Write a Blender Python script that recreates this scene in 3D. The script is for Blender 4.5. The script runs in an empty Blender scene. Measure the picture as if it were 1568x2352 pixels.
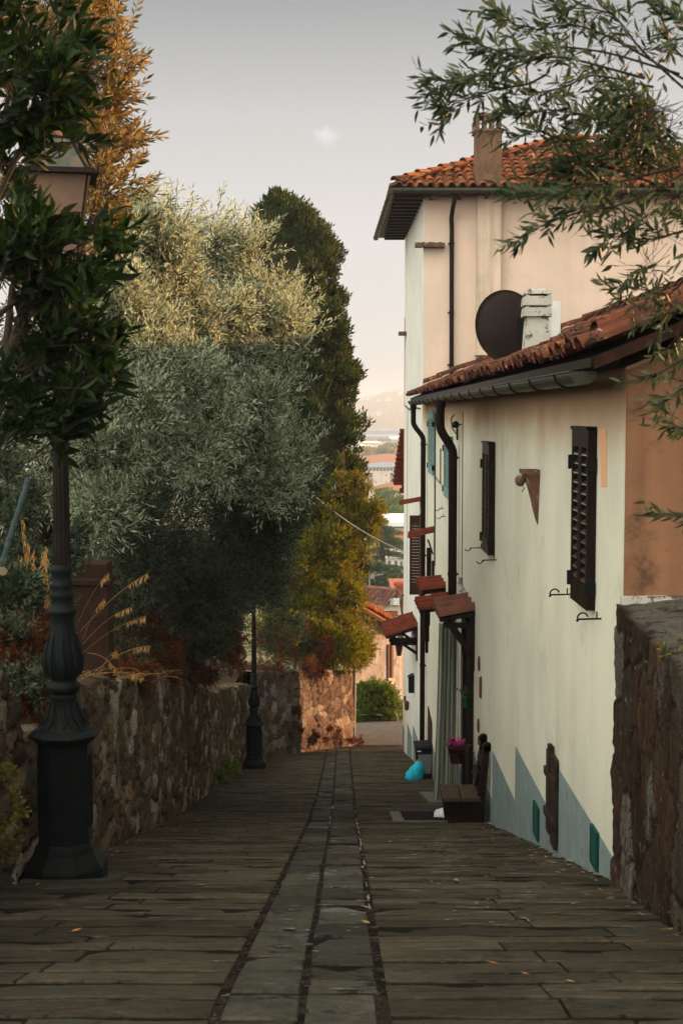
import bpy, math, random
import numpy as np
from mathutils import Vector
R = math.radians
random.seed(7)
rng = np.random.default_rng(11)
scene = bpy.context.scene
COL = scene.collection

# ---------------------------------------------------------------- camera
F = 3266.7            # focal length in units of the 1568 x 2352 working frame
PITCH = R(3.957)
CP, SP = math.cos(PITCH), math.sin(PITCH)
cam_d = bpy.data.cameras.new("camera")
cam_d.sensor_fit = 'VERTICAL'; cam_d.sensor_height = 36; cam_d.sensor_width = 24
cam_d.lens = 50; cam_d.clip_end = 20000; cam_d.clip_start = 0.05
cam = bpy.data.objects.new("camera", cam_d); COL.objects.link(cam)
cam.location = (0, 0, 0); cam.rotation_euler = (R(90) - PITCH, 0, 0)
cam_d.dof.use_dof = True; cam_d.dof.focus_distance = 22.0; cam_d.dof.aperture_fstop = 9.0
scene.camera = cam

def ray(x, y):
    rx, ry = x - 784.0, 1176.0 - y
    return (rx, F * CP + ry * SP, ry * CP - F * SP)
def P(x, y, Y):            # measured point at distance Y down the street
    a = ray(x, y); k = Y / a[1]
    return (a[0] * k, Y, a[2] * k)
def PX(x, y, X):           # measured point on a plane of constant X
    a = ray(x, y); k = X / a[0]
    return (X, a[1] * k, a[2] * k)
def T(y):                  # height per metre of distance for a picture row
    a = ray(784, y); return a[2] / a[1]
def M(px, Y): return px * Y / F

# ---------------------------------------------------------------- street profile
_ZY = [-30, 2.6, 3.4, 4.4, 8.45, 12, 16.3, 20, 24.5, 29.1, 34, 38, 44, 60]
_ZZ = [-1.66, -1.66, -1.70, -1.855, -2.843, -3.70, -4.735, -5.54, -6.47, -7.35, -8.26, -8.95, -9.45, -10.2]
def zg(Y): return float(np.interp(Y, _ZY, _ZZ))

# ---------------------------------------------------------------- object helpers
ORG = {}
def link(o): COL.objects.link(o)
def tag(o, label=None, cat=None, group=None, kind=None):
    if label: o["label"] = label
    if cat: o["category"] = cat
    if group: o["group"] = group
    if kind: o["kind"] = kind
def thing(name, label, cat, loc, group=None):
    o = bpy.data.objects.new(name, None); link(o)
    o.location = loc; o.empty_display_size = .2
    tag(o, label, cat, group); ORG[o.name] = Vector(loc)
    return o
class MB:
    def __init__(s): s.v = []; s.f = []; s.sm = []
    def add(s, vs, fs, smooth=False):
        b = len(s.v); s.v += [tuple(p) for p in vs]
        for f in fs: s.f.append(tuple(i + b for i in f)); s.sm.append(smooth)
        return s
    def box(s, a, b):
        x0, y0, z0 = a; x1, y1, z1 = b
        return s.add([(x0,y0,z0),(x1,y0,z0),(x1,y1,z0),(x0,y1,z0),(x0,y0,z1),(x1,y0,z1),(x1,y1,z1),(x0,y1,z1)],
              [(0,3,2,1),(4,5,6,7),(0,1,5,4),(1,2,6,5),(2,3,7,6),(3,0,4,7)])
    def hexa(s, bot, top):   # two quads, same winding
        n = len(bot)
        return s.add(list(bot) + list(top), [tuple(range(n))[::-1], tuple(range(n, 2*n))] + [(i, (i+1) % n, (i+1) % n + n, i + n) for i in range(n)])
    def prism(s, prof, y0, y1):  # profile of (x, z) swept along Y
        n = len(prof)
        return s.hexa([(p[0], y0, p[1]) for p in prof], [(p[0], y1, p[1]) for p in prof])
    def beam(s, a, b, w, h=None):
        a = Vector(a); b = Vector(b); h = h or w; d = (b - a).normalized()
        u = d.cross(Vector((0,0,1)));
        if u.length < 1e-3: u = Vector((1,0,0))
        u.normalize(); v = d.cross(u)
        q = [(-1,-1),(1,-1),(1,1),(-1,1)]
        return s.hexa([a + u*(i*w/2) + v*(j*h/2) for i, j in q], [b + u*(i*w/2) + v*(j*h/2) for i, j in q])
    def tube(s, pts, r, n=8, cap=True, smooth=True):
        pts = [Vector(p) for p in pts]; m = len(pts)
        rs = r if isinstance(r, (list, tuple)) else [r] * m
        t0 = (pts[1] - pts[0]).normalized()
        u = t0.cross(Vector((0,0,1)))
        if u.length < .05: u = Vector((1,0,0))
        u.normalize(); V = []
        for i, p in enumerate(pts):
            t = (pts[min(i+1, m-1)] - pts[max(i-1, 0)]).normalized()
            u = (u - t * u.dot(t)).normalized(); w = t.cross(u)
            for k in range(n):
                a = 2*math.pi*k/n
                V.append(p + (u*math.cos(a) + w*math.sin(a)) * rs[i])
        Fc = [(i*n+k, i*n+(k+1)%n, (i+1)*n+(k+1)%n, (i+1)*n+k) for i in range(m-1) for k in range(n)]
        s.add(V, Fc, smooth)
        if cap:
            s.add(V[:n], [tuple(range(n))[::-1]]); s.add(V[-n:], [tuple(range(n))])
        return s
    def lathe(s, c, prof, n=24, smooth=True, rot=0, flute=0):
        V = []; m = len(prof)
        for r, z in prof:
            for k in range(n):
                a = 2*math.pi*(k+rot)/n
                rr = r * (1 - flute * (k % 2))
                V.append((c[0] + rr*math.cos(a), c[1] + rr*math.sin(a), c[2] + z))
        s.add(V, [(i*n+k, i*n+(k+1)%n, (i+1)*n+(k+1)%n, (i+1)*n+k) for i in range(m-1) for k in range(n)], smooth)
        s.add(V[:n], [tuple(range(n))[::-1]]); s.add(V[-n:], [tuple(range(n))])
        return s
    def build(s, name, mat, parent=None, loc=None):
        me = bpy.data.meshes.new(name)
        if parent is not None: o0 = ORG[parent.name]
        else: o0 = Vector(loc) if loc is not None else Vector((0,0,0))
        me.from_pydata([(p[0]-o0[0], p[1]-o0[1], p[2]-o0[2]) for p in s.v], [], s.f)
        me.polygons.foreach_set("use_smooth", s.sm)
        me.materials.append(mat); me.update()
        o = bpy.data.objects.new(name, me); link(o)
        if parent is not None: o.parent = parent
        else: o.location = o0
        ORG[o.name] = o0
        return o
def npmesh(name, V, Fq, mat, parent=None, loc=(0,0,0), k=4, cols=None, smooth=False):
    """V (N,3); Fq (M,k) faces; fast build."""
    o0 = np.array(ORG[parent.name] if parent is not None else loc, dtype=np.float64)
    me = bpy.data.meshes.new(name)
    me.vertices.add(len(V)); me.vertices.foreach_set("co", (V - o0).astype(np.float32).ravel())
    m = len(Fq)
    me.loops.add(m * k); me.loops.foreach_set("vertex_index", np.ascontiguousarray(Fq, dtype=np.int32).ravel())
    me.polygons.add(m)
    me.polygons.foreach_set("loop_start", np.arange(0, m*k, k, dtype=np.int32))
    me.polygons.foreach_set("loop_total", np.full(m, k, dtype=np.int32))
    me.polygons.foreach_set("use_smooth", np.full(m, smooth, dtype=bool))
    me.update(calc_edges=True)
    if cols is not None:
        ca = me.color_attributes.new("Col", 'FLOAT_COLOR', 'POINT')
        c4 = np.ones((len(V), 4), dtype=np.float32); c4[:, :3] = cols
        ca.data.foreach_set("color", c4.ravel())
    me.materials.append(mat)
    o = bpy.data.objects.new(name, me); link(o)
    if parent is not None: o.parent = parent
    else: o.location = loc
    ORG[o.name] = Vector(o0)
    return o
def copy_tree(o, delta, label=None, parent=None):
    c = o.copy(); link(c); c.parent = parent
    if parent is None:
        c.location = Vector(o.location) + Vector(delta)
        if label: c["label"] = label
    for ch in list(o.children): copy_tree(ch, delta, None, c)
    return c

# ---------------------------------------------------------------- materials
def mat(name, base, rough=.8, var=None, scale=3., vscale=None, bump=0., bscale=60., spec=.3, metal=0., island=0.,
        spots=None, coord='Object', trans=0., attr=None, detail=6, coat=0.):
    """var: second colour mixed by noise; spots: (colour, scale, threshold, softness)."""
    m = bpy.data.materials.new(name); m.use_nodes = True
    nt = m.node_tree; N = nt.nodes; L = nt.links
    bs = N["Principled BSDF"]; out = N["Material Output"]
    bs.inputs["Roughness"].default_value = rough
    bs.inputs["Specular IOR Level"].default_value = spec * (.1 if spec < .9 else 1.)
    bs.inputs["Metallic"].default_value = metal
    if coat: bs.inputs["Coat Weight"].default_value = coat
    tc = N.new("ShaderNodeTexCoord")
    src = tc.outputs[coord]
    if vscale is not None:
        mp = N.new("ShaderNodeMapping"); mp.inputs["Scale"].default_value = vscale
        L.new(src, mp.inputs[0]); src2 = mp.outputs[0]
    else: src2 = src
    def noise(sc, s=None, d=detail, rg=.6):
        n = N.new("ShaderNodeTexNoise"); n.inputs["Scale"].default_value = sc
        n.inputs["Detail"].default_value = d; n.inputs["Roughness"].default_value = rg
        L.new(s or src2, n.inputs["Vector"]); return n.outputs["Fac"]
    def ramp(fac, a, b):
        r = N.new("ShaderNodeMapRange"); r.inputs[1].default_value = a; r.inputs[2].default_value = b
        r.interpolation_type = 'SMOOTHSTEP'
        L.new(fac, r.inputs[0]); return r.outputs[0]
    def mix(f, a, b, mode='MIX'):
        n = N.new("ShaderNodeMix"); n.data_type = 'RGBA'; n.blend_type = mode
        if isinstance(f, float): n.inputs[0].default_value = f
        else: L.new(f, n.inputs[0])
        for i, c in ((6, a), (7, b)):
            if isinstance(c, tuple): n.inputs[i].default_value = (*c, 1)
            else: L.new(c, n.inputs[i])
        return n.outputs[2]
    if attr:
        at = N.new("ShaderNodeAttribute"); at.attribute_name = attr; c = at.outputs["Color"]
    else:
        rg_ = N.new("ShaderNodeRGB"); rg_.outputs[0].default_value = (*base, 1); c = rg_.outputs[0]
    if var is not None: c = mix(ramp(noise(scale), .35, .65), c, var)
    for sp in (spots or []):
        c = mix(ramp(noise(sp[1], d=8, rg=.7), sp[2], sp[2] + sp[3]), c, sp[0])
    if island:
        ge = N.new("ShaderNodeNewGeometry"); hs = N.new("ShaderNodeHueSaturation")
        mr = N.new("ShaderNodeMapRange"); mr.inputs[3].default_value = 1 - island; mr.inputs[4].default_value = 1 + island
        L.new(ge.outputs["Random Per Island"], mr.inputs[0]); L.new(mr.outputs[0], hs.inputs["Value"])
        L.new(c, hs.inputs["Color"]); c = hs.outputs[0]
    L.new(c, bs.inputs["Base Color"])
    if bump:
        b = N.new("ShaderNodeBump"); b.inputs["Strength"].default_value = min(bump, 1.); b.inputs["Distance"].default_value = .02 * max(bump, 1)
        L.new(noise(bscale, src, 8, .65), b.inputs["Height"]); L.new(b.outputs[0], bs.inputs["Normal"])
    if trans:
        bs.inputs["Transmission Weight"].default_value = trans
    m["_c"] = 1
    return m
def leafmat(name, ramp_cols, trans=.35, rough=.45, back=None, tcol=None, spec=.4):
    """colour picked per leaf from a ramp; light passes through the blade."""
    m = bpy.data.materials.new(name); m.use_nodes = True
    nt = m.node_tree; N = nt.nodes; L = nt.links
    bs = N["Principled BSDF"]; out = N["Material Output"]
    bs.inputs["Roughness"].default_value = rough; bs.inputs["Specular IOR Level"].default_value = spec * .45
    ge = N.new("ShaderNodeNewGeometry"); cr = N.new("ShaderNodeValToRGB")
    els = cr.color_ramp.elements; n = len(ramp_cols)
    els[0].position = 0; els[0].color = (*ramp_cols[0], 1); els[1].position = 1; els[1].color = (*ramp_cols[-1], 1)
    for i in range(1, n-1):
        e = els.new(i/(n-1)); e.color = (*ramp_cols[i], 1)
    L.new(ge.outputs["Random Per Island"], cr.inputs[0]); c = cr.outputs[0]
    if back is not None:
        mx = N.new("ShaderNodeMix"); mx.data_type = 'RGBA'; L.new(ge.outputs["Backfacing"], mx.inputs[0])
        L.new(c, mx.inputs[6]); mx.inputs[7].default_value = (*back, 1); c = mx.outputs[2]
    L.new(c, bs.inputs["Base Color"])
    tr = N.new("ShaderNodeBsdfTranslucent"); hs = N.new("ShaderNodeHueSaturation")
    hs.inputs["Saturation"].default_value = 1.25; hs.inputs["Value"].default_value = 1.5
    L.new(c, hs.inputs["Color"]); L.new(hs.outputs[0], tr.inputs[0])
    ms = N.new("ShaderNodeMixShader"); ms.inputs[0].default_value = trans
    L.new(bs.outputs[0], ms.inputs[1]); L.new(tr.outputs[0], ms.inputs[2]); L.new(ms.outputs[0], out.inputs[0])
    return m

K = {}
K['iron'] = mat('cast_iron_paint', (.004,.0065,.007), .45, (.007,.009,.0085), 5, bump=.25, bscale=40, spec=.5)
K['iron_brown'] = mat('brown_iron_paint', (.014,.010,.0085), .5, (.008,.0065,.006), 8, bump=.1)
K['pipe'] = mat('downpipe_brown', (.008,.005,.004), .5, (.013,.007,.005), 4, spec=.3)
K['gutter'] = mat('gutter_green_brown', (.022,.027,.020), .38, (.04,.038,.027), 6, spec=.6, metal=.3, bump=.1)
K['wood'] = mat('dark_brown_wood', (.007,.0045,.0035), .42, (.012,.007,.005), 3, vscale=(8,8,1), bump=.15, bscale=90, spec=.5)
K['shutter'] = mat('brown_shutter_paint', (.045,.018,.010), .55, (.03,.014,.009), 5, spec=.35)
K['plank'] = mat('weathered_plank', (.06,.042,.028), .75, (.035,.025,.018), 4, vscale=(12,1,12), bump=.4, bscale=50)
K['slat'] = mat('glossy_dark_slat_paint', (.035,.032,.030), .12, (.05,.045,.04), 5, spec=.95)
K['slat_blue'] = mat('glossy_blue_green_slat_paint', (.12,.21,.21), .2, (.16,.25,.24), 9, spec=.95)
K['bluesh'] = mat('blue_green_shutter_paint', (.11,.20,.20), .5, (.16,.25,.24), 9)
K['tile'] = mat('terracotta_tile', (.22,.070,.024), .85, (.12,.048,.024), 2.5, island=.35, bump=.6, bscale=70,
    spots=[((.27,.24,.19), 11, .60, .08), ((.05,.04,.03), 6, .58, .12), ((.42,.15,.03), 8, .62, .06)])
K['tile_old'] = mat('lichened_terracotta_tile', (.13,.045,.024), .9, (.06,.032,.024), 3, island=.4, bump=1., bscale=60,
    spots=[((.24,.24,.20), 13, .60, .06), ((.020,.016,.013), 7, .52, .1), ((.30,.08,.014), 9, .59, .05)])
K['tile_new'] = mat('red_canopy_tile', (.115,.026,.014), .85, (.075,.019,.012), 8, island=.15, bump=.3, bscale=90, spots=[((.09,.05,.04), 5, .6, .1)])
K['tile_far'] = mat('distant_roof_tile', (.30,.13,.07), .9, (.22,.10,.06), 2, vscale=(1.5,.4,1), bump=.3)
K['concrete'] = mat('stained_cement', (.42,.40,.34), .9, (.33,.32,.27), 4, bump=.5, bscale=50, spots=[((.09,.08,.065), 7, .55, .05)])
K['rust_stone'] = mat('ochre_stained_cement', (.17,.095,.058), .9, (.10,.062,.042), 5, vscale=(1,1,.5), bump=1, spots=[((.26,.14,.05), 9, .58, .1), ((.05,.042,.03), 14, .57, .06)])
K['stone'] = mat('carved_stone', (.13,.07,.045), .85, (.085,.05,.035), 8, bump=.7, bscale=45, spots=[((.16,.17,.13), 10, .55, .1)])
K['pale_stone'] = mat('pale_door_stone', (.11,.11,.09), .8, (.08,.08,.066), 5, bump=.3, spots=[((.1,.1,.08), 12, .58, .1)])
K['pillar'] = mat('reddish_brown_render', (.045,.025,.017), .9, (.028,.017,.012), 6, bump=.8, bscale=40, spots=[((.10,.065,.042), 12, .62, .1)])
K['asphalt'] = mat('asphalt_road', (.11,.11,.105), .9, (.085,.085,.08), 3, bump=.4, bscale=120)
K['earth'] = mat('dry_earth', (.04,.028,.017), .95, (.022,.020,.012), 2, bump=.8, bscale=20)
K['field'] = mat('valley_floor', (.12,.13,.07), .95, (.20,.16,.09), .01, spots=[((.06,.09,.04), .02, .5, .08)])
K['hill'] = mat('wooded_hillside', (.055,.075,.04), .95, (.11,.10,.055), .006, spots=[((.35,.28,.22), .05, .68, .02)])
K['dish'] = mat('satellite_dish_grey', (.018,.013,.011), .5, (.024,.017,.014), 2, spec=.4)
K['white'] = mat('white_painted_metal', (.62,.62,.60), .5, (.55,.55,.53), 6)
K['wplastic'] = mat('white_plastic', (.55,.6,.58), .4, (.4,.44,.42), 14)
K['blackp'] = mat('black_plastic', (.012,.012,.013), .45)
K['greyp'] = mat('grey_plastic', (.16,.17,.17), .55, (.13,.14,.14), 20)
K['bluebag'] = mat('turquoise_bag_film', (.015,.30,.42), .35, (.02,.36,.50), 18, spec=.5, bump=.5, bscale=30)
K['yellow'] = mat('yellow_bag_tie', (.16,.13,.015), .6)
K['greenpot'] = mat('green_pot_plastic', (.005,.075,.018), .5)
K['claypot'] = mat('brown_pot', (.028,.009,.008), .6)
K['dark'] = mat('shadowed_interior_boards', (.010,.008,.007), .7)
K['vent'] = mat('teal_vent_grille', (.008,.045,.038), .45)
K['plinth'] = mat('blue_grey_plinth_paint', (.17,.215,.215), .85, (.14,.18,.18), 4, bump=.25, bscale=60, spots=[((.25,.275,.25), 5, .60, .10), ((.10,.125,.115), 3.3, .58, .10), ((.30,.30,.25), 18, .66, .03)])
K['curtain'] = mat('striped_curtain_cloth', (.20,.22,.18), .9, (.16,.18,.14), 3)
K['galv'] = mat('galvanised_pole', (.22,.23,.23), .45, (.17,.18,.18), 10, metal=.5)
K['bark'] = mat('olive_bark', (.04,.032,.024), .95, (.022,.018,.014), 6, vscale=(4,4,1), bump=1., bscale=20)
K['cane'] = mat('blue_grey_cane', (.045,.065,.068), .7, (.028,.042,.044), 9, vscale=(1,1,6))
K['straw'] = mat('dry_straw', (.30,.17,.06), .8, island=.3)
K['wire'] = mat('pale_cable', (.25,.23,.19), .6)
K['wirebrown'] = mat('brown_cable', (.12,.07,.05), .6)
K['terracotta'] = mat('terracotta_plaque', (.10,.035,.022), .8, (.07,.028,.02), 12)
K['pinkwall'] = mat('old_pink_plaster', (.25,.25,.26), .9, (.18,.175,.175), 2.2, bump=.5, bscale=14, spots=[((.16,.125,.10), 3.6, .55, .06), ((.34,.33,.32), 1.3, .55, .1)])
K['cream'] = mat('cream_render', (.58,.50,.42), .9, (.52,.45,.37), .5)
K['palewall'] = mat('pale_far_render', (.60,.56,.50), .9, (.55,.5,.44), .2)
K['redwall'] = mat('dark_red_render', (.22,.05,.03), .9, (.17,.04,.025), 2)
K['bluero'] = mat('blue_grey_metal_roof', (.20,.24,.27), .5, (.17,.21,.24), .5)
K['whiteroof'] = mat('white_flat_roof', (.62,.63,.64), .6)
K['greywin'] = mat('distant_window_glass', (.09,.12,.12), .2, spec=.6)
K['brownwin'] = mat('brown_window_shutter', (.09,.055,.04), .6)
K['pane'] = mat('frosted_lantern_pane', (.20,.125,.085), .25, (.14,.09,.065), 4, spec=.5)
K['toppane'] = mat('lantern_roof_glass', (.05,.06,.05), .12, (.12,.09,.06), 12, spec=.7)
K['amber'] = mat('amber_lantern_glass', (.12,.05,.02), .3)
K['leafgold'] = leafmat('gold_green_bay_leaf', [(.02,.035,.010),(.10,.075,.025),(.19,.125,.045),(.05,.055,.018)], .35, .45, back=(.20,.14,.06))
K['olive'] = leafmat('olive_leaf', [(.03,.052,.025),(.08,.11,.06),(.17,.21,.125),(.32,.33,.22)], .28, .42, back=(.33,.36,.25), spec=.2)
K['olive_dark'] = leafmat('shade_dark_olive_leaf', [(.008,.015,.007),(.017,.027,.013),(.036,.050,.027),(.085,.105,.065)], .2, .55, back=(.06,.075,.045), spec=.15)  # olive leaf darkened, shade under the crowns put into its colour
K['olive_near'] = leafmat('near_olive_leaf', [(.006,.013,.004),(.012,.024,.008),(.022,.036,.014),(.05,.065,.03)], .24, .45, back=(.05,.065,.035), spec=.25)
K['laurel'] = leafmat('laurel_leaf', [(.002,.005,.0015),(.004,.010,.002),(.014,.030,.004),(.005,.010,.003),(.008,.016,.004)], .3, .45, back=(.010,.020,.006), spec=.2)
K['cypress'] = leafmat('cypress_scale_leaf', [(.009,.02,.004),(.018,.035,.006),(.045,.055,.008),(.03,.032,.007)], .22, .7)
K['autumn'] = leafmat('autumn_creeper_leaf', [(.02,.05,.006),(.055,.09,.008),(.15,.145,.012),(.09,.12,.012),(.18,.08,.010),(.04,.065,.010),(.11,.125,.01),(.14,.045,.010)], .4, .5)
K['drybush'] = leafmat('rust_dry_twig', [(.07,.022,.008),(.11,.036,.012),(.045,.016,.008)], .2, .8)
K['shrub'] = leafmat('green_shrub_leaf', [(.05,.085,.012),(.085,.13,.02),(.13,.17,.03),(.07,.10,.02)], .3, .45)
K['fargreen'] = leafmat('far_tree_leaf', [(.02,.055,.008),(.045,.095,.012),(.10,.15,.02)], .3, .6)
K['farfall'] = leafmat('far_autumn_leaf', [(.16,.13,.05),(.24,.16,.06),(.12,.12,.05)], .3, .6)
K['cedar'] = leafmat('cedar_needle', [(.02,.045,.018),(.035,.07,.028),(.05,.085,.035)], .2, .6)
K['weed'] = leafmat('wall_weed_leaf', [(.05,.08,.015),(.10,.11,.02),(.18,.09,.02)], .3, .6)
K['fallen'] = leafmat('fallen_leaf', [(.35,.16,.04),(.22,.08,.03),(.30,.24,.08)], .1, .7)
K['pink'] = leafmat('pink_petal', [(.45,.03,.16),(.30,.02,.12),(.5,.08,.25)], .3, .6)

def sheet_material():
    """stone paving: colour per slab, lime smears, joint dirt."""
    m = mat('sandstone_paving', (.034,.030,.020), .8, (.054,.046,.031), 1.6, vscale=(1,1.4,1), island=.3, bump=.9, bscale=34, spec=.45,
        spots=[((.022,.019,.016), 2.2, .54, .12), ((.060,.046,.028), 1.1, .55, .10), ((.036,.040,.028), 1.7, .60, .08), ((.12,.12,.10), 5.5, .655, .05), ((.012,.011,.010), 9, .60, .05)])
    return m
K['paving'] = sheet_material()
def chisel(m, scx=9, scy=24, st=.9):   # tooling marks running along each row
    nt = m.node_tree; N = nt.nodes; L = nt.links; bs = N["Principled BSDF"]
    ge = N.new("ShaderNodeNewGeometry"); mp = N.new("ShaderNodeMapping"); mp.inputs["Scale"].default_value = (scx, scy, scx); L.new(ge.outputs["Position"], mp.inputs[0])
    nz = N.new("ShaderNodeTexNoise"); nz.inputs["Scale"].default_value = 1.6; nz.inputs["Detail"].default_value = 7; nz.inputs["Roughness"].default_value = .7; L.new(mp.outputs[0], nz.inputs["Vector"])
    b = N.new("ShaderNodeBump"); b.inputs["Strength"].default_value = st; b.inputs["Distance"].default_value = .012; L.new(nz.outputs["Fac"], b.inputs["Height"])
    old = bs.inputs["Normal"].links[0].from_socket; L.new(old, b.inputs["Normal"]); L.new(b.outputs[0], bs.inputs["Normal"])
    c0 = bs.inputs["Base Color"].links[0].from_socket; mr = N.new("ShaderNodeMapRange"); mr.inputs[1].default_value = .38; mr.inputs[2].default_value = .62; mr.inputs[3].default_value = .72; mr.inputs[4].default_value = 1.22
    L.new(nz.outputs["Fac"], mr.inputs[0]); vs = N.new("ShaderNodeVectorMath"); vs.operation = 'SCALE'; L.new(c0, vs.inputs[0]); L.new(mr.outputs[0], vs.inputs[3]); L.new(vs.outputs[0], bs.inputs["Base Color"])
chisel(K['paving'])
K['slab'] = mat('smooth_channel_slab', (.033,.032,.024), .8, (.050,.046,.034), 3.5, island=.35, bump=.9, bscale=30, spec=.45,
    spots=[((.085,.090,.082), 1.5, .58, .07), ((.014,.013,.012), 6, .56, .06), ((.06,.036,.02), 1.9, .60, .05), ((.11,.11,.095), 11, .68, .03)])
chisel(K['slab'], 14, 20, .6)
K['joint'] = mat('joint_debris', (.012,.010,.008), .95, (.009,.008,.007), 25, bump=1, bscale=80, spots=[((.13,.125,.11), 14, .60, .05), ((.06,.03,.015), 40, .6, .05)])
K['grit'] = mat('joint_grit', (.050,.038,.026), .95, (.022,.017,.013), 30, bump=2, bscale=120, spots=[((.17,.16,.13), 55, .60, .04), ((.11,.105,.09), 9, .58, .05), ((.008,.007,.006), 35, .58, .04), ((.10,.05,.02), 60, .64, .03)])
K['limejoint'] = mat('white_lime_mortar', (.24,.245,.22), .9, (.10,.10,.09), 20, bump=.6)

def plaster(name, base, var, top=None, streak=0.0, patch=None, spots=None):
    m = mat(name, base, .9, var, .9, bump=.22, bscale=75, detail=8, spots=spots)
    nt = m.node_tree; N = nt.nodes; L = nt.links; bs = N["Principled BSDF"]
    link0 = bs.inputs["Base Color"].links[0]; c = link0.from_socket
    ge = N.new("ShaderNodeNewGeometry"); sp = N.new("ShaderNodeSeparateXYZ"); L.new(ge.outputs["Position"], sp.inputs[0])
    if top:   # ochre tone strengthening towards the top, feathered along its lower edge
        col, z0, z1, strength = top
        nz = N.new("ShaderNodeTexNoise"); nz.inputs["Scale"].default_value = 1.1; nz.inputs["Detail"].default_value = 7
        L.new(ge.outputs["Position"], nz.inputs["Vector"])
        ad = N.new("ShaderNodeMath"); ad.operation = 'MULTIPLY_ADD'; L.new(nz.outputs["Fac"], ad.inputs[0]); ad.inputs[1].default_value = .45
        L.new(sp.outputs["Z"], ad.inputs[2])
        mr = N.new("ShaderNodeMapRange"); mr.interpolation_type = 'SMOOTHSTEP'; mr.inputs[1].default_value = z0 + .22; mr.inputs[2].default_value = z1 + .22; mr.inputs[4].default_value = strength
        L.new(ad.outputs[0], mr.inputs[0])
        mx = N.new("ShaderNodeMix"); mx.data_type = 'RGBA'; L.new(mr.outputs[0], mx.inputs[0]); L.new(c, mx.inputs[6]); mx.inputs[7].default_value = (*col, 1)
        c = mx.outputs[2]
    if streak:  # rain streaks
        mp = N.new("ShaderNodeMapping"); mp.inputs["Scale"].default_value = (5, 5, .35); L.new(ge.outputs["Position"], mp.inputs[0])
        nz = N.new("ShaderNodeTexNoise"); nz.inputs["Scale"].default_value = 1.6; nz.inputs["Detail"].default_value = 6; L.new(mp.outputs[0], nz.inputs["Vector"])
        mr = N.new("ShaderNodeMapRange"); mr.inputs[1].default_value = .42; mr.inputs[2].default_value = .72; mr.inputs[3].default_value = 1; mr.inputs[4].default_value = 1 - streak
        L.new(nz.outputs["Fac"], mr.inputs[0])
        mu = N.new("ShaderNodeMix"); mu.data_type = 'RGBA'; mu.blend_type = 'MULTIPLY'; mu.inputs[0].default_value = 1
        L.new(c, mu.inputs[6]); cc = N.new("ShaderNodeCombineColor")
        for i in range(3): L.new(mr.outputs[0], cc.inputs[i])
        L.new(cc.outputs[0], mu.inputs[7]); c = mu.outputs[2]
    L.new(c, bs.inputs["Base Color"]); return m
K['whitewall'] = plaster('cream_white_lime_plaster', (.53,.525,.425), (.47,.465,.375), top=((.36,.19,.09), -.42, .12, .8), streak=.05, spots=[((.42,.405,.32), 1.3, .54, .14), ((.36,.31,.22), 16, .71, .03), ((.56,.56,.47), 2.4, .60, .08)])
K['orangewall'] = plaster('orange_brown_plaster', (.25,.125,.070), (.19,.095,.054), streak=.22, spots=[((.075,.045,.026), 1.6, .50, .15), ((.11,.09,.035), 5, .63, .05)])
K['peach'] = plaster('peach_light_plaster', (.62,.47,.38), (.55,.43,.345), streak=.05, spots=[((.50,.44,.35), 1.1, .52, .15), ((.40,.30,.22), 9, .68, .05)])  # warm light on the front put into the plaster colour as peach
K['whitewall2'] = plaster('pale_grey_plaster', (.56,.56,.50), (.50,.51,.46), streak=.12)  # street face of the same house, without the painted warm light
K['breast'] = plaster('grey_peach_plaster', (.58,.45,.35), (.44,.37,.28), streak=.3)
K['cover'] = plaster('ochre_strip_paint', (.62,.33,.19), (.56,.31,.18))
def rubble_mat(name, rough=.9, dark=(.02,.016,.013), ds=.62):
    return mat(name, (.2,.15,.1), rough, None, attr='Col', bump=2.2, bscale=30, detail=10, spots=[(dark, 7, ds, .06), (tuple(min(1, c*3+.06) for c in dark), 15, .62, .03), (dark, 34, .57, .03), (tuple(min(1, c*5+.10) for c in dark), 46, .67, .02)])
K['rubble'] = rubble_mat('rubble_stone')
K['rubble_sun'] = rubble_mat('pale_rubble_stone', ds=.66)
K['rubble_dark'] = rubble_mat('dark_weathered_stone', ds=.55)
# ================================================================ SETTING
XW = 1.68                       # street face of the village houses
def x_right(Y):
    return float(np.interp(Y, [-8, 2, 6.1, 8.45, 8.46, 60], [1.45, 1.45, 1.47, 1.63, XW, XW]))
LW = [(-1.97, -6), (-1.97, 4), (-1.97, 8.6), (-1.95, 11.7), (-2.05, 18), (-2.12, 24), (-2.05, 30), (-1.95, 32.2)]
def x_left(Y): return float(np.interp(Y, [p[1] for p in LW], [p[0] for p in LW]))

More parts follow.
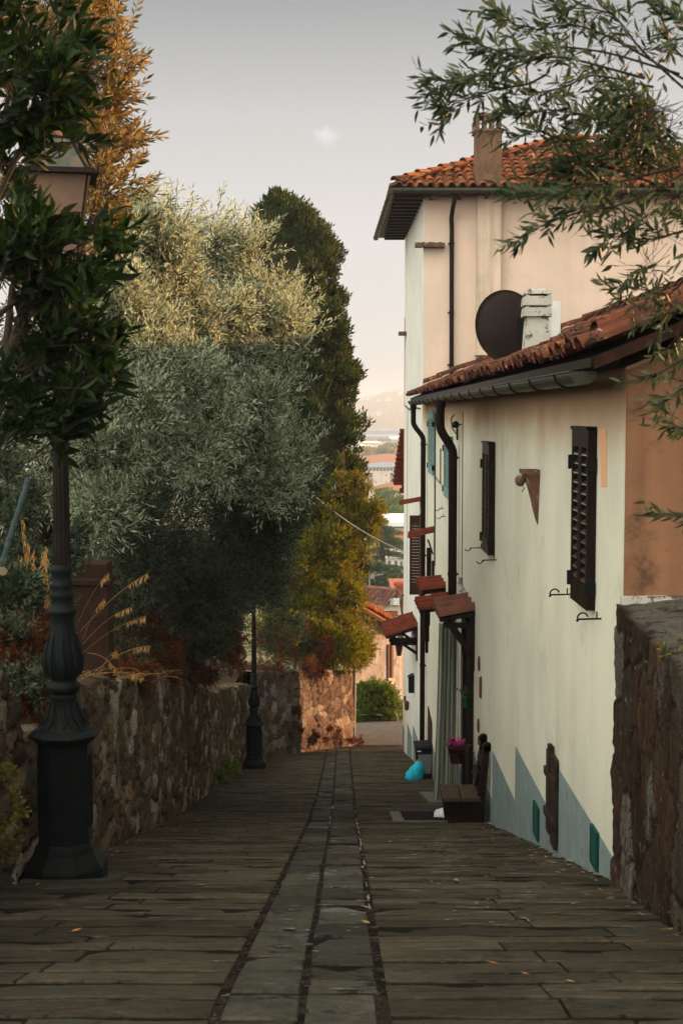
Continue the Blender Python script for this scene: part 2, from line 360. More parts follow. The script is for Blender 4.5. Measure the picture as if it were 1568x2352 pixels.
# --- street paving: rows of slabs laid across the street
def lerp(a, b, t): return a + (b - a) * t
def build_street():
    mb = MB(); sb = MB(); rd = random.Random(3)
    def slab(m, x0, x1, y0, y1, tilt=.0, th=.03, bev=.006):
        dz = rd.uniform(-.002, .004); s0 = rd.uniform(-tilt, tilt); s1 = rd.uniform(-tilt, tilt)
        ns = max(2, int((x1 - x0)/.11)); c = []
        for i in range(ns+1): c.append((lerp(x0, x1, i/ns), y0 + lerp(s0, s1, i/ns), 1))
        for i in range(ns, -1, -1): c.append((lerp(x0, x1, i/ns), y1 + .7*lerp(s0, s1, i/ns), -1))
        top = []; mid = []; cx = (x0 + x1)/2; N_ = len(c); wz = rd.uniform(0, 6)
        for px, py, sg in c:
            ix = bev if px < cx - 1e-4 and abs(px - x0) < 1e-4 else (-bev if abs(px - x1) < 1e-4 else 0)
            jj = rd.uniform(-.001, .007) * sg; z = zg(py) + dz + .003*math.sin(px*9 + wz) + rd.uniform(-.0015, .0015)
            top.append((px + ix, py + sg*bev + jj + sg*rd.uniform(0, .003), z)); mid.append((px, py + jj*.8, z - bev*1.2))
        bot = [(p[0], p[1], p[2] - th) for p in mid]
        b = len(m.v); m.v += bot + mid + top
        for lo in (0, N_):
            for i in range(N_):
                k = (i+1) % N_; m.f.append((b+lo+i, b+lo+k, b+lo+N_+k, b+lo+N_+i)); m.sm.append(False)
        for i in range(ns): m.f.append((b+2*N_+i, b+2*N_+i+1, b+3*N_-2-i, b+3*N_-1-i)); m.sm.append(False)
    y = -1.5
    while y < 37.6:
        h = rd.choice((.21, .24, .26, .27, .29, .32)) if y < 22 else rd.uniform(.26, .36)
        xl = x_left(y) - .05; xr = x_right(y) + .05
        for a, b_ in ((xl, XLS - .016), (XRS(y) + .018, xr)):
            x = a
            while x < b_ - .02:
                w = rd.uniform(.5, 1.1)
                if b_ - (x + w) < .3: w = b_ - x
                if h > .26 and rd.random() < .16:
                    slab(mb, x + .004, x + w - .004, y + .012, y + h*.5 - .010, .004, bev=.004); slab(mb, x + .004, x + w - .004, y + h*.5 + .010, y + h - .012, .004, bev=.004)
                else: slab(mb, x + .006, x + w - .006, y + .015, y + h - .015, .007, bev=.004)
                x += w
        y += h
    for (xa, xb) in ((0, 1), (1, 2)):
        y = -1.5 + .2 * xa
        while y < 37.3:
            h = rd.choice((.28, .34, .42, .5, .62, .8))
            x0 = (XLS, XMS)[xa] + .010; x1 = (XMS, XRS(y))[xa] - .010
            slab(sb, x0 + rd.uniform(-.004, .006), x1 + rd.uniform(-.006, .004), y + .012, y + h - .012, .012)
            y += h
    o = mb.build("street", K['paving']); tag(o, "street of worn dark sandstone slabs laid in rows across the slope", kind='structure')
    o = sb.build("street_channel", K['slab']); tag(o, "narrow pair of smooth slab lines running down the middle of the street", kind='structure')
    # joint bed under the slabs
    m = MB(); lm = MB()
    ys = [-2 + i * .5 for i in range(81)]
    for i in range(80):
        y0, y1 = ys[i], ys[i+1]
        m.add([(x_left(y0) - .35, y0, zg(y0) - .0045), (x_right(y0) + .3, y0, zg(y0) - .0045), (x_right(y1) + .3, y1, zg(y1) - .0045), (x_left(y1) - .35, y1, zg(y1) - .0045)], [(0,1,2,3)])
    o = m.build("street_bed", K['joint']); tag(o, kind='structure')
    g = MB(); yy = -1.5
    while yy < 37.3:
        y2 = yy + .09
        for fx, w in ((lambda q: XLS - .004, .020), (lambda q: XMS, .017), (lambda q: XRS(q) + .002, .022)):
            a = w + rd.uniform(-.004, .004); h = rd.uniform(-.009, -.002)
            g.add([(fx(yy) - a, yy, zg(yy) + h), (fx(yy) + a, yy, zg(yy) + h - .002), (fx(y2) + a, y2, zg(y2) + h), (fx(y2) - a, y2, zg(y2) + h - .001)], [(0,1,2,3)])
        for q in range(3):
            if rd.random() < .8:
                fx = (XLS - .004, XMS, XRS(yy) + .002)[q] + rd.uniform(-.02, .02); s_ = rd.uniform(.003, .009); z = zg(yy) - .003; y3 = yy + rd.uniform(0, .09)
                g.add([(fx - s_, y3 - s_, z), (fx + s_, y3 - s_*.6, z), (fx + s_*.7, y3 + s_, z), (fx - s_*.8, y3 + s_*.7, z), (fx, y3, z + s_*1.1)], [(0,1,4), (1,2,4), (2,3,4), (3,0,4)])
        yy = y2
    o = g.build("joint_grit", K['grit']); tag(o, "grit and debris packed in the long joints of the middle channel", kind='structure')
    # lime mortar spilt along the joints, as thin ragged crusts
    def crust(cx, cy, lx, ly):
        n = 14; V = []
        for k in range(n):
            a = 2*math.pi*k/n; q = rd.uniform(.45, 1.1)
            x = cx + lx*q*math.cos(a); yy = cy + ly*q*math.sin(a)
            V.append((x, yy, zg(yy) + .0105))
        lm.add(V, [tuple(range(n))])
    for i in range(34):
        yy = rd.uniform(6.5, 19); crust(XRS(yy) + rd.uniform(-.006, .010), yy, rd.uniform(.003, .012), rd.uniform(.05, .30))
    for i in range(10):
        yy = rd.uniform(14, 21); crust(XMS + rd.uniform(-.01, .01), yy, rd.uniform(.006, .014), rd.uniform(.08, .3))
    for i in range(150):
        yy = rd.uniform(6.2, 16); crust(rd.uniform(.3, 1.6), yy, rd.uniform(.015, .13), rd.uniform(.003, .012))
    for i in range(34):
        yy = rd.uniform(6.2, 13); crust(rd.uniform(.4, 1.6), yy, rd.uniform(.006, .02), rd.uniform(.02, .07))
    for i in range(60):
        yy = rd.uniform(5, 18); crust(rd.uniform(-1.8, -.4), yy, rd.uniform(.015, .10), rd.uniform(.003, .009))
    for i in range(30):
        yy = rd.uniform(4.5, 12); crust(rd.uniform(-.35, .12), yy, rd.uniform(.01, .06), rd.uniform(.004, .02))
    for i in range(24):
        yy = rd.uniform(8.6, 15.8); crust(1.655 + rd.uniform(-.02, .02), yy, rd.uniform(.012, .05), rd.uniform(.05, .22))
    o = lm.build("mortar_smears", K['limejoint']); tag(o, "pale lime mortar smears along the paving joints", kind='structure')
XLS = -.375; XMS = -.125
def XRS(Y): return float(np.interp(Y, [0, 4, 13, 30], [.125, .125, .165, .20]))
build_street()

# crossroad at the foot of the street
m = MB()
cr = [(-4.5, 38.0, 47), (12, 38.0, 47)]
pts_y = [37.9, 39.5, 41, 43, 45, 47.5]
for i in range(len(pts_y)-1):
    for j in range(8):
        xa, xb = -4.5 + j*2.1, -4.5 + (j+1)*2.1
        m.add([(xa, pts_y[i], zg(pts_y[i]) - .02), (xb, pts_y[i], zg(pts_y[i]) - .02), (xb, pts_y[i+1], zg(pts_y[i+1]) - .02), (xa, pts_y[i+1], zg(pts_y[i+1]) - .02)], [(0,1,2,3)])
o = m.build("road", K['asphalt']); tag(o, "grey asphalt lane crossing at the foot of the street", kind='structure')

# --- the land: one sheet to the horizon
_TY = [-60, 0, 8, 20, 38, 48, 60, 85, 120, 170, 250, 350, 560, 900, 1600, 3000, 4200]
_TZ = [-2.5, -2.4, -3.6, -6.4, -9.35, -9.8, -13, -16, -18, -20, -24, -29, -37, -43, -46, -48, -48]
def zt(Y): return float(np.interp(Y, _TY, _TZ))
ys = [-60, -30, -10, 0, 4, 8, 12, 16, 20, 24, 29, 34, 38, 41, 44, 48, 54, 60, 70, 85, 100, 120, 145, 170, 210, 250, 300, 350, 450, 560, 720, 900, 1250, 1600, 2300, 3000]
us = [-1.3, -1, -.7, -.5, -.35, -.22, -.12, -.05, 0, .05, .12, .22, .35, .5, .7, 1, 1.3]
V = []; Fc = []
for y in ys:
    s = 60 + abs(y) * 1.05
    for u in us: V.append((u * s, y, zt(y) - (.3 if y < 48 else 0)))
n = len(us)
for i in range(len(ys)-1):
    for j in range(n-1): Fc.append((i*n+j, i*n+j+1, (i+1)*n+j+1, (i+1)*n+j))
m = MB(); m.add(V, Fc, True); o = m.build("ground", K['field']); tag(o, "valley floor spreading away below the village", kind='structure')

# hills beyond the plain
def ridge_noise(x, seed):
    return sum(math.sin(x * f + seed * k) * a for k, (f, a) in enumerate([(.0011, 1), (.0027, .5), (.006, .28), (.013, .13), (.03, .05)], 1))
def hillz(x, y):
    t = min(1, max(0, (y - 2300)/1300)); top = zr * (1 + .10*ridge_noise(x, 2.3)) + 14*math.tanh((x - 75)/45.) + 2.5*math.sin(x*.07) + 1.2*math.sin(x*.19 + 1)
    return -49 + (top + 49) * math.sin(min(1, t*1.1)*math.pi/2)**1.15 * (1 + .10*math.sin(x*.05 + t*9)*(1-t)*min(1, t*4))
zr = T(914) * 3600
def hills(name, Y0, Y1, top, seed, label, wob=.25):
    V = []; nx, ny = 460, 22
    for j in range(ny):
        t = j/(ny-1); y = lerp(Y0, Y1, t)
        for i in range(nx):
            q_ = 2*i/(nx-1) - 1; x = 3200*(.12*q_ + .88*q_**3) + 80*(1 - abs(q_))
            h = hillz(x, y) 
            V.append((x, y + 25*math.sin(x*.004+j), h))
    m = MB(); m.add(V, [(j*nx+i, j*nx+i+1, (j+1)*nx+i+1, (j+1)*nx+i) for j in range(ny-1) for i in range(nx-1)], True)
    o = m.build(name, K['hill']); tag(o, label, kind='structure')
HILLY = 3050
zr = T(914) * 3600
hills("hills", 2300, 3600, zr, 2.3, "hazy wooded hills closing the far side of the plain", .10)

# --- rubble walls with real relief
def vor(s, z, cs, cz, seed):
    """nearest-two distances and a cell id on a jittered grid."""
    gx = s / cs; gz = z / cz
    ix = np.floor(gx).astype(int); iz = np.floor(gz).astype(int)
    F1 = np.full(s.shape, 9.); F2 = np.full(s.shape, 9.); ID = np.zeros(s.shape, dtype=np.int64)
    for dx in (-1, 0, 1):
        for dz in (-1, 0, 1):
            cx = ix + dx; cz_ = iz + dz
            h = (cx * 73856093) ^ (cz_ * 19349663) ^ (seed * 83492791)
            h = (h ^ (h >> 13)) * 1274126177 & 0x7fffffff
            jx = (h % 1000) / 1000.; jz = ((h // 1000) % 1000) / 1000.
            d = np.hypot(gx - cx - .12 - .76*jx, gz - cz_ - .12 - .76*jz)
            new = d < F1
            F2 = np.where(new, F1, np.minimum(F2, d)); ID = np.where(new, h, ID); F1 = np.where(new, d, F1)
    return F1, F2, ID
def fbm(a, b, seed=0):
    v = np.zeros_like(a); r = np.random.default_rng(seed)
    for k in range(6):
        f = 1.7**k; p = r.uniform(0, 6.28, 4); q = r.uniform(.7, 1.3, 4)
        v += (np.sin(a*f*q[0] + p[0] + 1.3*np.sin(b*f*q[1] + p[1])) * np.cos(b*f*q[2] + p[2] + np.sin(a*f*q[3] + p[3]))) / 1.5**k
    return v / 2.6
def rubble_wall(name, path, top, bot, material, parent=None, cs=.24, cz=.15, depth=.05, thick=.4, res=.028, pal=None, mortar=(.10,.075,.05), seed=1, side=1, rough_top=.05, label=None, cat=None, joint=.18, blot=0., streak=0., wob=.045, capcol=None):
    """path: (x, y) points walked along +Y with the visible face on the +X side (side=1)."""
    path = np.array(path, float); seg = np.hypot(*(path[1:] - path[:-1]).T); cum = np.concatenate([[0], np.cumsum(seg)])
    S = np.arange(0, cum[-1], res); ns = len(S)
    px = np.interp(S, cum, path[:, 0]); py = np.interp(S, cum, path[:, 1])
    tx = np.gradient(px, S); ty = np.gradient(py, S)
    for _ in range(10): tx = np.convolve(np.pad(tx, 2, 'edge'), np.ones(5)/5, 'valid'); ty = np.convolve(np.pad(ty, 2, 'edge'), np.ones(5)/5, 'valid')
    l = np.hypot(tx, ty); nx, ny = side*ty/l, -side*tx/l
    zb = np.array([bot(a, b) for a, b in zip(px, py)]); ztp = np.array([top(a, b) for a, b in zip(px, py)])
    hmax = (ztp - zb).max(); nh = int(hmax / res) + 1; ncap = 7
    tt = np.linspace(0, 1, nh); ncap = max(7, int(thick/.05))
    Sg, Tg = np.meshgrid(S, tt, indexing='ij')
    Zg = zb[:, None] + (ztp - zb)[:, None] * Tg
    ws = Sg + .07*fbm(Sg*5, Zg*5, seed+5) + .02*fbm(Sg*19, Zg*19, seed+15); wz = Zg + .05*fbm(Sg*5+9, Zg*5, seed+6) + .02*fbm(Sg*21, Zg*17, seed+16)
    # mixed sizes
    F1, F2, ID = vor(ws, wz, cs, cz, seed)
    edge = np.clip((F2 - F1) / joint, 0, 1); edge = edge*edge*(3-2*edge)
    cover = np.clip(fbm(Sg*1.3+4, Zg*1.9, seed+20)*2.2 - .2 + blot, 0, 1); edge = edge + (1 - edge)*cover*.8
    rnd = ((ID // 7) % 997) / 997.; rnd2 = ((ID // 131) % 991) / 991.; rnd3 = ((ID // 1777) % 983) / 983.
    D = depth * (edge * (.45 + .75*rnd) - .5) + depth*.55*fbm(Sg*11, Zg*8, seed) + depth*.3*fbm(Sg*30, Zg*24, seed+40) + wob*fbm(Sg*.8, Zg*1.1, seed+3) - wob*Tg**1.5
    G = np.stack([px[:, None] + nx[:, None]*D, py[:, None] + ny[:, None]*D, Zg + rough_top*fbm(Sg*4, Sg*0+2, seed+8)*Tg**6], -1)
    pal = np.array(pal); pal = pal*.8 + pal.mean(0)*.2; pi = (rnd2 * (len(pal)-.001)).astype(int)
    C = pal[pi] * (.75 + .5*rnd3)[..., None] * (1 + .18*fbm(Sg*14, Zg*14, seed+11))[..., None]
    e3 = np.clip(edge*1.6 - .15, 0, 1)[..., None]
    if streak: C = C * (1 + streak*fbm(Sg*28, Zg*2.2, seed+30) + streak*.7*fbm(Sg*55, Zg*5, seed+31))[..., None]
    C = C * e3 + np.array(mortar) * (1 + .3*fbm(Sg*10, Zg*10, seed+4))[..., None] * (1 - e3)
    # cap going back
    capd = np.linspace(0, thick, ncap)[1:]; caps = []; ccs = []
    for d in capd:
        hz = .03*fbm(S*5, S*0+d*8, seed+2) + .02*math.sin(math.pi*min(1, d/thick))
        caps.append(np.stack([G[:, -1, 0] - nx*d, G[:, -1, 1] - ny*d, G[:, -1, 2] + hz], -1)); ccs.append(C[:, -1]*.9 if capcol is None else np.array(capcol)*(1 + .35*fbm(S*9, S*0 + d*14, seed+50) + .2*fbm(S*31, S*0 + d*40, seed+51))[:, None])
    back = np.stack([caps[-1][:, 0], caps[-1][:, 1], zb - .2], -1)
    G = np.concatenate([G, np.stack(caps, 1), back[:, None]], 1); C = np.concatenate([C, np.stack(ccs, 1), ccs[-1][:, None]], 1)
    nt_ = G.shape[1]; idx = np.arange(ns*nt_).reshape(ns, nt_)
    Fq = np.stack([idx[:-1, :-1], idx[1:, :-1], idx[1:, 1:], idx[:-1, 1:]], -1).reshape(-1, 4)
    Vv = G.reshape(-1, 3); Cc = np.clip(C.reshape(-1, 3), .005, 1)
    # end faces
    q = [list(idx[0, :]), list(idx[-1, ::-1])]
    extra = []
    for row in q:
        nf = nh
        for i in range(nh-1):   # fan the end between face column and back line
            pass
    o = npmesh(name, Vv, Fq, material, parent, loc=(float(px[0]), float(py[0]), float(zb[0])) if parent is None else (0,0,0), cols=Cc, smooth=True)
    if label: tag(o, label, cat)
    return o
PAL_L = [(.12,.078,.048), (.085,.058,.038), (.15,.10,.065), (.06,.044,.030), (.20,.165,.12), (.095,.062,.038), (.13,.085,.05), (.055,.05,.032), (.30,.27,.215)]
PAL_S = [(.10,.075,.06), (.08,.058,.045), (.125,.09,.07), (.065,.048,.038), (.17,.14,.115), (.09,.062,.05), (.23,.20,.165)]
PAL_D = [(.10,.095,.075), (.034,.020,.013), (.024,.015,.010), (.045,.026,.016), (.028,.022,.016), (.055,.045,.033), (.032,.017,.010)]
_LT = ([-8, 7.6, 8.2, 8.6, 8.95, 9.6, 10.5, 11.7, 16.6, 24, 30, 32.4], [-1.36, -1.37, -1.44, -1.68, -2.05, -2.12, -2.02, -2.22, -3.05, -4.75, -5.75, -6.3])
def ltop(x, Y): return float(np.interp(Y, *_LT))
rubble_wall("retaining_wall", LW[:-1] + [(-1.98, 31.6), (-1.93, 32.6)], ltop, lambda x, y: zg(y) - .08, K['rubble'], cs=.30, cz=.17, depth=.045, pal=PAL_L, mortar=(.028,.019,.013), seed=4, blot=.0, streak=.12,
    label="long shaded rubble retaining wall along the left side of the street", cat="stone wall")
LIT = [(-1.95, 32.2), (-1.75, 33.1), (-1.2, 34.5), (-.6, 35.8), (0, 37.0), (.28, 37.7), (.30, 38.2), (.05, 38.8), (-.8, 39.3), (-2.5, 39.8), (-4.5, 40.1)]
rubble_wall("lane_wall", LIT, lambda x, y: T(1543) * y - (.0 if x > -1.8 else 0), lambda x, y: zg(y) - .1, K['rubble_sun'], cs=.30, cz=.20, depth=.05, pal=PAL_S, mortar=(.055,.040,.031), seed=9, blot=.1,
    label="sunlit pale rubble wall curving round the corner at the foot of the street", cat="stone wall")
rubble_wall("parapet_wall", [(1.45, -4), (1.45, 2), (1.47, 6.1), (1.55, 7.3), (1.63, 8.42)], lambda x, y: -1.125, lambda x, y: zg(y) - .08, K['rubble_dark'],
    cs=.30, cz=.34, depth=.022, thick=.9, pal=PAL_D, mortar=(.012,.009,.007), seed=21, res=.014, blot=.1, streak=.55, wob=.012, capcol=(.085,.075,.062), side=-1, rough_top=.02,
    label="dark weathered stone wall with crumbling render at the right edge beside the orange wall", cat="stone wall")

# terrace behind the left wall, ground behind the right parapet
V = []; ys = [-8 + i for i in range(49)]; xs = [0, .35, .8, 1.5, 3, 5, 8, 14, 25]
def terr_edge(Y):
    if Y <= 32.2: return x_left(Y) - .35
    return float(np.interp(Y, [32.2, 34.5, 37, 38.4, 40], [-2.3, -1.6, -.4, -.3, -3.0]))
def terr_z(x, Y):
    b = ltop(0, Y) if Y < 32 else T(1543)*Y
    return b - .03 + .10*max(0, terr_edge(Y) - x) + .04*math.sin(x*1.7+Y)
for y in ys:
    for x in xs:
        xx = terr_edge(y) - x
        V.append((xx, y, terr_z(xx, y) - (0 if y < 39.9 else 3)))
n = len(xs)
m = MB(); m.add(V, [(i*n+j, (i+1)*n+j, (i+1)*n+j+1, i*n+j+1) for i in range(len(ys)-1) for j in range(n-1)], True)
o = m.build("terrace", K['earth']); tag(o, "dry earth terrace behind the left retaining wall", kind='structure')
m = MB(); m.add([(2.3, -8, -1.16), (9, -8, -1.05), (9, 8.4, -1.05), (2.3, 8.4, -1.16)], [(0,1,2,3)])
o = m.build("yard", K['earth']); tag(o, kind='structure')

# ================================================================ TILES
def tile_geo(L=.40, r0=.085, r1=.068, th=.013, n=6, up=1):
    V = []
    for (y, r) in ((0, r0), (L, r1)):
        for rr in (r, r - th):
            for k in range(n+1):
                a = math.pi*k/n; V.append((rr*math.cos(a), y, up*(rr*math.sin(a)*.85)))
    A, B, Cc, D = 0, n+1, 2*(n+1), 3*(n+1); Fq = []
    for k in range(n):
        Fq += [(A+k, A+k+1, Cc+k+1, Cc+k), (B+k+1, B+k, D+k, D+k+1), (A+k+1, A+k, B+k, B+k+1), (Cc+k, Cc+k+1, D+k+1, D+k)]
    Fq += [(A, Cc, D, B), (A+n, B+n, D+n, Cc+n)]
    return np.array(V), np.array(Fq)
def tile_field(origin, u, v, nu, nv, mask, sp=.19, step=.33, jit=1., rd=None, pans=True, first_u=.1):
    """tiles along eave direction u, rising along v."""
    rd = rd or random.Random(5); u = np.array(u, float); v = np.array(v, float); u /= np.linalg.norm(u); v /= np.linalg.norm(v); w = np.cross(u, v)
    if w[2] < 0: w = -w
    o = np.array(origin, float); Vs = []; Fs = []; b = 0
    cv, cf = tile_geo(); pv, pf = tile_geo(r0=.07, r1=.08, up=-1)
    for i in range(nu):
        for j in range(nv):
            for kind in ((0, 1) if pans else (0,)):
                uu = first_u + i*sp + (sp/2 if kind else 0); vv = j*step
                if not mask(uu, vv): continue
                TV, TF = (pv, pf) if kind else (cv, cf)
                a = rd.gauss(0, .035*jit); lift = rd.gauss(0, .006*jit); ca, sa = math.cos(a), math.sin(a)
                x = TV[:, 0]*ca - TV[:, 1]*sa + uu + rd.gauss(0, .006*jit); y = TV[:, 0]*sa + TV[:, 1]*ca + vv + rd.gauss(0, .012*jit)
                z = TV[:, 2] + (.028 if kind == 0 else .075) + lift + .02*(1 - TV[:, 1]/.4)*(1 if kind == 0 else .5)
                Vs.append(o + x[:, None]*u + y[:, None]*v + z[:, None]*w); Fs.append(TF + b); b += len(TV)
    return Vs, Fs, b
def ridge_tiles(path, rd, step=.34):
    """cover tiles along a hip or ridge line."""
    Vs = []; Fs = []; b = 0; path = [np.array(p, float) for p in path]
    cv, cf = tile_geo(.42, .10, .085)
    for p, q in zip(path[:-1], path[1:]):
        d = q - p; L = np.linalg.norm(d); d /= L; u = np.cross(d, [0,0,1]); u /= np.linalg.norm(u); w = np.cross(u, d)
        for k in range(int(L/step)+1):
            tilt = .05 + rd.gauss(0, .01)
            Vs.append(p + d*(k*step) + cv[:, 0][:, None]*u + cv[:, 1][:, None]*(d*1.0) + (cv[:, 2] + .10 + tilt*(1 - cv[:, 1]/.42))[:, None]*w)
            Fs.append(cf + b); b += len(cv)
    return Vs, Fs, b
def join_np(name, groups, material, parent):
    Vs = []; Fs = []; b = 0
    for (vs, fs, n) in groups:
        for v, f in zip(vs, fs): Vs.append(v); Fs.append(f + b)
        b += n
    return npmesh(name, np.concatenate(Vs), np.concatenate(Fs), material, parent)

# ================================================================ VILLAGE HOUSE (near, low)
EZ = .235; EX = 1.42                       # eave
SL = .40
house = thing("village_house", "long low cream house with terracotta roof, near right, its gable end painted orange", "house", (XW, 8.45, zg(12)))
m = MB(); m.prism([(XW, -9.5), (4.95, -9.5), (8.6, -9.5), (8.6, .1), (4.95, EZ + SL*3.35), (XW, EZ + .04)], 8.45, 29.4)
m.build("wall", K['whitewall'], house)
m = MB(); m.prism([(XW + .003, -1.6), (8.6, -1.6), (8.6, .08), (4.95, EZ + SL*3.35 - .02), (XW + .003, EZ + .02)], 8.425, 8.447)
m.build("end_wall", K['orangewall'], house)
# ledge at the foot of the orange wall
m = MB(); m.prism([(XW - .02, -1.14), (4.5, -1.10), (4.5, -1.04), (XW - .02, -1.085)], 8.38, 8.424)
m.build("wall_ledge", K['concrete'], house)
# painted strip by the big window
a = PX(1376, 985, XW); b = PX(1392, 985, XW); c = PX(1393, 1118, XW); d = PX(1381, 1118, XW)
m = MB(); m.hexa([(XW - .001, p[1], p[2]) for p in (a, d, c, b)], [(XW - .0035, p[1], p[2]) for p in (a, d, c, b)])
m.build("paint_patch", K['cover'], house)
# stepped plinth paint
steps = [(8.47, 11.0, -2.74), (11.0, 13.55, -3.2), (13.55, 15.6, -3.74), (15.6, 17.85, -4.3), (19.1, 21.3, -5.0), (21.3, 24.0, -5.55), (24.0, 26.6, -6.1), (26.6, 29.38, -6.62)]
for y0, y1, z in steps:
    m = MB(); m.hexa([(XW - .004, y0, zg(y0) - .2), (XW - .004, y1 - .002, zg(y1) - .2), (XW - .004, y1 - .002, z), (XW - .004, y0, z)],
           [(XW - .0005, y0, zg(y0) - .2), (XW - .0005, y1 - .002, zg(y1) - .2), (XW - .0005, y1 - .002, z), (XW - .0005, y0, z)])
    m.build("plinth", K['plinth'], house)
# roof boards + tiles
roof = MB()
u0, u1 = 8.12, 29.4
roof.prism([(EX, EZ + .03), (5.0, EZ + .03 + SL*3.58), (5.0, EZ + .09 + SL*3.58), (EX, EZ + .085)], u0 + .04, u1)
roof.prism([(5.0, EZ + .03 + SL*3.58), (9.0, .0), (9.0, .07), (5.0, EZ + .09 + SL*3.58)], u0 + .04, u1)
ro = roof.build("roof", K['wood'], house)
vdir = (1, 0, SL); vl = math.hypot(1, SL)
nv = int(3.58*vl/.33) + 1; nu = int((u1 - u0)/.19)
g1 = tile_field((EX - .03, u0, EZ + .10), (0, 1, 0), vdir, nu, nv, lambda a, b: True, jit=1.6, rd=random.Random(12))
g2 = ridge_tiles([(5.0, u0, EZ + .10 + SL*3.58), (5.0, u1, EZ + .10 + SL*3.58)], random.Random(2))
g3 = tile_field((9.0, u0, .08), (0, 1, 0), (-1, 0, .42), int((u1-u0)/.38), int(4.3/.33), lambda a, b: True, sp=.38, jit=1, rd=random.Random(13), pans=False)
join_np("roof_tiles", [g1, g2, g3], K['tile_old'], ro)
# loose verge tiles stacked along the near edge and flashing against the tall house
rd = random.Random(8); vs = []; fs = []; bb = 0
cv, cf = tile_geo(.36, .09, .075)
for k in range(12):
    for lay in range(2):
        x = EX + .05 + k*.30 + rd.uniform(-.03, .03); z = EZ + .17 + SL*(x - EX) + lay*.055
        yy = u0 + .05 + rd.uniform(-.05, .05) + lay*.04
        rot = rd.gauss(0, .12); cx = cv[:, 1]*math.cos(rot) - cv[:, 0]*math.sin(rot); cy = cv[:, 1]*math.sin(rot) + cv[:, 0]*math.cos(rot)
        vs.append(np.stack([x + cx, yy + cy, z + cv[:, 2] + SL*cv[:, 1] + rd.uniform(-.01, .01)], -1)); fs.append(cf + bb); bb += len(cv)
for k in range(15):
    x = EX + .25 + k*.27; z = EZ + .22 + SL*(x - EX) + .05
    vs.append(np.stack([x + cv[:, 1]*1.1, 29.22 + cv[:, 0]*1.2 + 0*cv[:, 1], z + cv[:, 2]*1.3 + SL*cv[:, 1] + rd.uniform(-.01, .02)], -1)); fs.append(cf + bb); bb += len(cv)
join_np("verge_tiles", [(vs, fs, bb)], K['tile_old'], ro)
m = MB(); m.prism([(EX + .02, EZ + .02), (5.0, EZ + .02 + SL*3.58), (5.0, EZ + .09 + SL*3.58), (EX + .02, EZ + .085)], 8.14, 8.19)
for k in range(4):
    x = 2.0 + k*.75; m.prism([(x, EZ - .12 + SL*(x - EX)), (x+.1, EZ - .12 + SL*(x + .1 - EX)), (x+.1, EZ + .02 + SL*(x + .1 - EX)), (x, EZ + .02 + SL*(x-EX))], 8.19, 8.42)
m.build("verge_board", mat('red_brown_board', (.035,.014,.009), .8, (.018,.010,.007), 9, bump=.5), ro)
# rafter tails along the eave
m = MB()
for k in range(42):
    yy = 8.6 + k*.5; m.hexa([(EX + .03, yy, EZ - .03), (XW, yy, EZ + .06), (XW, yy + .06, EZ + .06), (EX + .03, yy + .06, EZ - .03)],
                            [(EX + .03, yy, EZ + .03), (XW, yy, EZ + .13), (XW, yy + .06, EZ + .13), (EX + .03, yy + .06, EZ + .03)])
m.build("rafter", K['wood'], ro)["kind"] = "stuff"
# gutter: half round with stop end, straps
def half_gutter(x, y0, y1, z, r, n=10, thick=.004, seg=30):
    m = MB(); V = []
    for rr in (r, r - thick):
        for i in range(seg+1):
            y = lerp(y0, y1, i/seg)
            for k in range(n+1):
                a = math.pi + math.pi*k/n; V.append((x + rr*math.cos(a), y, z + rr*math.sin(a)))
    N1 = (seg+1)*(n+1)
    Fq = []
    for i in range(seg):
        for k in range(n):
            a = i*(n+1)+k; Fq.append((a, a+1, a+n+2, a+n+1)); Fq.append((N1+a+1, N1+a, N1+a+n+1, N1+a+n+2))
        for k in (0, n):
            a = i*(n+1)+k; Fq.append((a, a+n+1, N1+a+n+1, N1+a))
    m.add(V, Fq, True)
    for y in (y0, y1):
        m.add([(x + r*math.cos(math.pi + math.pi*k/n), y, z + r*math.sin(math.pi + math.pi*k/n)) for k in range(n+1)], [tuple(range(n+1))])
    m.tube([(x - r, y0, z), (x - r, y1, z)], .006, 6); 
    return m
gz = EZ + .01; gx = EX - .015
gut = half_gutter(gx, 8.3, 28.6, gz, .078).build("gutter", K['gutter'], house)
for k in range(17):
    y = 8.9 + k*1.2; m = MB()
    pts = [(gx + .083*math.cos(math.pi + math.pi*i/10), y, gz + .083*math.sin(math.pi + math.pi*i/10)) for i in range(11)] + [(gx + .075, y, gz + .05), (gx + .1, y, gz + .07)]
    m.tube(pts, .007, 5); m.build("gutter_bracket", K['iron'], gut)
# downpipes
def downpipe(Y, y_kink_top, y_kink_bot, ybot, r, parent, xw=XW, mat_=None, z_end=None):
    p = PX(784 + 1, y_kink_top, 1.0)
    z0 = gz - .06; z1 = T(y_kink_top)*Y; z2 = T(y_kink_bot)*Y; zb = zg(Y) + .02 if z_end is None else z_end
    m = MB(); xo = gx; xi = xw - r - .03
    pts = [(xo, Y, z0), (xo, Y, z1 + .05)]
    for i in range(1, 8):
        t = i/8; s = t*t*(3-2*t); pts.append((lerp(xo, xi, s), Y, lerp(z1 + .05, z2 - .05, t)))
    pts += [(xi, Y, z2 - .05), (xi, Y, zb)]
    m.tube(pts, r, 14)
    for z in (lerp(z2, zb, .02), lerp(z2, zb, .35), lerp(z2, zb, .68)):
        m.tube([(xi, Y, z + .025), (xi, Y, z - .025)], r + .006, 14)
        m.box((xi, Y - .012, z - .01), (xw - .001, Y + .012, z + .01))
    m.tube([(xo, Y, z0), (xo, Y, z0 - .1)], r + .012, 14)
    return m.build("downpipe", mat_ or K['pipe'], parent)
downpipe(20.3, 985, 1035, 0, .062, house)
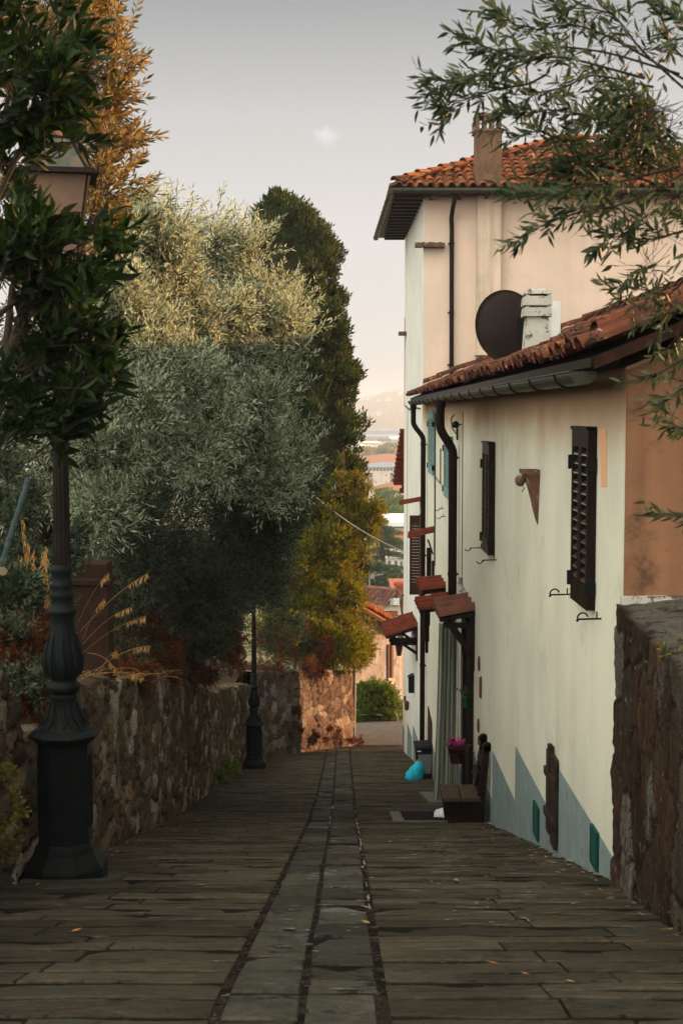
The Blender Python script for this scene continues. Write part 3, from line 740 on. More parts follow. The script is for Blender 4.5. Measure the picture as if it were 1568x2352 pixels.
downpipe(27.9, 975, 1005, 0, .05, house)

# louvred shutters on the street face
def shutter_window(parent, Y0, Y1, z0, z1, nslat, m_frame, leaves=2, proud=.055, top=.13, bot=.16, name="window_shutter"):
    x0 = XW - proud; x1 = XW - .006
    root = MB(); sl = MB(); w = (Y1 - Y0)/leaves; st = .055 if leaves > 1 else .07
    back = MB(); back.box((XW - .005, Y0 + .01, z0 + .01), (XW - .002, Y1 - .01, z1 - .01))
    for l in range(leaves):
        a = Y0 + l*w + .004; b = Y0 + (l+1)*w - .004
        root.box((x0, a, z0), (x1, a + st, z1)); root.box((x0, b - st, z0), (x1, b, z1))
        root.box((x0, a + st, z0), (x1, b - st, z0 + bot)); root.box((x0 , a + st, z1 - top), (x1, b - st, z1))
        root.box((x0 - .012, a, z1 - .012), (x1, b, z1 + .012))
        if nslat:
            za, zb = z0 + bot, z1 - top; dz = (zb - za)/nslat
            for k in range(nslat):
                zc = za + (k + .5)*dz
                sl.hexa([(x0 + .003, a + st, zc - dz*.34), (x1 - .004, a + st, zc + dz*.10), (x1 - .004, b - st, zc + dz*.10), (x0 + .003, b - st, zc - dz*.34)],
                          [(x0 + .003, a + st, zc - dz*.34 + .009), (x1 - .004, a + st, zc + dz*.10 + .009), (x1 - .004, b - st, zc + dz*.10 + .009), (x0 + .003, b - st, zc - dz*.34 + .009)])
    s = root.build(name, m_frame, parent)
    back.build("backing", K['dark'], s)
    if nslat: sl.build("slats", K['slat_blue'] if m_frame is K['bluesh'] else K['slat'], s)
    for z in (lerp(z0, z1, .12), lerp(z0, z1, .80)):
        h = MB(); h.box((x0 - .02, Y1 - .005, z - .05), (x1, Y1 + .03, z + .05)); h.build("hinge", K['iron'], s)
        h = MB(); h.box((x0 - .012, Y0 - .02, z - .045), (x1, Y0 + .005, z + .045)); h.build("hinge", K['iron'], s)
    return s
def wY(x, X=XW - .05): return PX(x, 1100, X)[1]
Ya, Yb = PX(1370, 1100, XW)[1], PX(1311, 1100, XW - .06)[1]
s1 = shutter_window(house, Ya, Yb, T(1403)*Ya, T(984)*Ya, 14, K['wood'], proud=.06)
tag(s1, "larger dark louvred window shutter nearest the orange wall")
Yc, Yd = PX(1137, 1100, XW)[1], PX(1109, 1100, XW - .06)[1]
s2 = shutter_window(house, Yc, Yd, T(1276)*Yc, T(1018)*Yc, 14, K['wood'], proud=.075)
tag(s2, "smaller dark louvred window shutter left of the stone bracket")
Ye, Yf = PX(1037, 1100, XW - .02)[1], PX(1022, 1100, XW - .02)[1]
s3 = shutter_window(house, Ye, Yf, T(1150)*Ye, T(1005)*Ye, 16, K['bluesh'], proud=.05); tag(s3, "blue green window shutter beside the nearer downpipe")
Yg_, Yh = PX(996, 1100, XW - .02)[1], PX(985.5, 1100, XW - .02)[1]
s4 = shutter_window(house, Yg_, Yh, T(1092)*Yg_, T(945)*Yg_, 16, K['bluesh'], proud=.05); tag(s4, "blue green window shutter just under the eave")
# cellar shutter of split boards
Y0, Y1 = PX(1284, 1800, XW)[1], PX(1263, 1800, XW)[1]
m = MB(); rdx = random.Random(4)
zt0, zb0 = T(1745)*Y0, T(1948)*Y0
cs = MB(); cs.box((XW - .012, Y0 + .01, zb0 + .03), (XW - .006, Y1 - .01, zt0 - .04))
nb = 4
for k in range(nb):
    a = lerp(Y0, Y1, k/nb) + .004; b = lerp(Y0, Y1, (k+1)/nb) - .006
    m.box((XW - .035 - rdx.random()*.012, a, zb0 + rdx.uniform(-.03, .05)), (XW - .013, b, zt0 + rdx.uniform(-.06, .08)))
for z in (lerp(zb0, zt0, .25), lerp(zb0, zt0, .72)): m.box((XW - .055, Y0 - .01, z - .03), (XW - .036, Y1 + .01, z + .03))
cel = m.build("cellar_hatch", mat('old_grey_brown_boards', (.018,.012,.009), .8, (.04,.03,.023), 5, vscale=(10,10,1), bump=.6), house)
cs.build("backing", K['dark'], cel)
# vents
for (xa, xb, yt, yb) in ((1377, 1362, 1915, 2003), (1240, 1229, 1859, 1934)):
    Y0, Y1 = PX(xa, yt, XW)[1], PX(xb, yt, XW)[1]; z1 = T(yt)*Y0; z0 = T(yb)*Y0
    m = MB(); m.box((XW - .014, Y0, z0), (XW - .005, Y1, z1))
    for (a, b, c_, d_) in ((Y0, Y0 + .02, z0, z1), (Y1 - .02, Y1, z0, z1), (Y0 + .02, Y1 - .02, z0, z0 + .02), (Y0 + .02, Y1 - .02, z1 - .02, z1)): m.box((XW - .026, a, c_), (XW - .0145, b, d_))
    nsl = 7
    for k in range(nsl):
        z = lerp(z0 + .02, z1 - .02, (k + .3)/nsl)
        m.hexa([(XW - .025, Y0 + .02, z - .004), (XW - .015, Y0 + .02, z + .018), (XW - .015, Y1 - .02, z + .018), (XW - .025, Y1 - .02, z - .004)],
               [(XW - .025, Y0 + .02, z), (XW - .015, Y0 + .02, z + .022), (XW - .015, Y1 - .02, z + .022), (XW - .025, Y1 - .02, z)])
    m.build("vent", K['vent'], house)
# carved bracket on the wall
Yt = 12.15
m = MB(); prof = []
secs = [(1078, .165, .11), (1088, .155, .12), (1096, .115, .11), (1110, .105, .09), (1126, .085, .08), (1150, .062, .065), (1172, .045, .05), (1192, .024, .03), (1206, .004, .012)]
rings = []
for (yy, out, wd) in secs:
    z = T(yy)*Yt; rings.append([(XW, Yt - wd, z), (XW - out*.75, Yt - wd*.9, z), (XW - out, Yt - wd*.3, z + .004), (XW - out, Yt + wd*.3, z + .004), (XW - out*.75, Yt + wd*.9, z), (XW, Yt + wd, z)])
Vr = [p for r_ in rings for p in r_]
m.add(Vr, [(i*6+k, i*6+k+1, i*6+k+7, i*6+k+6) for i in range(len(secs)-1) for k in range(5)] + [tuple(range(6))], False)
zk = T(1092)*Yt; ball = []
m.lathe((XW - .155, Yt, zk - .045), [(.004, -.05), (.03, -.04), (.045, -.01), (.045, .015), (.03, .04), (.004, .05)], 10)
brk = m.build("carved_bracket", K['stone'], house)
m = MB(); m.tube([(XW - .13, Yt, T(1104)*Yt), (XW - .135, Yt, T(1116)*Yt), (XW - .12, Yt, T(1122)*Yt), (XW - .14, Yt, T(1130)*Yt)], .004, 5); m.build("hook", K['iron'], brk)
# flower pot hooks under the windows
def hook(x, y, xt, up):
    a = PX(x, y, XW); Y = a[1]; z = a[2]; L = XW - P(xt, y, Y)[0]
    m = MB(); m.tube([(XW, Y, z), (XW - L, Y, z - .004)], .0065, 6)
    m.tube([(XW - .03, Y, z), (XW - .03, Y, z + .045)], .005, 6)
    s = 1 if up else -1; r = .035; c = (XW - L + (r if up else -r*.0), Y)
    pts = [(XW - L + (0 if up else 0) + (r - r*math.cos(t) if up else -(r - r*math.cos(t)) + 0), Y, z + s*r*1.1*math.sin(t)) for t in [math.pi*i/9 for i in range(9)]]
    m.tube(pts, .006, 6)
    m.lathe((XW - L, Y, z - .012), [(.003, -.01), (.011, 0), (.003, .01)], 8)
    m.build("pot_hook", K['iron'], house)
hook(1311, 1365, 1262, True); hook(1380, 1421, 1325, True); hook(1110, 1258, 1080, False); hook(1141, 1286, 1108, False)
hook(1018, 1168, 1008, False); hook(1022, 1186, 1012, False)

# ================================================================ canopies, doors on the street side
def canopy(parent, Y0, Y1, zw, slope, out, rowsp=.19, board=True, brackets=True, nm="door_canopy", mt=None, tl=.34, seed=1):
    mt = mt or K['tile_new']
    root = MB(); t = math.atan(slope); L = out/math.cos(t)
    if board:
        root.hexa([(XW, Y0, zw - .045), (XW, Y1, zw - .045), (XW - out, Y1, zw - .045 - out*slope), (XW - out, Y0, zw - .045 - out*slope)],
                  [(XW, Y0, zw), (XW, Y1, zw), (XW - out, Y1, zw - out*slope), (XW - out, Y0, zw - out*slope)])
        c = root.build(nm, K['wood'], parent)
    g = MB(); rdc_ = random.Random(seed); wd = .42 if board else .24; nr = max(1, int(round((Y1 - Y0)/wd))); wd = (Y1 - Y0)/nr; nc = 2 if out > .45 else 1
    prof = [(0, .012), (.03, .05), (.10, .092), (.20, .104), (.30, .092), (.37, .05), (.41, .014), (.70, .006), (1.0, .016)]
    for i in range(nr):
        ya = Y0 + i*wd + rdc_.uniform(-.008, .008)
        for c_ in range(nc):
            u0_ = c_*out/nc - .02; u1_ = (c_ + 1)*out/nc + .035; lf = .016*(1 - c_) + rdc_.uniform(0, .008); rr_ = rdc_.uniform(-.012, .012)
            def pt(q, h, dz): return (XW - min(q, out + .04) - rr_*(q > .05), 0, zw - q*slope + h + dz)
            A_ = []; B_ = []
            for (f, h) in prof:
                y = ya + f*wd*1.02
                p0 = pt(max(u0_, .003), h, lf); p1 = pt(u1_, h*1.06, lf - .004); A_.append(((p0[0], y, p0[2]), (p1[0], y, p1[2]))); B_.append(((p0[0], y, p0[2] - .0045), (p1[0], y, p1[2] - .0045)))
            n_ = len(prof); Vv = [q for a_ in A_ for q in a_] + [q for b_ in B_ for q in b_]; N2 = 2*n_; Ff = []
            for k in range(n_ - 1):
                t_ = 2*k; Ff += [(t_, t_+2, t_+3, t_+1), (N2+t_, N2+t_+1, N2+t_+3, N2+t_+2), (t_+1, t_+3, N2+t_+3, N2+t_+1), (t_, N2+t_, N2+t_+2, t_+2)]
            Ff += [(0, 1, N2+1, N2), (N2-2, 2*N2-2, 2*N2-1, N2-1)]; g.add(Vv, Ff)
    if board: g.build("canopy_tiles", mt, c)
    else: c = g.build(nm, mt, parent)
    if brackets and board:
        for y in (Y0 + .08, Y1 - .14):
            b = MB()
            b.beam((XW, y, zw - .62), (XW - out*.75, y, zw - .09 - out*slope*.75), .06)
            b.box((XW - .06, y - .035, zw - .75), (XW - .001, y + .035, zw - .06)); b.box((XW - out*.9, y - .032, zw - .13 - out*slope*.95), (XW - .061, y + .032, zw - .065 - out*slope*.95))
            b.build("canopy_bracket", K['wood'], c)
    return c
# nearest canopy, over the near door
z_ = T(1408)*17.7
c1 = canopy(house, 17.75, 19.2, z_, .18, .44, mt=mat('weathered_brown_canopy_tile', (.13,.05,.035), .85, (.08,.04,.03), 6, island=.15, bump=.4, spots=[((.4,.38,.34), 12, .70, .03)]), seed=3)
tag(c1, "weathered brown tiled canopy over the curtained door, nearest of the canopies")
c2 = canopy(house, 21.35, 22.5, T(1384)*21.8, .12, .50, seed=4, brackets=False); tag(c2, "red tiled canopy just behind the nearer downpipe")
c3 = canopy(house, 22.75, 24.2, T(1345)*23.3, .10, .38, seed=5, brackets=False); tag(c3, "red tiled canopy, upper one of the overlapping pair")
# dark timber and lamp bits hanging below the second canopy
m = MB(); Yb_ = 22.2; zt_ = T(1400)*Yb_
for k, (w, h) in enumerate(((.10, .25), (.075, .5), (.045, .68))): m.box((XW - .34 - w/2, Yb_ - .05, zt_ - h), (XW - .34 + w/2, Yb_ + .05, zt_ - (0, .25, .5)[k]))
m.build("hanging_bracket", K['wood'], c2)
def door(parent, Y0, Y1, z1, name="door", m_=None, proud=.02):
    m = MB(); z0 = zg((Y0+Y1)/2) + .06; n = 5
    for k in range(n): m.box((XW - proud, lerp(Y0, Y1, k/n) + .003, z0), (XW - .003, lerp(Y0, Y1, (k+1)/n) - .003, z1))
    d = m.build(name, m_ or K['wood'], parent)
    f = MB(); f.box((XW - .06, Y0 - .07, z0 - .3), (XW - .002, Y0 - .002, z1 + .08)); f.box((XW - .06, Y1 + .002, z0 - .3), (XW - .002, Y1 + .07, z1 + .08)); f.box((XW - .06, Y0, z1 + .003), (XW - .002, Y1, z1 + .08))
    f.build("door_frame", K['wood'], d)
    return d
d1 = door(house, 17.95, 18.85, T(1440)*18.4); 
d2 = door(house, 21.4, 22.3, T(1430)*21.8)
hm = MB(); hm.tube([(XW - .02, 22.28, T(1556)*22.2), (XW - .10, 22.28, T(1556)*22.2), (XW - .10, 22.2, T(1556)*22.2)], .012, 6); hm.build("handle", K['iron'], d2)
# pale doorstep slabs
m = MB()
m.hexa([(1.20, 19.2, zg(19.2) - .1), (XW, 19.2, zg(19.2) - .1), (XW, 21.6, zg(21.6) - .1), (1.20, 21.6, zg(21.6) - .1)], [(1.20, 19.2, zg(19.2) + .05), (XW, 19.2, zg(19.2) + .05), (XW, 21.6, zg(21.6) + .05), (1.20, 21.6, zg(21.6) + .05)])
m.build("doorstep", K['pale_stone'], house)
# niche (meter cupboard) low on the wall with a sloping head
Y0, Y1 = PX(992.5, 1650, XW)[1], PX(984, 1650, XW)[1]
m = MB(); m.hexa([(XW - .002, Y0, zg(Y0)), (XW - .002, Y1, zg(Y1)), (XW - .002, Y1, T(1622)*Y1), (XW - .002, Y0, T(1660)*Y0)], [(XW - .022, Y0, zg(Y0)), (XW - .022, Y1, zg(Y1)), (XW - .022, Y1, T(1622)*Y1), (XW - .022, Y0, T(1660)*Y0)])
m.build("meter_cupboard", K['shutter'], house)
# cables on the street face
def cable(parent, pts, r=.008, mt=None, nm="cable", n=5):
    m = MB(); m.tube(pts, r, n); return m.build(nm, mt or K['wirebrown'], parent)
def wp(x, y, X=XW - .015): return PX(x, y, X)
cable(house, [(XW - .014, 19.62, T(y)*19.62) for y in (945, 1100, 1300, 1500, 1800)], .007)
cable(house, [(XW - .02, 25.3, T(y)*25.3) for y in (950, 1100, 1300)], .014, K['gutter'], "conduit")
cable(house, [(XW - .02, 23.9, T(y)*23.9) for y in (1030, 1111)] , .012)
a = wp(1012, 1112); b = wp(994, 1085)
cable(house, [a, (a[0], (a[1]+b[1])/2, (a[2]+b[2])/2 - .02), b], .009)
cable(house, [(XW - .03, 20.9, T(952)*20.9), (XW - .10, 20.6, T(962)*20.6), (XW - .09, 20.4, T(985)*20.4), (XW - .05, 20.1, T(1000)*20.1)], .011)
m = MB(); q = (XW - .08, 20.0, T(975)*20.0)
m.lathe((q[0], q[1], q[2]), [(.01, -.05), (.045, -.04), (.05, 0), (.04, .03), (.01, .05)], 10); m.beam((XW, q[1], q[2]), (q[0], q[1], q[2]), .02)
m.tube([(q[0]+.02, q[1], q[2] - .05), (q[0]+.025, q[1], q[2] - .22)], .014, 6)
for k in range(3): m.lathe((q[0]+.022, q[1], q[2] - .09 - .045*k), [(.004, .012), (.026, .008), (.004, -.01)], 8)
m.build("insulator", K['iron'], house)
m = MB(); q = (XW, 19.7, T(1340)*19.7)
m.tube([(XW, 19.7, q[2]), (XW - .07, 19.6, q[2] + .02), (XW - .02, 19.3, q[2] - .02), (XW - .1, 18.9, q[2] - .01)], .012, 6)
m.box((XW - .05, 19.62, q[2]), (XW - .001, 19.7, q[2] + .09)); m.build("tap", K['galv'], house)
# terracotta plaques near the door
for (xc, y0, y1, w, d_) in ((1097.5, 1506, 1542, .16, .02), (1100, 1552, 1606, .06, .03), (1096, 1650, 1683, .15, .02), (1097, 1690, 1712, .10, .015)):
    Yc_ = PX(xc, y0, XW - d_)[1]; za, zb = T(y1)*Yc_, T(y0)*Yc_; m = MB()
    n = 10; ring = [(Yc_ + w/2*math.cos(2*math.pi*k/n), (za+zb)/2 + (zb-za)/2*math.sin(2*math.pi*k/n)) for k in range(n)]
    m.hexa([(XW - .001, a, b) for a, b in ring], [(XW - d_, lerp(Yc_, a, .85), lerp((za+zb)/2, b, .9)) for a, b in ring])
    m.build("wall_plaque", K['terracotta'], house)

# ================================================================ TALL HOUSE
tall = thing("tall_house", "tall house with peach-lit front and hipped tile roof standing behind the low cream house", "house", (XW, 29.5, zg(30)))
TY0, TY1, TX1 = 29.45, 35.85, 9.2; TEZ = T(448)*29.5
XN, XF = PX(970, 700, 1.68)[0], 1.585
def tx(Y): return lerp(1.675, 1.585, (Y - TY0)/(TY1 - TY0))
m = MB(); m.add([(1.675 + .02, TY0, -9.6), (TX1, TY0, -9.6), (TX1, TY0, TEZ + .1), (1.695, TY0, TEZ + .1), (TX1, TY1, -9.6), (TX1, TY1, TEZ + .1), (1.605, TY1, -9.6), (1.605, TY1, TEZ + .1)],
    [(0,1,2,3), (1,4,5,2), (4,6,7,5)])
m.build("front_wall", K['peach'], tall)
m = MB(); m.hexa([(1.675, TY0 - .003, -9.6), (1.695, TY0 - .003, -9.6), (1.605, TY1 + .002, -9.6), (1.56, TY1 + .002, -9.6)],
                 [(1.675, TY0 - .003, TEZ + .08), (1.695, TY0 - .003, TEZ + .08), (1.605, TY1 + .002, TEZ + .08), (1.585, TY1 + .002, TEZ + .08)])
m.build("wall", K['whitewall2'], tall)
for (y0, y1, z) in ((29.5, 31.8, -7.05), (31.8, 33.9, -7.45), (33.9, 35.8, -7.9)):
    m = MB(); m.hexa([(tx(y0) - .005, y0, zg(y0) - .2), (tx(y1) - .03, y1 - .002, zg(y1) - .2), (tx(y1) - .03, y1 - .002, z), (tx(y0) - .005, y0, z)],
           [(tx(y0) + .01, y0, zg(y0) - .2), (tx(y1), y1 - .002, zg(y1) - .2), (tx(y1), y1 - .002, z), (tx(y0) + .01, y0, z)])
    m.build("plinth", K['plinth'], tall)
# eaves, hip roof
ex0 = P(905, 432, 28.85)[0]; exf = 0.93; ey0, ey1 = 28.85, 36.35; ez = P(905, 436, 28.85)[2]; ex1 = TX1 + .6
apex = P(1320, 312, 32.6); az = ez + .42*3.75; ax0 = ex0 + 3.9; ax1 = ex1 - 3.9; ym = (ey0 + ey1)/2
m = MB()
b4 = [(ex0, ey0, ez - .04), (ex1, ey0, ez - .04), (ex1, ey1, ez - .04), (exf, ey1, ez - .04)]
t4 = [(ex0, ey0, ez + .03), (ex1, ey0, ez + .03), (ex1, ey1, ez + .03), (exf, ey1, ez + .03)]
m.hexa(b4, t4)
m.add([(ex0, ey0, ez + .031), (ex1, ey0, ez + .031), (ex1, ey1, ez + .031), (exf, ey1, ez + .031), (ax0, ym, az), (ax1, ym, az)], [(0,1,5,4), (1,2,5), (2,3,4,5), (3,0,4)])
troof = m.build("roof", K['wood'], tall)
slf = (az - ez)/(ym - ey0)
Lf = math.hypot(1, slf)
def mask_front(a, v):
    y = v/Lf; t = y/(ym - ey0); return t <= 1 and a > 3.9*t - .02 and a < (ex1 - ex0) - 3.9*t
gf = tile_field((ex0, ey0 - .04, ez + .03), (1, 0, 0), (0, 1, slf), int((ex1-ex0)/.21), int(3.75*Lf/.34)+1, mask_front, sp=.21, step=.34, jit=.8, rd=random.Random(21))
sls = (az - ez)/3.9; Ls = math.hypot(1, sls); side_len = ey1 - ey0
def mask_side(a, v):
    t = (v/Ls)/3.9; return t <= 1 and a > 3.75*t - .05 and a < side_len - 3.75*t
gs = tile_field((ex0 - .06, ey0, ez + .03), (0, 1, 0), (1, 0, sls), int(side_len/.21), int(3.9*Ls/.34)+1, mask_side, sp=.21, step=.34, jit=.8, rd=random.Random(22))
hip = ridge_tiles([(ex0 + .02, ey0 + .02, ez + .06), (ax0, ym, az + .03), (ax1, ym, az + .03)], random.Random(5), .36)
hip2 = ridge_tiles([(exf + .1, ey1, ez + .06), (ax0, ym, az + .03)], random.Random(6), .36)
hip3 = ridge_tiles([(ax1, ym, az + .03), (ex1, ey0, ez + .06)], random.Random(6), .36)
join_np("roof_tiles", [gf, gs, hip, hip2, hip3], K['tile'], troof)
# gutters
m = MB(); m.tube([(ex0 - .03, ey0 - .07, ez - .02), (ex1, ey0 - .07, ez - .02)], .055, 10)
for k in range(12): m.tube([(ex0 + .3 + k*.7, ey0 - .07, ez + .03), (ex0 + .3 + k*.7, ey0 - .07, ez - .085)], .012, 5)
m.build("gutter", K['gutter'], tall)
m = MB(); m.tube([(ex0 - .06, ey0 - .05, ez - .03), (exf - .06, ey1, ez - .03)], .065, 10)
for k in range(11):
    t = k/10; m.tube([(lerp(ex0, exf, t) - .06, lerp(ey0, ey1, t), ez - .03), (lerp(ex0, exf, t) - .06, lerp(ey0, ey1, t) + .03, ez - .03)], .073, 10)
m.build("gutter", K['gutter'], tall)
# soffit rafters
for k in range(14):
    m = MB(); y = ey0 + .3 + k*.53; m.box((ex0 + .02, y, ez - .12), (tx(min(max(y, TY0), TY1)), y + .07, ez - .042)); m.build("rafter", K['wood'], troof)
for k in range(13):
    m = MB(); x = 1.8 + k*.55; m.box((x, ey0 + .02, ez - .12), (x + .07, TY0, ez - .042)); m.build("rafter", K['wood'], troof)
# chimney breast on the front
xa, xb = P(1095, 500, 29.3)[0], P(1150, 500, 29.3)[0]; zbot = P(1100, 815, 29.3)[2]
m = MB(); m.prism([(xa, zbot + .05), (xb, zbot + .05), (xb, ez - .045), (xa, ez - .045)], 29.25, 29.449)
m.prism([(xa - .02, zbot - .01), (xb + .02, zbot - .01), (xb + .02, zbot + .05), (xa - .02, zbot + .05)], 29.22, 29.448)
m.build("chimney_breast", K['breast'], tall)
# chimney on the roof edge
cx0, cx1 = P(1090, 400, 29.2)[0], P(1149, 400, 29.2)[0]; cz0 = ez + .05; cz1 = P(1100, 306, 29.2)[2]; czt = P(1100, 270, 29.2)[2]
m = MB(); m.box((cx0, 29.0, cz0), (cx1, 29.5, cz1)); ch = m.build("chimney", K['rust_stone'], troof)
for o_ in (ch,):
    pass
m = MB(); m.box((cx0 - .04, 28.96, cz1), (cx1 + .04, 29.54, cz1 + .05))
for k in range(4):
    x = lerp(cx0 + .01, cx1 - .07, k/3)
    for y in (29.02, 29.42): m.box((x, y, cz1 + .05), (x + .06, y + .06, czt))
for y in (29.15, 29.29):
    for x in (cx0 + .01, cx1 - .07): m.box((x, y, cz1 + .05), (x + .06, y + .06, czt))
m.box((cx0 - .02, 28.98, czt), (cx1 + .02, 29.52, czt + .05))
m.build("chimney_cap", K['rust_stone'], troof)
# stone ledges
a = P(953, 562, 29.3); b = P(1021, 562, 29.3)
m = MB(); n = 9
for k in range(n):
    xx = lerp(a[0], b[0], k/n); dz = random.uniform(-.012, .012)
    m.box((xx, 29.22, a[2] - .045 + dz), (xx + (b[0]-a[0])/n - .004, TY0 - .004, a[2] + .045 + dz))
m.build("stone_ledge", K['stone'], tall)
m = MB(); q = P(923, 766, 35.2); m.box((tx(35) - .19, 35.0, q[2] - .04), (tx(35) - .001, 35.5, q[2] + .04)); m.build("stone_ledge", K['stone'], tall)
# downpipe on the front
px_ = P(1040, 450, 29.3)[0]; px2 = P(1035, 700, 29.35)[0]
m = MB(); m.tube([(px_, 28.88, ez - .08), (px_, 28.95, ez - .2), (px_ - .02, 29.2, ez - .36), (px2, 29.36, ez - .5), (px2 + .01, 29.36, ez - .7), (px2 + .02, 29.36, .55)], .045, 12)
for z in (ez - 1.0, ez - 2.4, 1.0): m.tube([(px2 + .01, 29.36, z + .02), (px2 + .01, 29.36, z - .02)], .052, 12); m.box((px2 - .06, 29.37, z - .01), (px2 + .07, TY0 - .001, z + .01))
m.build("downpipe", K['iron_brown'], tall)
# things on the tall house's street face
def on_face(x, X=None):
    for _ in range(3):
        Y = PX(x, 1000, tx(32))[1]
    return Y
def canopy_t(Y0, Y1, zw, slope, out, **k): return canopy(tall, Y0, Y1, zw, slope, out, **k)
c4 = canopy_t(30.6, 32.6, T(1425)*31.6, .30, .72, seed=9); tag(c4, "deep red tiled canopy farthest down the street with a lantern under it")
m = MB(); m.box((XW - .62, 30.75, T(1478)*31), (XW - .02, 30.87, T(1462)*31)); m.box((XW - .62, 30.75, T(1461)*31), (XW - .50, 30.87, T(1452)*31)); m.build("canopy_beam", K['wood'], c4)
c5 = canopy_t(29.9, 30.2, T(1152)*30.2, .18, .42, board=False, brackets=False, seed=10, nm="window_canopy", rowsp=.3); tag(c5, "single red tile over the brown louvred shutter")
c6 = canopy(house, 25.4, 25.85, T(1222)*25.8, .22, .44, board=False, brackets=False, seed=11, nm="window_canopy", rowsp=.22); tag(c6, "single red tile propped over the dark window right of the shutter")
m = MB(); m.beam((XW - .12, 25.6, T(1238)*25.7), (XW - .03, 25.6, T(1272)*25.7), .03); m.build("tile_prop", K['shutter'], c6)
door(tall, 32.7, 33.5, T(1500)*33)
# open brown shutter leaf standing out from the wall
Yl = 30.0; xa, xb = P(940.5, 1200, Yl)[0], 1.69
zt1, zb1 = T(1184)*Yl, T(1366)*Yl
m = MB(); st = .045
m.box((xa, Yl, zb1), (xa + st, Yl + .04, zt1)); m.box((xb - st, Yl, zb1 - .03), (xb, Yl + .04, zt1 + .03))
m.box((xa + st, Yl, zb1), (xb - st, Yl + .04, zb1 + .20)); m.box((xa + st, Yl, zt1 - .16), (xb - st, Yl + .04, zt1))
n = 21
for k in range(n):
    z = lerp(zb1 + .2, zt1 - .16, (k + .5)/n)
    m.hexa([(xa + st, Yl + .002, z - .028), (xb - st, Yl + .002, z - .028), (xb - st, Yl + .036, z + .02), (xa + st, Yl + .036, z + .02)],
           [(xa + st, Yl + .002, z - .02), (xb - st, Yl + .002, z - .02), (xb - st, Yl + .036, z + .028), (xa + st, Yl + .036, z + .028)])
ls = m.build("window_shutter", K['shutter'], tall); tag(ls, "brown louvred shutter leaf standing open from the pale wall")
# second pair of dark shutters, nearer the conduit
m = MB()
for (xa_, xb_, ya, yb, Yl2) in ((979, 990, 1258, 1345, 26.4), (991, 999, 1288, 1345, 25.6)):
    p0 = P(xa_, yb, Yl2); p1 = P(xb_, ya, Yl2)
    m.box((p0[0], Yl2, T(1358)*Yl2), (p1[0], Yl2 + .04, p1[2]))
    for k in range(9):
        z = lerp(T(1345)*Yl2, p1[2] - .05, k/9); m.box((p0[0] + .015, Yl2 - .012, z), (p1[0] - .015, Yl2 - .001, z + .03))
m.build("window_shutter", K['wood'], house)
# far shutters tilted out in a stack along the wall, high up (seen edge on)
p0 = PX(921, 980, 1.56)
m = MB()
for k in range(13):
    yy = lerp(985, 1110, k/13); Y = 36.4 ; z = T(yy)*Y; w = .05 + .010*k
    x = P(924.5 - k*.45, yy, Y)[0]
    m.hexa([(x - w, Y - .3, z - .14), (x + .06, Y - .3, z - .14), (x + .06, Y + .25, z - .14), (x - w, Y + .25, z - .14)], [(x - .02 - w*1.1, Y - .3, z), (x + .05, Y - .3, z - .01), (x + .05, Y + .25, z - .01), (x - .02 - w*1.1, Y + .25, z)])
m.box((P(917.5, 1120, 36.4)[0], 36.1, T(1131)*36.4), (1.60, 36.6, T(1122)*36.4))
m.box((1.55, 35.86, T(1131)*36.4), (1.62, 36.7, T(985)*36.4))
ts = m.build("hung_tiles", K['tile_new'], tall)
# iron wall clamp
p0 = PX(927, 1366, 1.58)
m = MB(); m.tube([(p0[0] - .04, 34.9, T(1366)*34.9), (p0[0] - .11, 34.9, T(1368)*34.9), (p0[0] - .115, 34.9, T(1385)*34.9), (p0[0] - .08, 34.9, T(1410)*34.9), (p0[0] - .07, 34.9, T(1430)*34.9)], [.03,.04,.035,.03,.02], 7)
m.build("iron_clamp", K['stone'], tall)
# letterbox, bell
q = PX(950, 1572, 1.60); Yq = 31.6
m = MB(); m.box((XW - .17, Yq, T(1592)*Yq), (XW - .012, Yq + .3, T(1558)*Yq)); m.prism([(XW - .19, T(1558)*Yq), (XW - .01, T(1558)*Yq), (XW - .01, T(1552)*Yq), (XW - .10, T(1552)*Yq)], Yq - .02, Yq + .32)
lb = m.build("letterbox", K['blackp'], tall)
m = MB(); m.lathe((tx(33) - .1, 32.9, T(1632)*32.9), [(.02, 0), (.05, .03), (.055, .2), (.02, .23)], 10); m.lathe((tx(33) - .13, 33.2, T(1618)*33), [(.02, 0), (.03, .15)], 8); m.build("wall_vase", K['terracotta'], tall)
# seam / cables down the face
cable(tall, [(tx(34.4) - .012, 34.4, T(y)*34.4) for y in (940, 1150, 1400, 1640)], .007, K['iron_brown'])
cable(tall, [(tx(35.7) - .012, 35.7, T(y)*35.7) for y in (730, 860, 930)], .009, K['wirebrown'])
a = (tx(35.5) - .02, 35.5, T(931)*35.5); b = (tx(30) - .02, 30.0, T(938)*30.0)
cable(tall, [a, ((a[0]+b[0])/2 - .02, 33.5, (a[2]+b[2])/2 - .06), ((a[0]+b[0])/2, 31.5, (a[2]+b[2])/2 - .02), b], .014, K['iron'])
# wires across to the trees
wr = P(928, 1268, 35.7); wl = P(700, 1120, 38.0); wm = [((1-t)*np.array(wl) + t*np.array(wr)) - np.array([0, 0, .16*math.sin(math.pi*t)]) for t in [i/14 for i in range(15)]]
m = MB(); m.tube([tuple(p) for p in wm], .012, 5); o = m.build("overhead_cable", K['wire'], loc=wr); tag(o, "pale sagging cable stretched from the tall house to the trees", "cable")

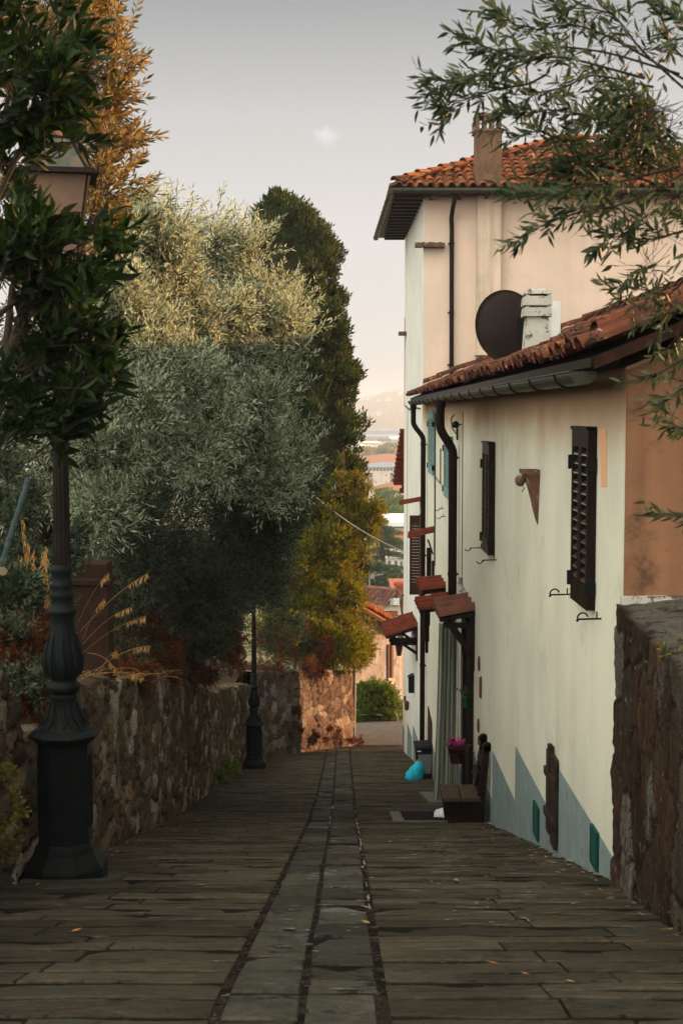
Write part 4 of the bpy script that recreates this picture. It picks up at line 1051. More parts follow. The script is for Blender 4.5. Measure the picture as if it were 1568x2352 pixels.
# satellite dish (dark back), chimney pot, antenna panel on the low roof
def roof_z(x): return EZ + .12 + SL*(x - EX)
c = P(1163, 750, 17.0)
dish = thing("satellite_dish", "large dark satellite dish on the low roof, left of the cement chimney pot", "satellite dish", (c[0], 17.1, roof_z(c[0])))
r = M(84, 17.0); nrm = Vector((.30, -.95, .10)).normalized(); uu = nrm.cross(Vector((0,0,1))).normalized(); vv = uu.cross(nrm)
V = []; nr, na = 7, 36
for side in (0, 1):
    for i in range(nr+1):
        rr = r*i/nr; dp = -.16*r*(1 - (i/nr)**2) * 1.6
        for k in range(na):
            a = 2*math.pi*k/na; p = Vector(c) + uu*(rr*math.cos(a)*.93) + vv*(rr*math.sin(a)) + nrm*(-dp*1.0 + (.012 if side else 0))
            V.append(p)
m = MB(); Nn = (nr+1)*na; Fq = []
for s_ in (0, 1):
    for i in range(nr):
        for k in range(na):
            q = (s_*Nn+i*na+k, s_*Nn+i*na+(k+1)%na, s_*Nn+(i+1)*na+(k+1)%na, s_*Nn+(i+1)*na+k); Fq.append(q if s_ else q[::-1])
for k in range(na): Fq.append((nr*na+k, nr*na+(k+1)%na, Nn+nr*na+(k+1)%na, Nn+nr*na+k))
m.add(V, Fq, True); m.build("reflector", K['dish'], dish)
m = MB(); m.tube([(c[0] + .2, 17.2, roof_z(c[0] + .2) - .1), (c[0] + .2, 17.2, c[2] + .12)], .02, 8); m.beam((c[0] + .2, 17.2, c[2]), tuple(Vector(c) + nrm*.08), .07); m.box((c[0] + .12, 16.9, c[2] - .12), (c[0] + .24, 17.1, c[2] + .1)); m.build("mount", K['iron'], dish)
m = MB(); m.tube([tuple(Vector(c) - vv*r*.95), tuple(Vector(c) - nrm*.30 - vv*r*.55), tuple(Vector(c) - nrm*.42 - vv*.05)], .01, 6); m.lathe(tuple(Vector(c) - nrm*.42 - vv*.08), [(.01, 0), (.03, .02), (.03, .07), (.01, .1)], 8); m.build("receiver_arm", K['iron'], dish)
# cement chimney pot
c = P(1230, 828, 15.9); Yc_ = 15.9
pot = thing("chimney_pot", "lichen stained pale cement chimney with two slotted tiers on the low roof", "chimney", (c[0], Yc_, c[2]))
w0 = M(33, Yc_)
def tier(z0, z1, wa, wb, m): m.hexa([(c[0]-wa, Yc_-wa, z0), (c[0]+wa, Yc_-wa, z0), (c[0]+wa, Yc_+wa, z0), (c[0]-wa, Yc_+wa, z0)], [(c[0]-wb, Yc_-wb, z1), (c[0]+wb, Yc_-wb, z1), (c[0]+wb, Yc_+wb, z1), (c[0]-wb, Yc_+wb, z1)])
def zc(y): return T(y)*Yc_
m = MB(); tier(zc(835) - .25, zc(760), w0*1.02, w0*.80, m); tier(zc(760), zc(728), w0*.80, w0*.72, m); m.build("shaft", K['concrete'], pot)
m = MB()
for (ya, yb) in ((728, 708), (703, 683)):
    tier(zc(ya), zc(yb), w0*.96, w0*.90, m)
    for sx in (-1, 1):
        for sy in (-1, 1): m.box((c[0]+sx*w0*.72 - .018, Yc_+sy*w0*.72 - .018, zc(yb)), (c[0]+sx*w0*.72 + .018, Yc_+sy*w0*.72 + .018, zc(yb) + M(6, Yc_)))
    tier(zc(ya) - .012, zc(ya) - .001, w0*.74, w0*.74, m)
tier(zc(677), zc(669), w0*.92, w0*.86, m); tier(zc(669), zc(662), w0*.86, w0*.35, m)
m.build("cowl", K['concrete'], pot)
c = P(1274, 745, 16.8)
m = MB(); m.box((c[0] - .05, 16.75, roof_z(c[0]) - .1), (c[0] + .055, 16.95, P(1274, 692, 16.8)[2])); m.box((c[0] + .056, 16.8, roof_z(c[0])), (c[0] + .06, 16.9, P(1274, 700, 16.8)[2]))
o = m.build("antenna_panel", K['white'], loc=(c[0], 16.8, roof_z(c[0]))); tag(o, "white upright panel just behind the cement chimney pot", "antenna")
m = MB()
for k in range(4):
    cc = P(1290 + k*8, 776 + 3*k, 15.6); rr = .07 + .02*k
    m.tube([(cc[0] + rr*math.cos(t + k), 15.6 + .1*math.sin(t*2), cc[2] + rr*.7*math.sin(t)) for t in [math.pi*i/8 for i in range(13)]], .005, 5)
o = m.build("loose_cable", K['wire'], loc=P(1290, 790, 15.6)); tag(o, "thin pale wire coiling on the roof tiles right of the cement chimney pot", "cable")

HAZE_D = .00042; HAZE_C = (.54, .66, .80, 1)
SUN_EL = 10.5; SUN_AZ = 20; SUN_E = 5.0; SUN_C = (1.0, .52, .24)
SKY_S = .05; SKY_SAT = .45; EXPO = 1.85
VEILP = [0, .05, .12, .20, .28, .5, 1]
VEIL = [(.182,.180,.178), (.208,.205,.201), (.216,.212,.209), (.176,.174,.173), (.090,.098,.101), (.14,.15,.15), (.14,.15,.16)]
VEIL_F = .9
GLOW = .98; GLOW_C = (1.0, .94, .80)
# ================================================================ STREET LAMPS
def street_lamp(loc, label):
    x, y, z = loc; c = (x, y, z)
    t = thing("street_lamp", label, "street lamp", loc, "cast iron street lamps")
    m = MB()
    # eight sided plinth and box
    pr = [(.262, -.12), (.262, .12), (.255, .135), (.225, .175), (.20, .215), (.192, .245), (.172, .275), (.168, .30), (.165, .885), (.178, .90), (.190, .915), (.222, .935), (.226, .95), (.205, .962), (.17, .978)]
    m.lathe(c, pr, 8, smooth=False, rot=.5)
    b = m.build("base", K['iron'], t)
    m = MB()
    for s in (0, 1, 2, 3, 4, 5, 6, 7):
        a = math.pi/4*s; n = Vector((math.cos(a), math.sin(a), 0)); q = Vector((-n.y, n.x, 0)); ctr = Vector(c) + n*(.165*math.cos(math.pi/8) + .002)
        if s % 2: continue
        for (u0, u1, z0, z1) in ((-.045, -.036, .36, .82), (.036, .045, .36, .82), (-.036, .036, .36, .37), (-.036, .036, .81, .82)):
            p = [ctr + q*u0 + Vector((0,0,z0)), ctr + q*u1 + Vector((0,0,z0)), ctr + q*u1 + Vector((0,0,z1)), ctr + q*u0 + Vector((0,0,z1))]
            m.hexa([v for v in p], [v + n*.009 for v in p])
    a = 0.0; m.box((x + .155, y - .10, z + .40), (x + .166, y - .085, z + .44))
    m.build("base_panel", K['iron'], b)
    m = MB()
    pr = [(.165, .978), (.158, .99), (.135, 1.01), (.115, 1.04), (.098, 1.08), (.085, 1.12), (.078, 1.16), (.088, 1.175), (.088, 1.19), (.078, 1.20), (.095, 1.212), (.106, 1.235), (.104, 1.255), (.085, 1.272), (.078, 1.285), (.088, 1.295),
          (.102, 1.33), (.112, 1.38), (.110, 1.43), (.098, 1.49), (.083, 1.55), (.074, 1.62), (.072, 1.68), (.086, 1.70), (.091, 1.712), (.086, 1.725), (.070, 1.74), (.066, 1.78), (.074, 1.80), (.077, 1.815), (.070, 1.83), (.064, 1.85), (.072, 1.868), (.072, 1.88), (.062, 1.89), (.06, 1.94), (.068, 1.955), (.070, 1.97), (.064, 1.985), (.056, 2.0)]
    m.lathe(c, pr, 28); sh = m.build("pedestal", K['iron'], t)
    # cast leaves on the bell and vase
    m = MB(); rd = random.Random(1)
    for k in range(9):
        a = 2*math.pi*k/9
        for (zs, rs) in (([1.0, 1.03, 1.07, 1.11, 1.15], [.158, .127, .106, .092, .083]), ([1.31, 1.36, 1.42, 1.50, 1.57], [.098, .112, .115, .099, .082])):
            m.tube([(x + (rs[i] + .001)*math.cos(a + .05*math.sin(i*1.5)), y + (rs[i] + .001)*math.sin(a + .05*math.sin(i*1.5)), z + zs[i]) for i in range(5)], [.004, .013, .015, .010, .004], 5)
            m.tube([(x + (rs[i] + .0)*math.cos(a + .35 - .08*i), y + (rs[i])*math.sin(a + .35 - .08*i), z + zs[i]) for i in range(4)], [.003, .007, .007, .003], 5)
    m.build("cast_leaf_ornament", K['iron'], sh)
    m = MB(); m.lathe(c, [(.054, 2.0), (.050, 2.5), (.044, 3.0), (.038, 3.42)], 24, smooth=False, flute=.11)
    m.lathe(c, [(.040, 3.42), (.048, 3.44), (.048, 3.46), (.040, 3.48), (.042, 3.55), (.055, 3.62), (.06, 3.64), (.045, 3.66), (.03, 3.70)], 20)
    m.build("post", K['iron_brown'], t)
    # lantern: tapering four sided cage, overhanging lid, glazed roof, finial
    yaw = R(12); ca, sa = math.cos(yaw), math.sin(yaw)
    def cor(h, zz): return [(x + (i*h)*ca - (j*h)*sa, y + (i*h)*sa + (j*h)*ca, z + zz) for i, j in ((-1,-1),(1,-1),(1,1),(-1,1))]
    zb, zt_, zr = 3.78, 4.37, 4.57; hb, ht, hr = .105, .185, .085
    L = MB(); A, B = cor(hb, zb), cor(ht, zt_)
    for k in range(4): L.beam(A[k], B[k], .018); L.beam(A[k], A[(k+1)%4], .02); L.beam(B[k], B[(k+1)%4], .026)
    Cc = cor(ht + .055, zt_ - .02); D = cor(ht + .03, zt_ + .014); L.hexa(Cc, D)
    Er = cor(hr, zr); Fo = cor(ht - .01, zt_ + .016)
    for k in range(4): L.beam(Fo[k], Er[k], .018)
    L.hexa(Er, cor(hr - .01, zr + .02))
    for k in range(4): L.tube([Cc[k], (Cc[k][0], Cc[k][1], Cc[k][2] + .06)], [.012, .004], 6)
    for k in range(4): L.tube([(x, y, z + 3.66), ((A[k][0]+x)/2, (A[k][1]+y)/2, z + 3.70), (A[k][0], A[k][1], z + zb)], .011, 6)
    ln = L.build("lantern", K['iron_brown'], t)
    g = MB()
    for k in range(4):
        q = (k+1) % 4; g.add([A[k], A[q], B[q], B[k]], [(0,1,2,3)])
    g.build("lantern_pane", K['pane'], ln)
    g = MB()
    for k in range(4):
        q = (k+1) % 4; g.add([Fo[k], Fo[q], Er[q], Er[k]], [(0,1,2,3)])
    g.build("lantern_roof_pane", K['toppane'], ln)
    g = MB(); g.lathe((x, y, z + zr + .02), [(.08, 0), (.075, .02), (.05, .05), (.042, .075), (.06, .10), (.062, .115), (.03, .14), (.012, .16), (.01, .20)], 16); g.build("finial", mat('copper_brown_paint', (.14,.075,.05), .5), ln)
    return t
L1 = P(153, 2030, 8.72)
lamp1 = street_lamp((L1[0], 8.72, zg(8.72) - .02), "ornate dark cast iron street lamp in the left foreground, lantern half hidden by leaves")
L2 = P(582, 1765, 29.1)
lamp2 = copy_tree(lamp1, Vector((L2[0] + .02, 29.1, zg(29.1))) - Vector((L1[0], 8.72, zg(8.72) - .02)), "smaller looking distant street lamp, standing by the wall beneath the olive foliage")
m = MB(); q = [(-.24,-.25),(.30,-.30),(.36,-.05),(.31,.27),(-.25,.26)]
m.hexa([(L1[0]+a, 8.72+b, zg(8.72+b) - .03) for a, b in q], [(L1[0]+a*.96, 8.72+b*.96, zg(8.72+b) + .018) for a, b in q]); o = m.build("footing_slab", mat('dull_cement_footing', (.05,.048,.04), .9, (.03,.028,.022), 6, bump=.6)); tag(o, "rough cement footing around the foreground lamp", kind='structure')

# ================================================================ PILLAR
pc = P(215, 1530, 12.4); w = M(42, 12.4); zp0, zp1 = pc[2] - .15, P(215, 1290, 12.4)[2]
pil = thing("gate_pillar", "reddish brown rendered gate pillar with moulded cap behind the foreground lamp", "pillar", (pc[0], 12.4, zp0))
x = pc[0]
def sq(m, h, a, b, h2=None): m.hexa([(x-h, 12.4-h, a), (x+h, 12.4-h, a), (x+h, 12.4+h, a), (x-h, 12.4+h, a)], [(x-(h2 or h), 12.4-(h2 or h), b), (x+(h2 or h), 12.4-(h2 or h), b), (x+(h2 or h), 12.4+(h2 or h), b), (x-(h2 or h), 12.4+(h2 or h), b)])
ph = zp1 - zp0
m = MB(); sq(m, w*1.08, zp0, zp0 + .22, w*1.04); sq(m, w*1.0, zp0 + .22, zp1 - .20, w*.96); m.build("shaft", K['pillar'], pil)
m = MB(); sq(m, w*.98, zp1 - .20, zp1 - .185, w*1.1); sq(m, w*1.12, zp1 - .185, zp1 - .145); sq(m, w*1.1, zp1 - .145, zp1 - .13, w*.98); sq(m, w*.96, zp1 - .13, zp1 - .01); sq(m, w*.96, zp1 - .01, zp1, w*.9); m.build("cap", K['pillar'], pil)

# ================================================================ BENCH
by0, by1 = 15.75, 16.28; bz = zg(16.0); bx0, bx1 = 1.17, 1.64
bench = thing("bench", "dark wooden bench with plank seat and boxed end against the cream wall", "bench", (1.4, by0, bz))
seat_z = P(1060, 1830, by0)[2]
m = MB()
for k in range(2):
    a = lerp(bx0 - .04, bx1 - .08, k/2) + .006; b = lerp(bx0 - .04, bx1 - .08, (k+1)/2) - .006; m.box((a, by0 - .06, seat_z - .04), (b, by1, seat_z))
st = m.build("seat", K['plank'], bench)
m = MB()
for xx in (bx0 + .03, bx0 + .15, bx0 + .24, bx0 + .36):
    for yy in (by0 + .03, by1 - .1): m.lathe((xx, yy, seat_z), [(.012, 0), (.012, .004), (.004, .006)], 8)
m.build("bolt", K['iron'], st)
for yy in (by0, by1 - .06):
    m = MB(); m.prism([(bx0 + .03, zg(yy) - .02), (bx1 - .03, zg(yy) - .02), (bx1 - .02, seat_z - .041), (bx0 - .01, seat_z - .041), (bx0 - .01, seat_z - .14)], yy, yy + .05); m.build("end_panel", K['wood'], bench)
m = MB(); m.box((bx0 + .04, by0 + .052, seat_z - .34), (bx0 + .07, by1 - .062, seat_z - .05)); m.build("apron", K['wood'], bench)
for yy in (by0 + .02, by1 - .08):
    m = MB(); zt_ = P(1110, 1708, by0)[2]
    m.hexa([(bx1 - .12, yy, seat_z - .1), (bx1 - .03, yy, seat_z - .1), (bx1 - .03, yy + .06, seat_z - .1), (bx1 - .12, yy + .06, seat_z - .1)], [(bx1 - .03, yy, zt_ - .03), (bx1 + .03, yy, zt_ - .03), (bx1 + .03, yy + .06, zt_ - .03), (bx1 - .03, yy + .06, zt_ - .03)])
    m.tube([(bx1 - .0, yy, zt_ - .05), (bx1 - .0, yy + .06, zt_ - .05)], .055, 12)
    m.prism([(bx1 - .10, zg(yy)), (bx1 - .03, zg(yy)), (bx1 - .03, seat_z - .1), (bx1 - .10, seat_z - .1)], yy, yy + .05)
    m.build("backrest_post", K['wood'], bench)
for k, (za, zb_) in enumerate(((.14, .24), (.32, .44))):
    m = MB(); m.hexa([(bx1 - .13 + .06*k, by0 + .1, seat_z + za), (bx1 - .10 + .06*k, by0 + .1, seat_z + za), (bx1 - .10 + .06*k, by1, seat_z + za), (bx1 - .13 + .06*k, by1, seat_z + za)],
                    [(bx1 - .105 + .06*k, by0 + .1, seat_z + zb_), (bx1 - .075 + .06*k, by0 + .1, seat_z + zb_), (bx1 - .075 + .06*k, by1, seat_z + zb_), (bx1 - .105 + .06*k, by1, seat_z + zb_)]); m.build("backrest_board", K['wood'], bench)

# ================================================================ BIN, BAGS, POTS, CURTAIN
by = 25.9; c = P(973, 1783, by); bw = M(20, by); zb_ = zg(by); zt_ = P(975, 1716, by)[2]
bin_ = thing("waste_bin", "black lidded household bin with a grey front panel outside the far doorway", "bin", (c[0], by, zb_))
m = MB(); m.hexa([(c[0] - bw*.75, by, zb_ + .0), (c[0] + bw*.8, by, zb_), (c[0] + bw*.8, by + .30, zb_ - .05), (c[0] - bw*.75, by + .30, zb_ - .05)], [(c[0] - bw*1.0, by - .04, zt_), (c[0] + bw*1.0, by - .04, zt_), (c[0] + bw*1.0, by + .34, zt_), (c[0] - bw*1.0, by + .34, zt_)]); m.build("body", K['blackp'], bin_)
m = MB(); m.hexa([(c[0] - bw*.55, by - .012, zb_ + .10), (c[0] + bw*.8, by - .012, zb_ + .10), (c[0] + bw*.8, by - .002, zb_ + .10), (c[0] - bw*.55, by - .002, zb_ + .10)], [(c[0] - bw*.7, by - .05, zt_ - .13), (c[0] + bw*.95, by - .05, zt_ - .13), (c[0] + bw*.95, by - .035, zt_ - .13), (c[0] - bw*.7, by - .035, zt_ - .13)]); m.build("front_panel", K['greyp'], bin_)
m = MB(); m.hexa([(c[0] - bw*1.12, by - .08, zt_ - .01), (c[0] + bw*1.08, by - .08, zt_ + .0), (c[0] + bw*1.08, by + .36, zt_ + .01), (c[0] - bw*1.12, by + .36, zt_ + .0)], [(c[0] - bw*1.12, by - .06, zt_ + .02), (c[0] + bw*1.08, by - .06, zt_ + .05), (c[0] + bw*1.08, by + .36, zt_ + .06), (c[0] - bw*1.12, by + .36, zt_ + .03)]); m.build("lid", K['blackp'], bin_)
m = MB(); m.box((c[0] - bw*.80, by - .062, zt_ - .075), (c[0] - bw*.35, by - .052, zt_ - .055)); m.build("sticker", K['wplastic'], bin_)
def crumpled(c, rx, ry, h, m, n=20, rings=9, seed=1, lean=0, prof=None):
    rd = random.Random(seed); V = []
    prof = prof or [.8, 1.0, 1.06, 1.04, 1.0, .93, .82, .68, .45, .3]
    for i, p in enumerate(prof):
        z = h*i/(len(prof)-1)
        for k in range(n):
            a = 2*math.pi*k/n; q = p*(1 + .13*math.sin(3*a + i*.8 + seed) + .09*math.sin(7*a - i*1.7) + rd.uniform(-.04, .04))
            V.append((c[0] + rx*q*math.cos(a) + lean*(z/h)**1.5, c[1] + ry*q*math.sin(a), c[2] + z))
    R_ = len(prof)
    m.add(V, [(i*n+k, i*n+(k+1)%n, (i+1)*n+(k+1)%n, (i+1)*n+k) for i in range(R_-1) for k in range(n)], True); m.add(V[:n], [tuple(range(n))[::-1]]); m.add(V[-n:], [tuple(range(n))])
yb_ = 25.5; c = P(951, 1771, yb_)
bag = thing("rubbish_bag", "bright turquoise rubbish bag leaning against the black bin", "rubbish bag", (c[0], yb_, zg(yb_)))
m = MB(); crumpled((c[0] - .0, yb_, zg(yb_) - .01), .15, .14, .36, m, seed=3, lean=.09); m.lathe((c[0] - .10, yb_ - .05, zg(yb_)), [(.01, 0), (.035, .02), (.02, .06), (.008, .08)], 8); m.build("body", K['bluebag'], bag)
m = MB(); crumpled((c[0] + .05, yb_ + .02, zg(yb_) + .335), .03, .03, .05, m, n=10, seed=5, lean=.05, prof=[.8, 1., .9, .5]); m.build("tie", K['yellow'], bag)
yb_ = 16.7; c = P(1016, 1877, yb_)
m = MB(); crumpled((c[0], yb_, zg(yb_) + .0), .10, .16, .115, m, seed=8, prof=[.9, 1.0, 1.0, .97, .93, .85, .7, .45, .2]); o = m.build("plastic_bag", K['wplastic'], loc=(c[0], yb_, zg(yb_))); tag(o, "crumpled white plastic bag lying on the metal grate beside the bench", "plastic bag")
# metal mat with stone border
gy0, gy1 = 16.1, 17.6
m = MB(); gxa, gxb = P(930, 1893, gy0)[0], 1.63
n = 26
for k in range(n+1):
    x = lerp(gxa, gxb, k/n); m.hexa([(x, gy0, zg(gy0) + .006), (x + .006, gy0, zg(gy0) + .006), (x + .006, gy1, zg(gy1) + .006), (x, gy1, zg(gy1) + .006)], [(x, gy0, zg(gy0) + .022), (x + .006, gy0, zg(gy0) + .022), (x + .006, gy1, zg(gy1) + .022), (x, gy1, zg(gy1) + .022)])
for k in range(20):
    y = lerp(gy0, gy1, k/19); m.box((gxa, y - .003, zg(y) + .008), (gxb, y + .003, zg(y) + .0215))
m.add([(gxa, gy0, zg(gy0) + .0052), (gxb, gy0, zg(gy0) + .0052), (gxb, gy1, zg(gy1) + .0052), (gxa, gy1, zg(gy1) + .0052)], [(0,1,2,3)])
o = m.build("floor_grate", K['iron_brown'], loc=(gxa, gy0, zg(gy0))); tag(o, "dark rectangular metal floor grate set in the paving before the bench", "grate")
m = MB(); m.hexa([(gxa - .13, gy0 - .02, zg(gy0) - .02), (gxa - .004, gy0 - .02, zg(gy0) - .02), (gxa - .004, gy1 + .05, zg(gy1) - .02), (gxa - .13, gy1 + .05, zg(gy1) - .02)], [(gxa - .13, gy0 - .02, zg(gy0) + .012), (gxa - .004, gy0 - .02, zg(gy0) + .012), (gxa - .004, gy1 + .05, zg(gy1) + .012), (gxa - .13, gy1 + .05, zg(gy1) + .012)])
m.hexa([(gxa - .15, gy0 - .045, zg(gy0) - .02), (1.66, gy0 - .045, zg(gy0) - .02), (1.66, gy0 - .022, zg(gy0) - .02), (gxa - .15, gy0 - .022, zg(gy0) - .02)], [(gxa - .15, gy0 - .045, zg(gy0) + .02), (1.66, gy0 - .045, zg(gy0) + .02), (1.66, gy0 - .022, zg(gy0) + .02), (gxa - .15, gy0 - .022, zg(gy0) + .02)])
o = m.build("stone_border", K['pale_stone']); tag(o, "pale stone border framing the floor grate", kind='structure')
# manhole cover
c = P(580, 1820, 1)[0:3]; Ym = 22.3
xm = P(580, 1820, Ym)[0]; m = MB(); sl_ = (zg(Ym + .5) - zg(Ym - .5)); rr = M(57, Ym); n = 36
for (r0, r1, h) in ((0, .86, .010), (.90, 1.0, .012)):
    V = []
    for r_ in (r0, r1):
        for k in range(n): a = 2*math.pi*k/n; yy = rr*r_*math.sin(a); V.append((xm + rr*r_*math.cos(a), Ym + yy, zg(Ym) + sl_*yy + h))
    m.add(V, [(k, (k+1)%n, n+(k+1)%n, n+k) for k in range(n)])
V = [(xm + rr*1.02*math.cos(2*math.pi*k/n), Ym + rr*1.02*math.sin(2*math.pi*k/n), zg(Ym) + sl_*rr*1.02*math.sin(2*math.pi*k/n) + .006) for k in range(n)]; m.add(V, [tuple(range(n))])
for i in range(-4, 5):
    for j in range(-4, 5):
        if i*i + j*j < 17: xx = xm + i*rr*.17; yy = Ym + j*rr*.17; zz = zg(Ym) + sl_*(yy - Ym) + .010; m.box((xx - .02, yy - .02, zz), (xx + .02, yy + .02, zz + .006))
o = m.build("manhole_cover", K['iron'], loc=(xm, Ym, zg(Ym))); tag(o, "round dark iron manhole cover in the paving on the left half of the street", "manhole cover")
# drain slot across the channel
yd = 12.1; m = MB(); m.hexa([(XLS + .04, yd - .05, zg(yd) - .0), (XRS(yd) - .04, yd - .05, zg(yd)), (XRS(yd) - .04, yd + .05, zg(yd + .05)), (XLS + .04, yd + .05, zg(yd + .05))], [(XLS + .04, yd - .05, zg(yd - .05) + .009), (XRS(yd) - .04, yd - .05, zg(yd - .05) + .009), (XRS(yd) - .04, yd + .05, zg(yd + .05) + .009), (XLS + .04, yd + .05, zg(yd + .05) + .009)])
o = m.build("drain_slot", K['iron_brown'], loc=(0, yd, zg(yd))); tag(o, "narrow rusty drain bar crossing the middle channel of the street", "drain")
# curtain in the doorway
m = MB(); ycur = 19.5; n = 60; V = []; zt_, zb_ = T(1432)*ycur, zg(20.0) + .06
for j in range(14):
    t = j/13; z = lerp(zt_, zb_, t)
    xa = lerp(1.345, 1.27, t**1.6); xb = lerp(1.62, 1.60, t)
    for i in range(n):
        s = i/(n-1); V.append((lerp(xa, xb, s), ycur + .045*math.sin(s*30 + .6*math.sin(t*3)) + .02*math.sin(s*71) + .25*s, z + .01*math.sin(s*40)*t))
m.add(V, [(j*n+i, j*n+i+1, (j+1)*n+i+1, (j+1)*n+i) for j in range(13) for i in range(n-1)], True)
K['curtain2'] = K['curtain']
o = m.build("door_curtain", K['curtain'], loc=(1.4, ycur, zt_)); tag(o, "long pale striped cloth curtain hanging in front of the near doorway", "curtain")
nt = K['curtain'].node_tree; bs = nt.nodes["Principled BSDF"]; wv = nt.nodes.new("ShaderNodeTexWave"); wv.bands_direction = 'X'; wv.inputs["Scale"].default_value = 9; wv.inputs["Distortion"].default_value = 0
tc = nt.nodes.new("ShaderNodeTexCoord"); nt.links.new(tc.outputs["Object"], wv.inputs[0]); cr = nt.nodes.new("ShaderNodeValToRGB"); cr.color_ramp.elements[0].color = (.34,.36,.30,1); cr.color_ramp.elements[1].color = (.20,.23,.18,1); cr.color_ramp.elements[0].position = .6; cr.color_ramp.elements[1].position = .8
nt.links.new(wv.outputs[0], cr.inputs[0]); nt.links.new(cr.outputs[0], bs.inputs["Base Color"])

# ---------------------------------------------------------------- leaf geometry
def norm(a): return a / (np.linalg.norm(a, axis=-1, keepdims=True) + 1e-9)
def leaf_mesh(name, B, D, U, L, W, material, parent=None, loc=(0,0,0), kind='rhomb', curl=.0):
    """B base, D direction, U rough up; all (N,3); L, W (N,)."""
    D = norm(D); S = norm(np.cross(D, U)); Nn = np.cross(S, D); L = L[:, None]; W = W[:, None]; n = len(B)
    if kind == 'rhomb':
        V = np.stack([B, B + D*L*.45 + S*W*.5, B + D*L - Nn*L*curl, B + D*L*.45 - S*W*.5], 1); Fq = np.arange(n)[:, None]*4 + np.array([0, 1, 2, 3]); k = 4
        return npmesh(name, V.reshape(-1, 3), Fq, material, parent, loc, k=4)
    ts = [0, .18, .42, .70, 1.0]; ws = [.10, .36, .5, .34, .03]; rows = []
    for t, w in zip(ts, ws):
        c = B + D*L*t - Nn*L*(curl*t*t); f = Nn*W*w*.35
        rows += [c + S*W*w + f, c, c - S*W*w + f]
    V = np.stack(rows, 1); q = []
    for i in range(4):
        a = i*3; q += [(a, a+1, a+4, a+3), (a+1, a+2, a+5, a+4)]
    q = np.array(q); Fq = (np.arange(n)[:, None, None]*15 + q).reshape(-1, 4)
    return npmesh(name, V.reshape(-1, 3), Fq, material, parent, loc, k=4)
def sprays(base, dirs, nleaf, tl, ll, r, spread=.75, jit=.25, droop=0.):
    """alternate leaves along straight twigs."""
    M_ = len(base); dirs = norm(dirs); ref = norm(r.normal(size=(M_, 3))); s1 = norm(np.cross(dirs, ref)); s2 = np.cross(dirs, s1)
    Bs, Ds, Us = [], [], []; tl = np.asarray(tl)[:, None] if np.ndim(tl) else tl
    for k in range(nleaf):
        t = (k + .6)/nleaf; sg = 1 if k % 2 else -1; ang = (k//2)*.5 + r.uniform(-.4, .4, (M_, 1)); side = (s1*np.cos(ang) + s2*np.sin(ang))*sg
        if k == nleaf-1: side = side*.2
        b = base + dirs*tl*t; b[:, 2] -= droop*(t**2)*(tl[:, 0] if np.ndim(tl) else tl)
        d = dirs + side*spread + r.normal(size=(M_, 3))*jit; d[:, 2] -= droop*t
        Bs.append(b); Ds.append(d); Us.append(norm(np.cross(side, dirs) + r.normal(size=(M_, 3))*.5))
    B = np.concatenate(Bs); D = np.concatenate(Ds); U = np.concatenate(Us); Ls = ll*r.uniform(.65, 1.2, len(B)); return B, D, U, Ls
def blob_points(blobs, n, r, sub=.3, nsub=None, fill=.55):
    """blobs in picture units: (x, y, rx, ry, Y, ryd[, weight]) -> points and outward directions in clumps."""
    W = np.array([(b[6] if len(b) > 6 else 1.)*b[2]*b[3] for b in blobs]); W = W/W.sum(); Ps = []; Ds = []
    for b, w in zip(blobs, W):
        c = np.array(P(b[0], b[1], b[4])); rad = np.array([M(b[2], b[4]), b[5], M(b[3], b[4])]); k = max(3, int(n*w)); ns = nsub or max(4, int(rad.prod()**(2/3)*22))
        sd = norm(r.normal(size=(ns, 3))); sr = r.uniform(fill, .97, (ns, 1)); sc = c + sd*sr*rad; srad = sub*(.6 + .8*r.random((ns, 1)))*np.minimum(1, rad.min()/.5)
        idx = r.integers(0, ns, k); d = norm(r.normal(size=(k, 3)) + sd[idx]*.55 + np.array([0, 0, .35])); Ps.append(sc[idx] + d*srad[idx]*r.random((k, 1))**.4); Ds.append(norm(d + sd[idx]*.6))
    return np.concatenate(Ps), np.concatenate(Ds)
def twig_mesh(name, base, dirs, tl, rad, material, parent, every=1):
    base = base[::every]; dirs = norm(dirs[::every]); tl = np.asarray(tl)[::every][:, None] if np.ndim(tl) else tl
    s1 = norm(np.cross(dirs, [0.1, .3, 1])); s2 = np.cross(dirs, s1); rows = []
    for t, rr in ((-.6, rad), (1., rad*.4)):
        for a in (0, 2.09, 4.19): rows.append(base + dirs*tl*t + (s1*math.cos(a) + s2*math.sin(a))*rr)
    V = np.stack(rows, 1); n = len(base); q = np.array([(0,1,4,3), (1,2,5,4), (2,0,3,5)]); return npmesh(name, V.reshape(-1, 3), (np.arange(n)[:, None, None]*6 + q).reshape(-1, 4), material, parent)
def limbs(parent, root, tips, r0, r1, seed, material=None, nm="trunk"):
    rd = random.Random(seed); m = MB(); root = Vector(root)
    fork = root + Vector((rd.uniform(-.1,.1), rd.uniform(-.1,.1), .9))
    m.tube([root - Vector((0,0,.3)), root + Vector((.03,0,.3)), fork], [r0*1.25, r0, r0*.85], 10)
    for tp in tips:
        tp = Vector(tp); mid = fork.lerp(tp, .45) + Vector((rd.uniform(-.2,.2), rd.uniform(-.2,.2), rd.uniform(-.05,.3)))
        m.tube([fork, fork.lerp(mid, .5) + Vector((0,0,.1)), mid, mid.lerp(tp, .5) + Vector((rd.uniform(-.1,.1),0,rd.uniform(-.1,.1))), tp], [r0*.6, r0*.45, r0*.33, r0*.2, r1], 7)
    return m.build(nm, material or K['bark'], parent)

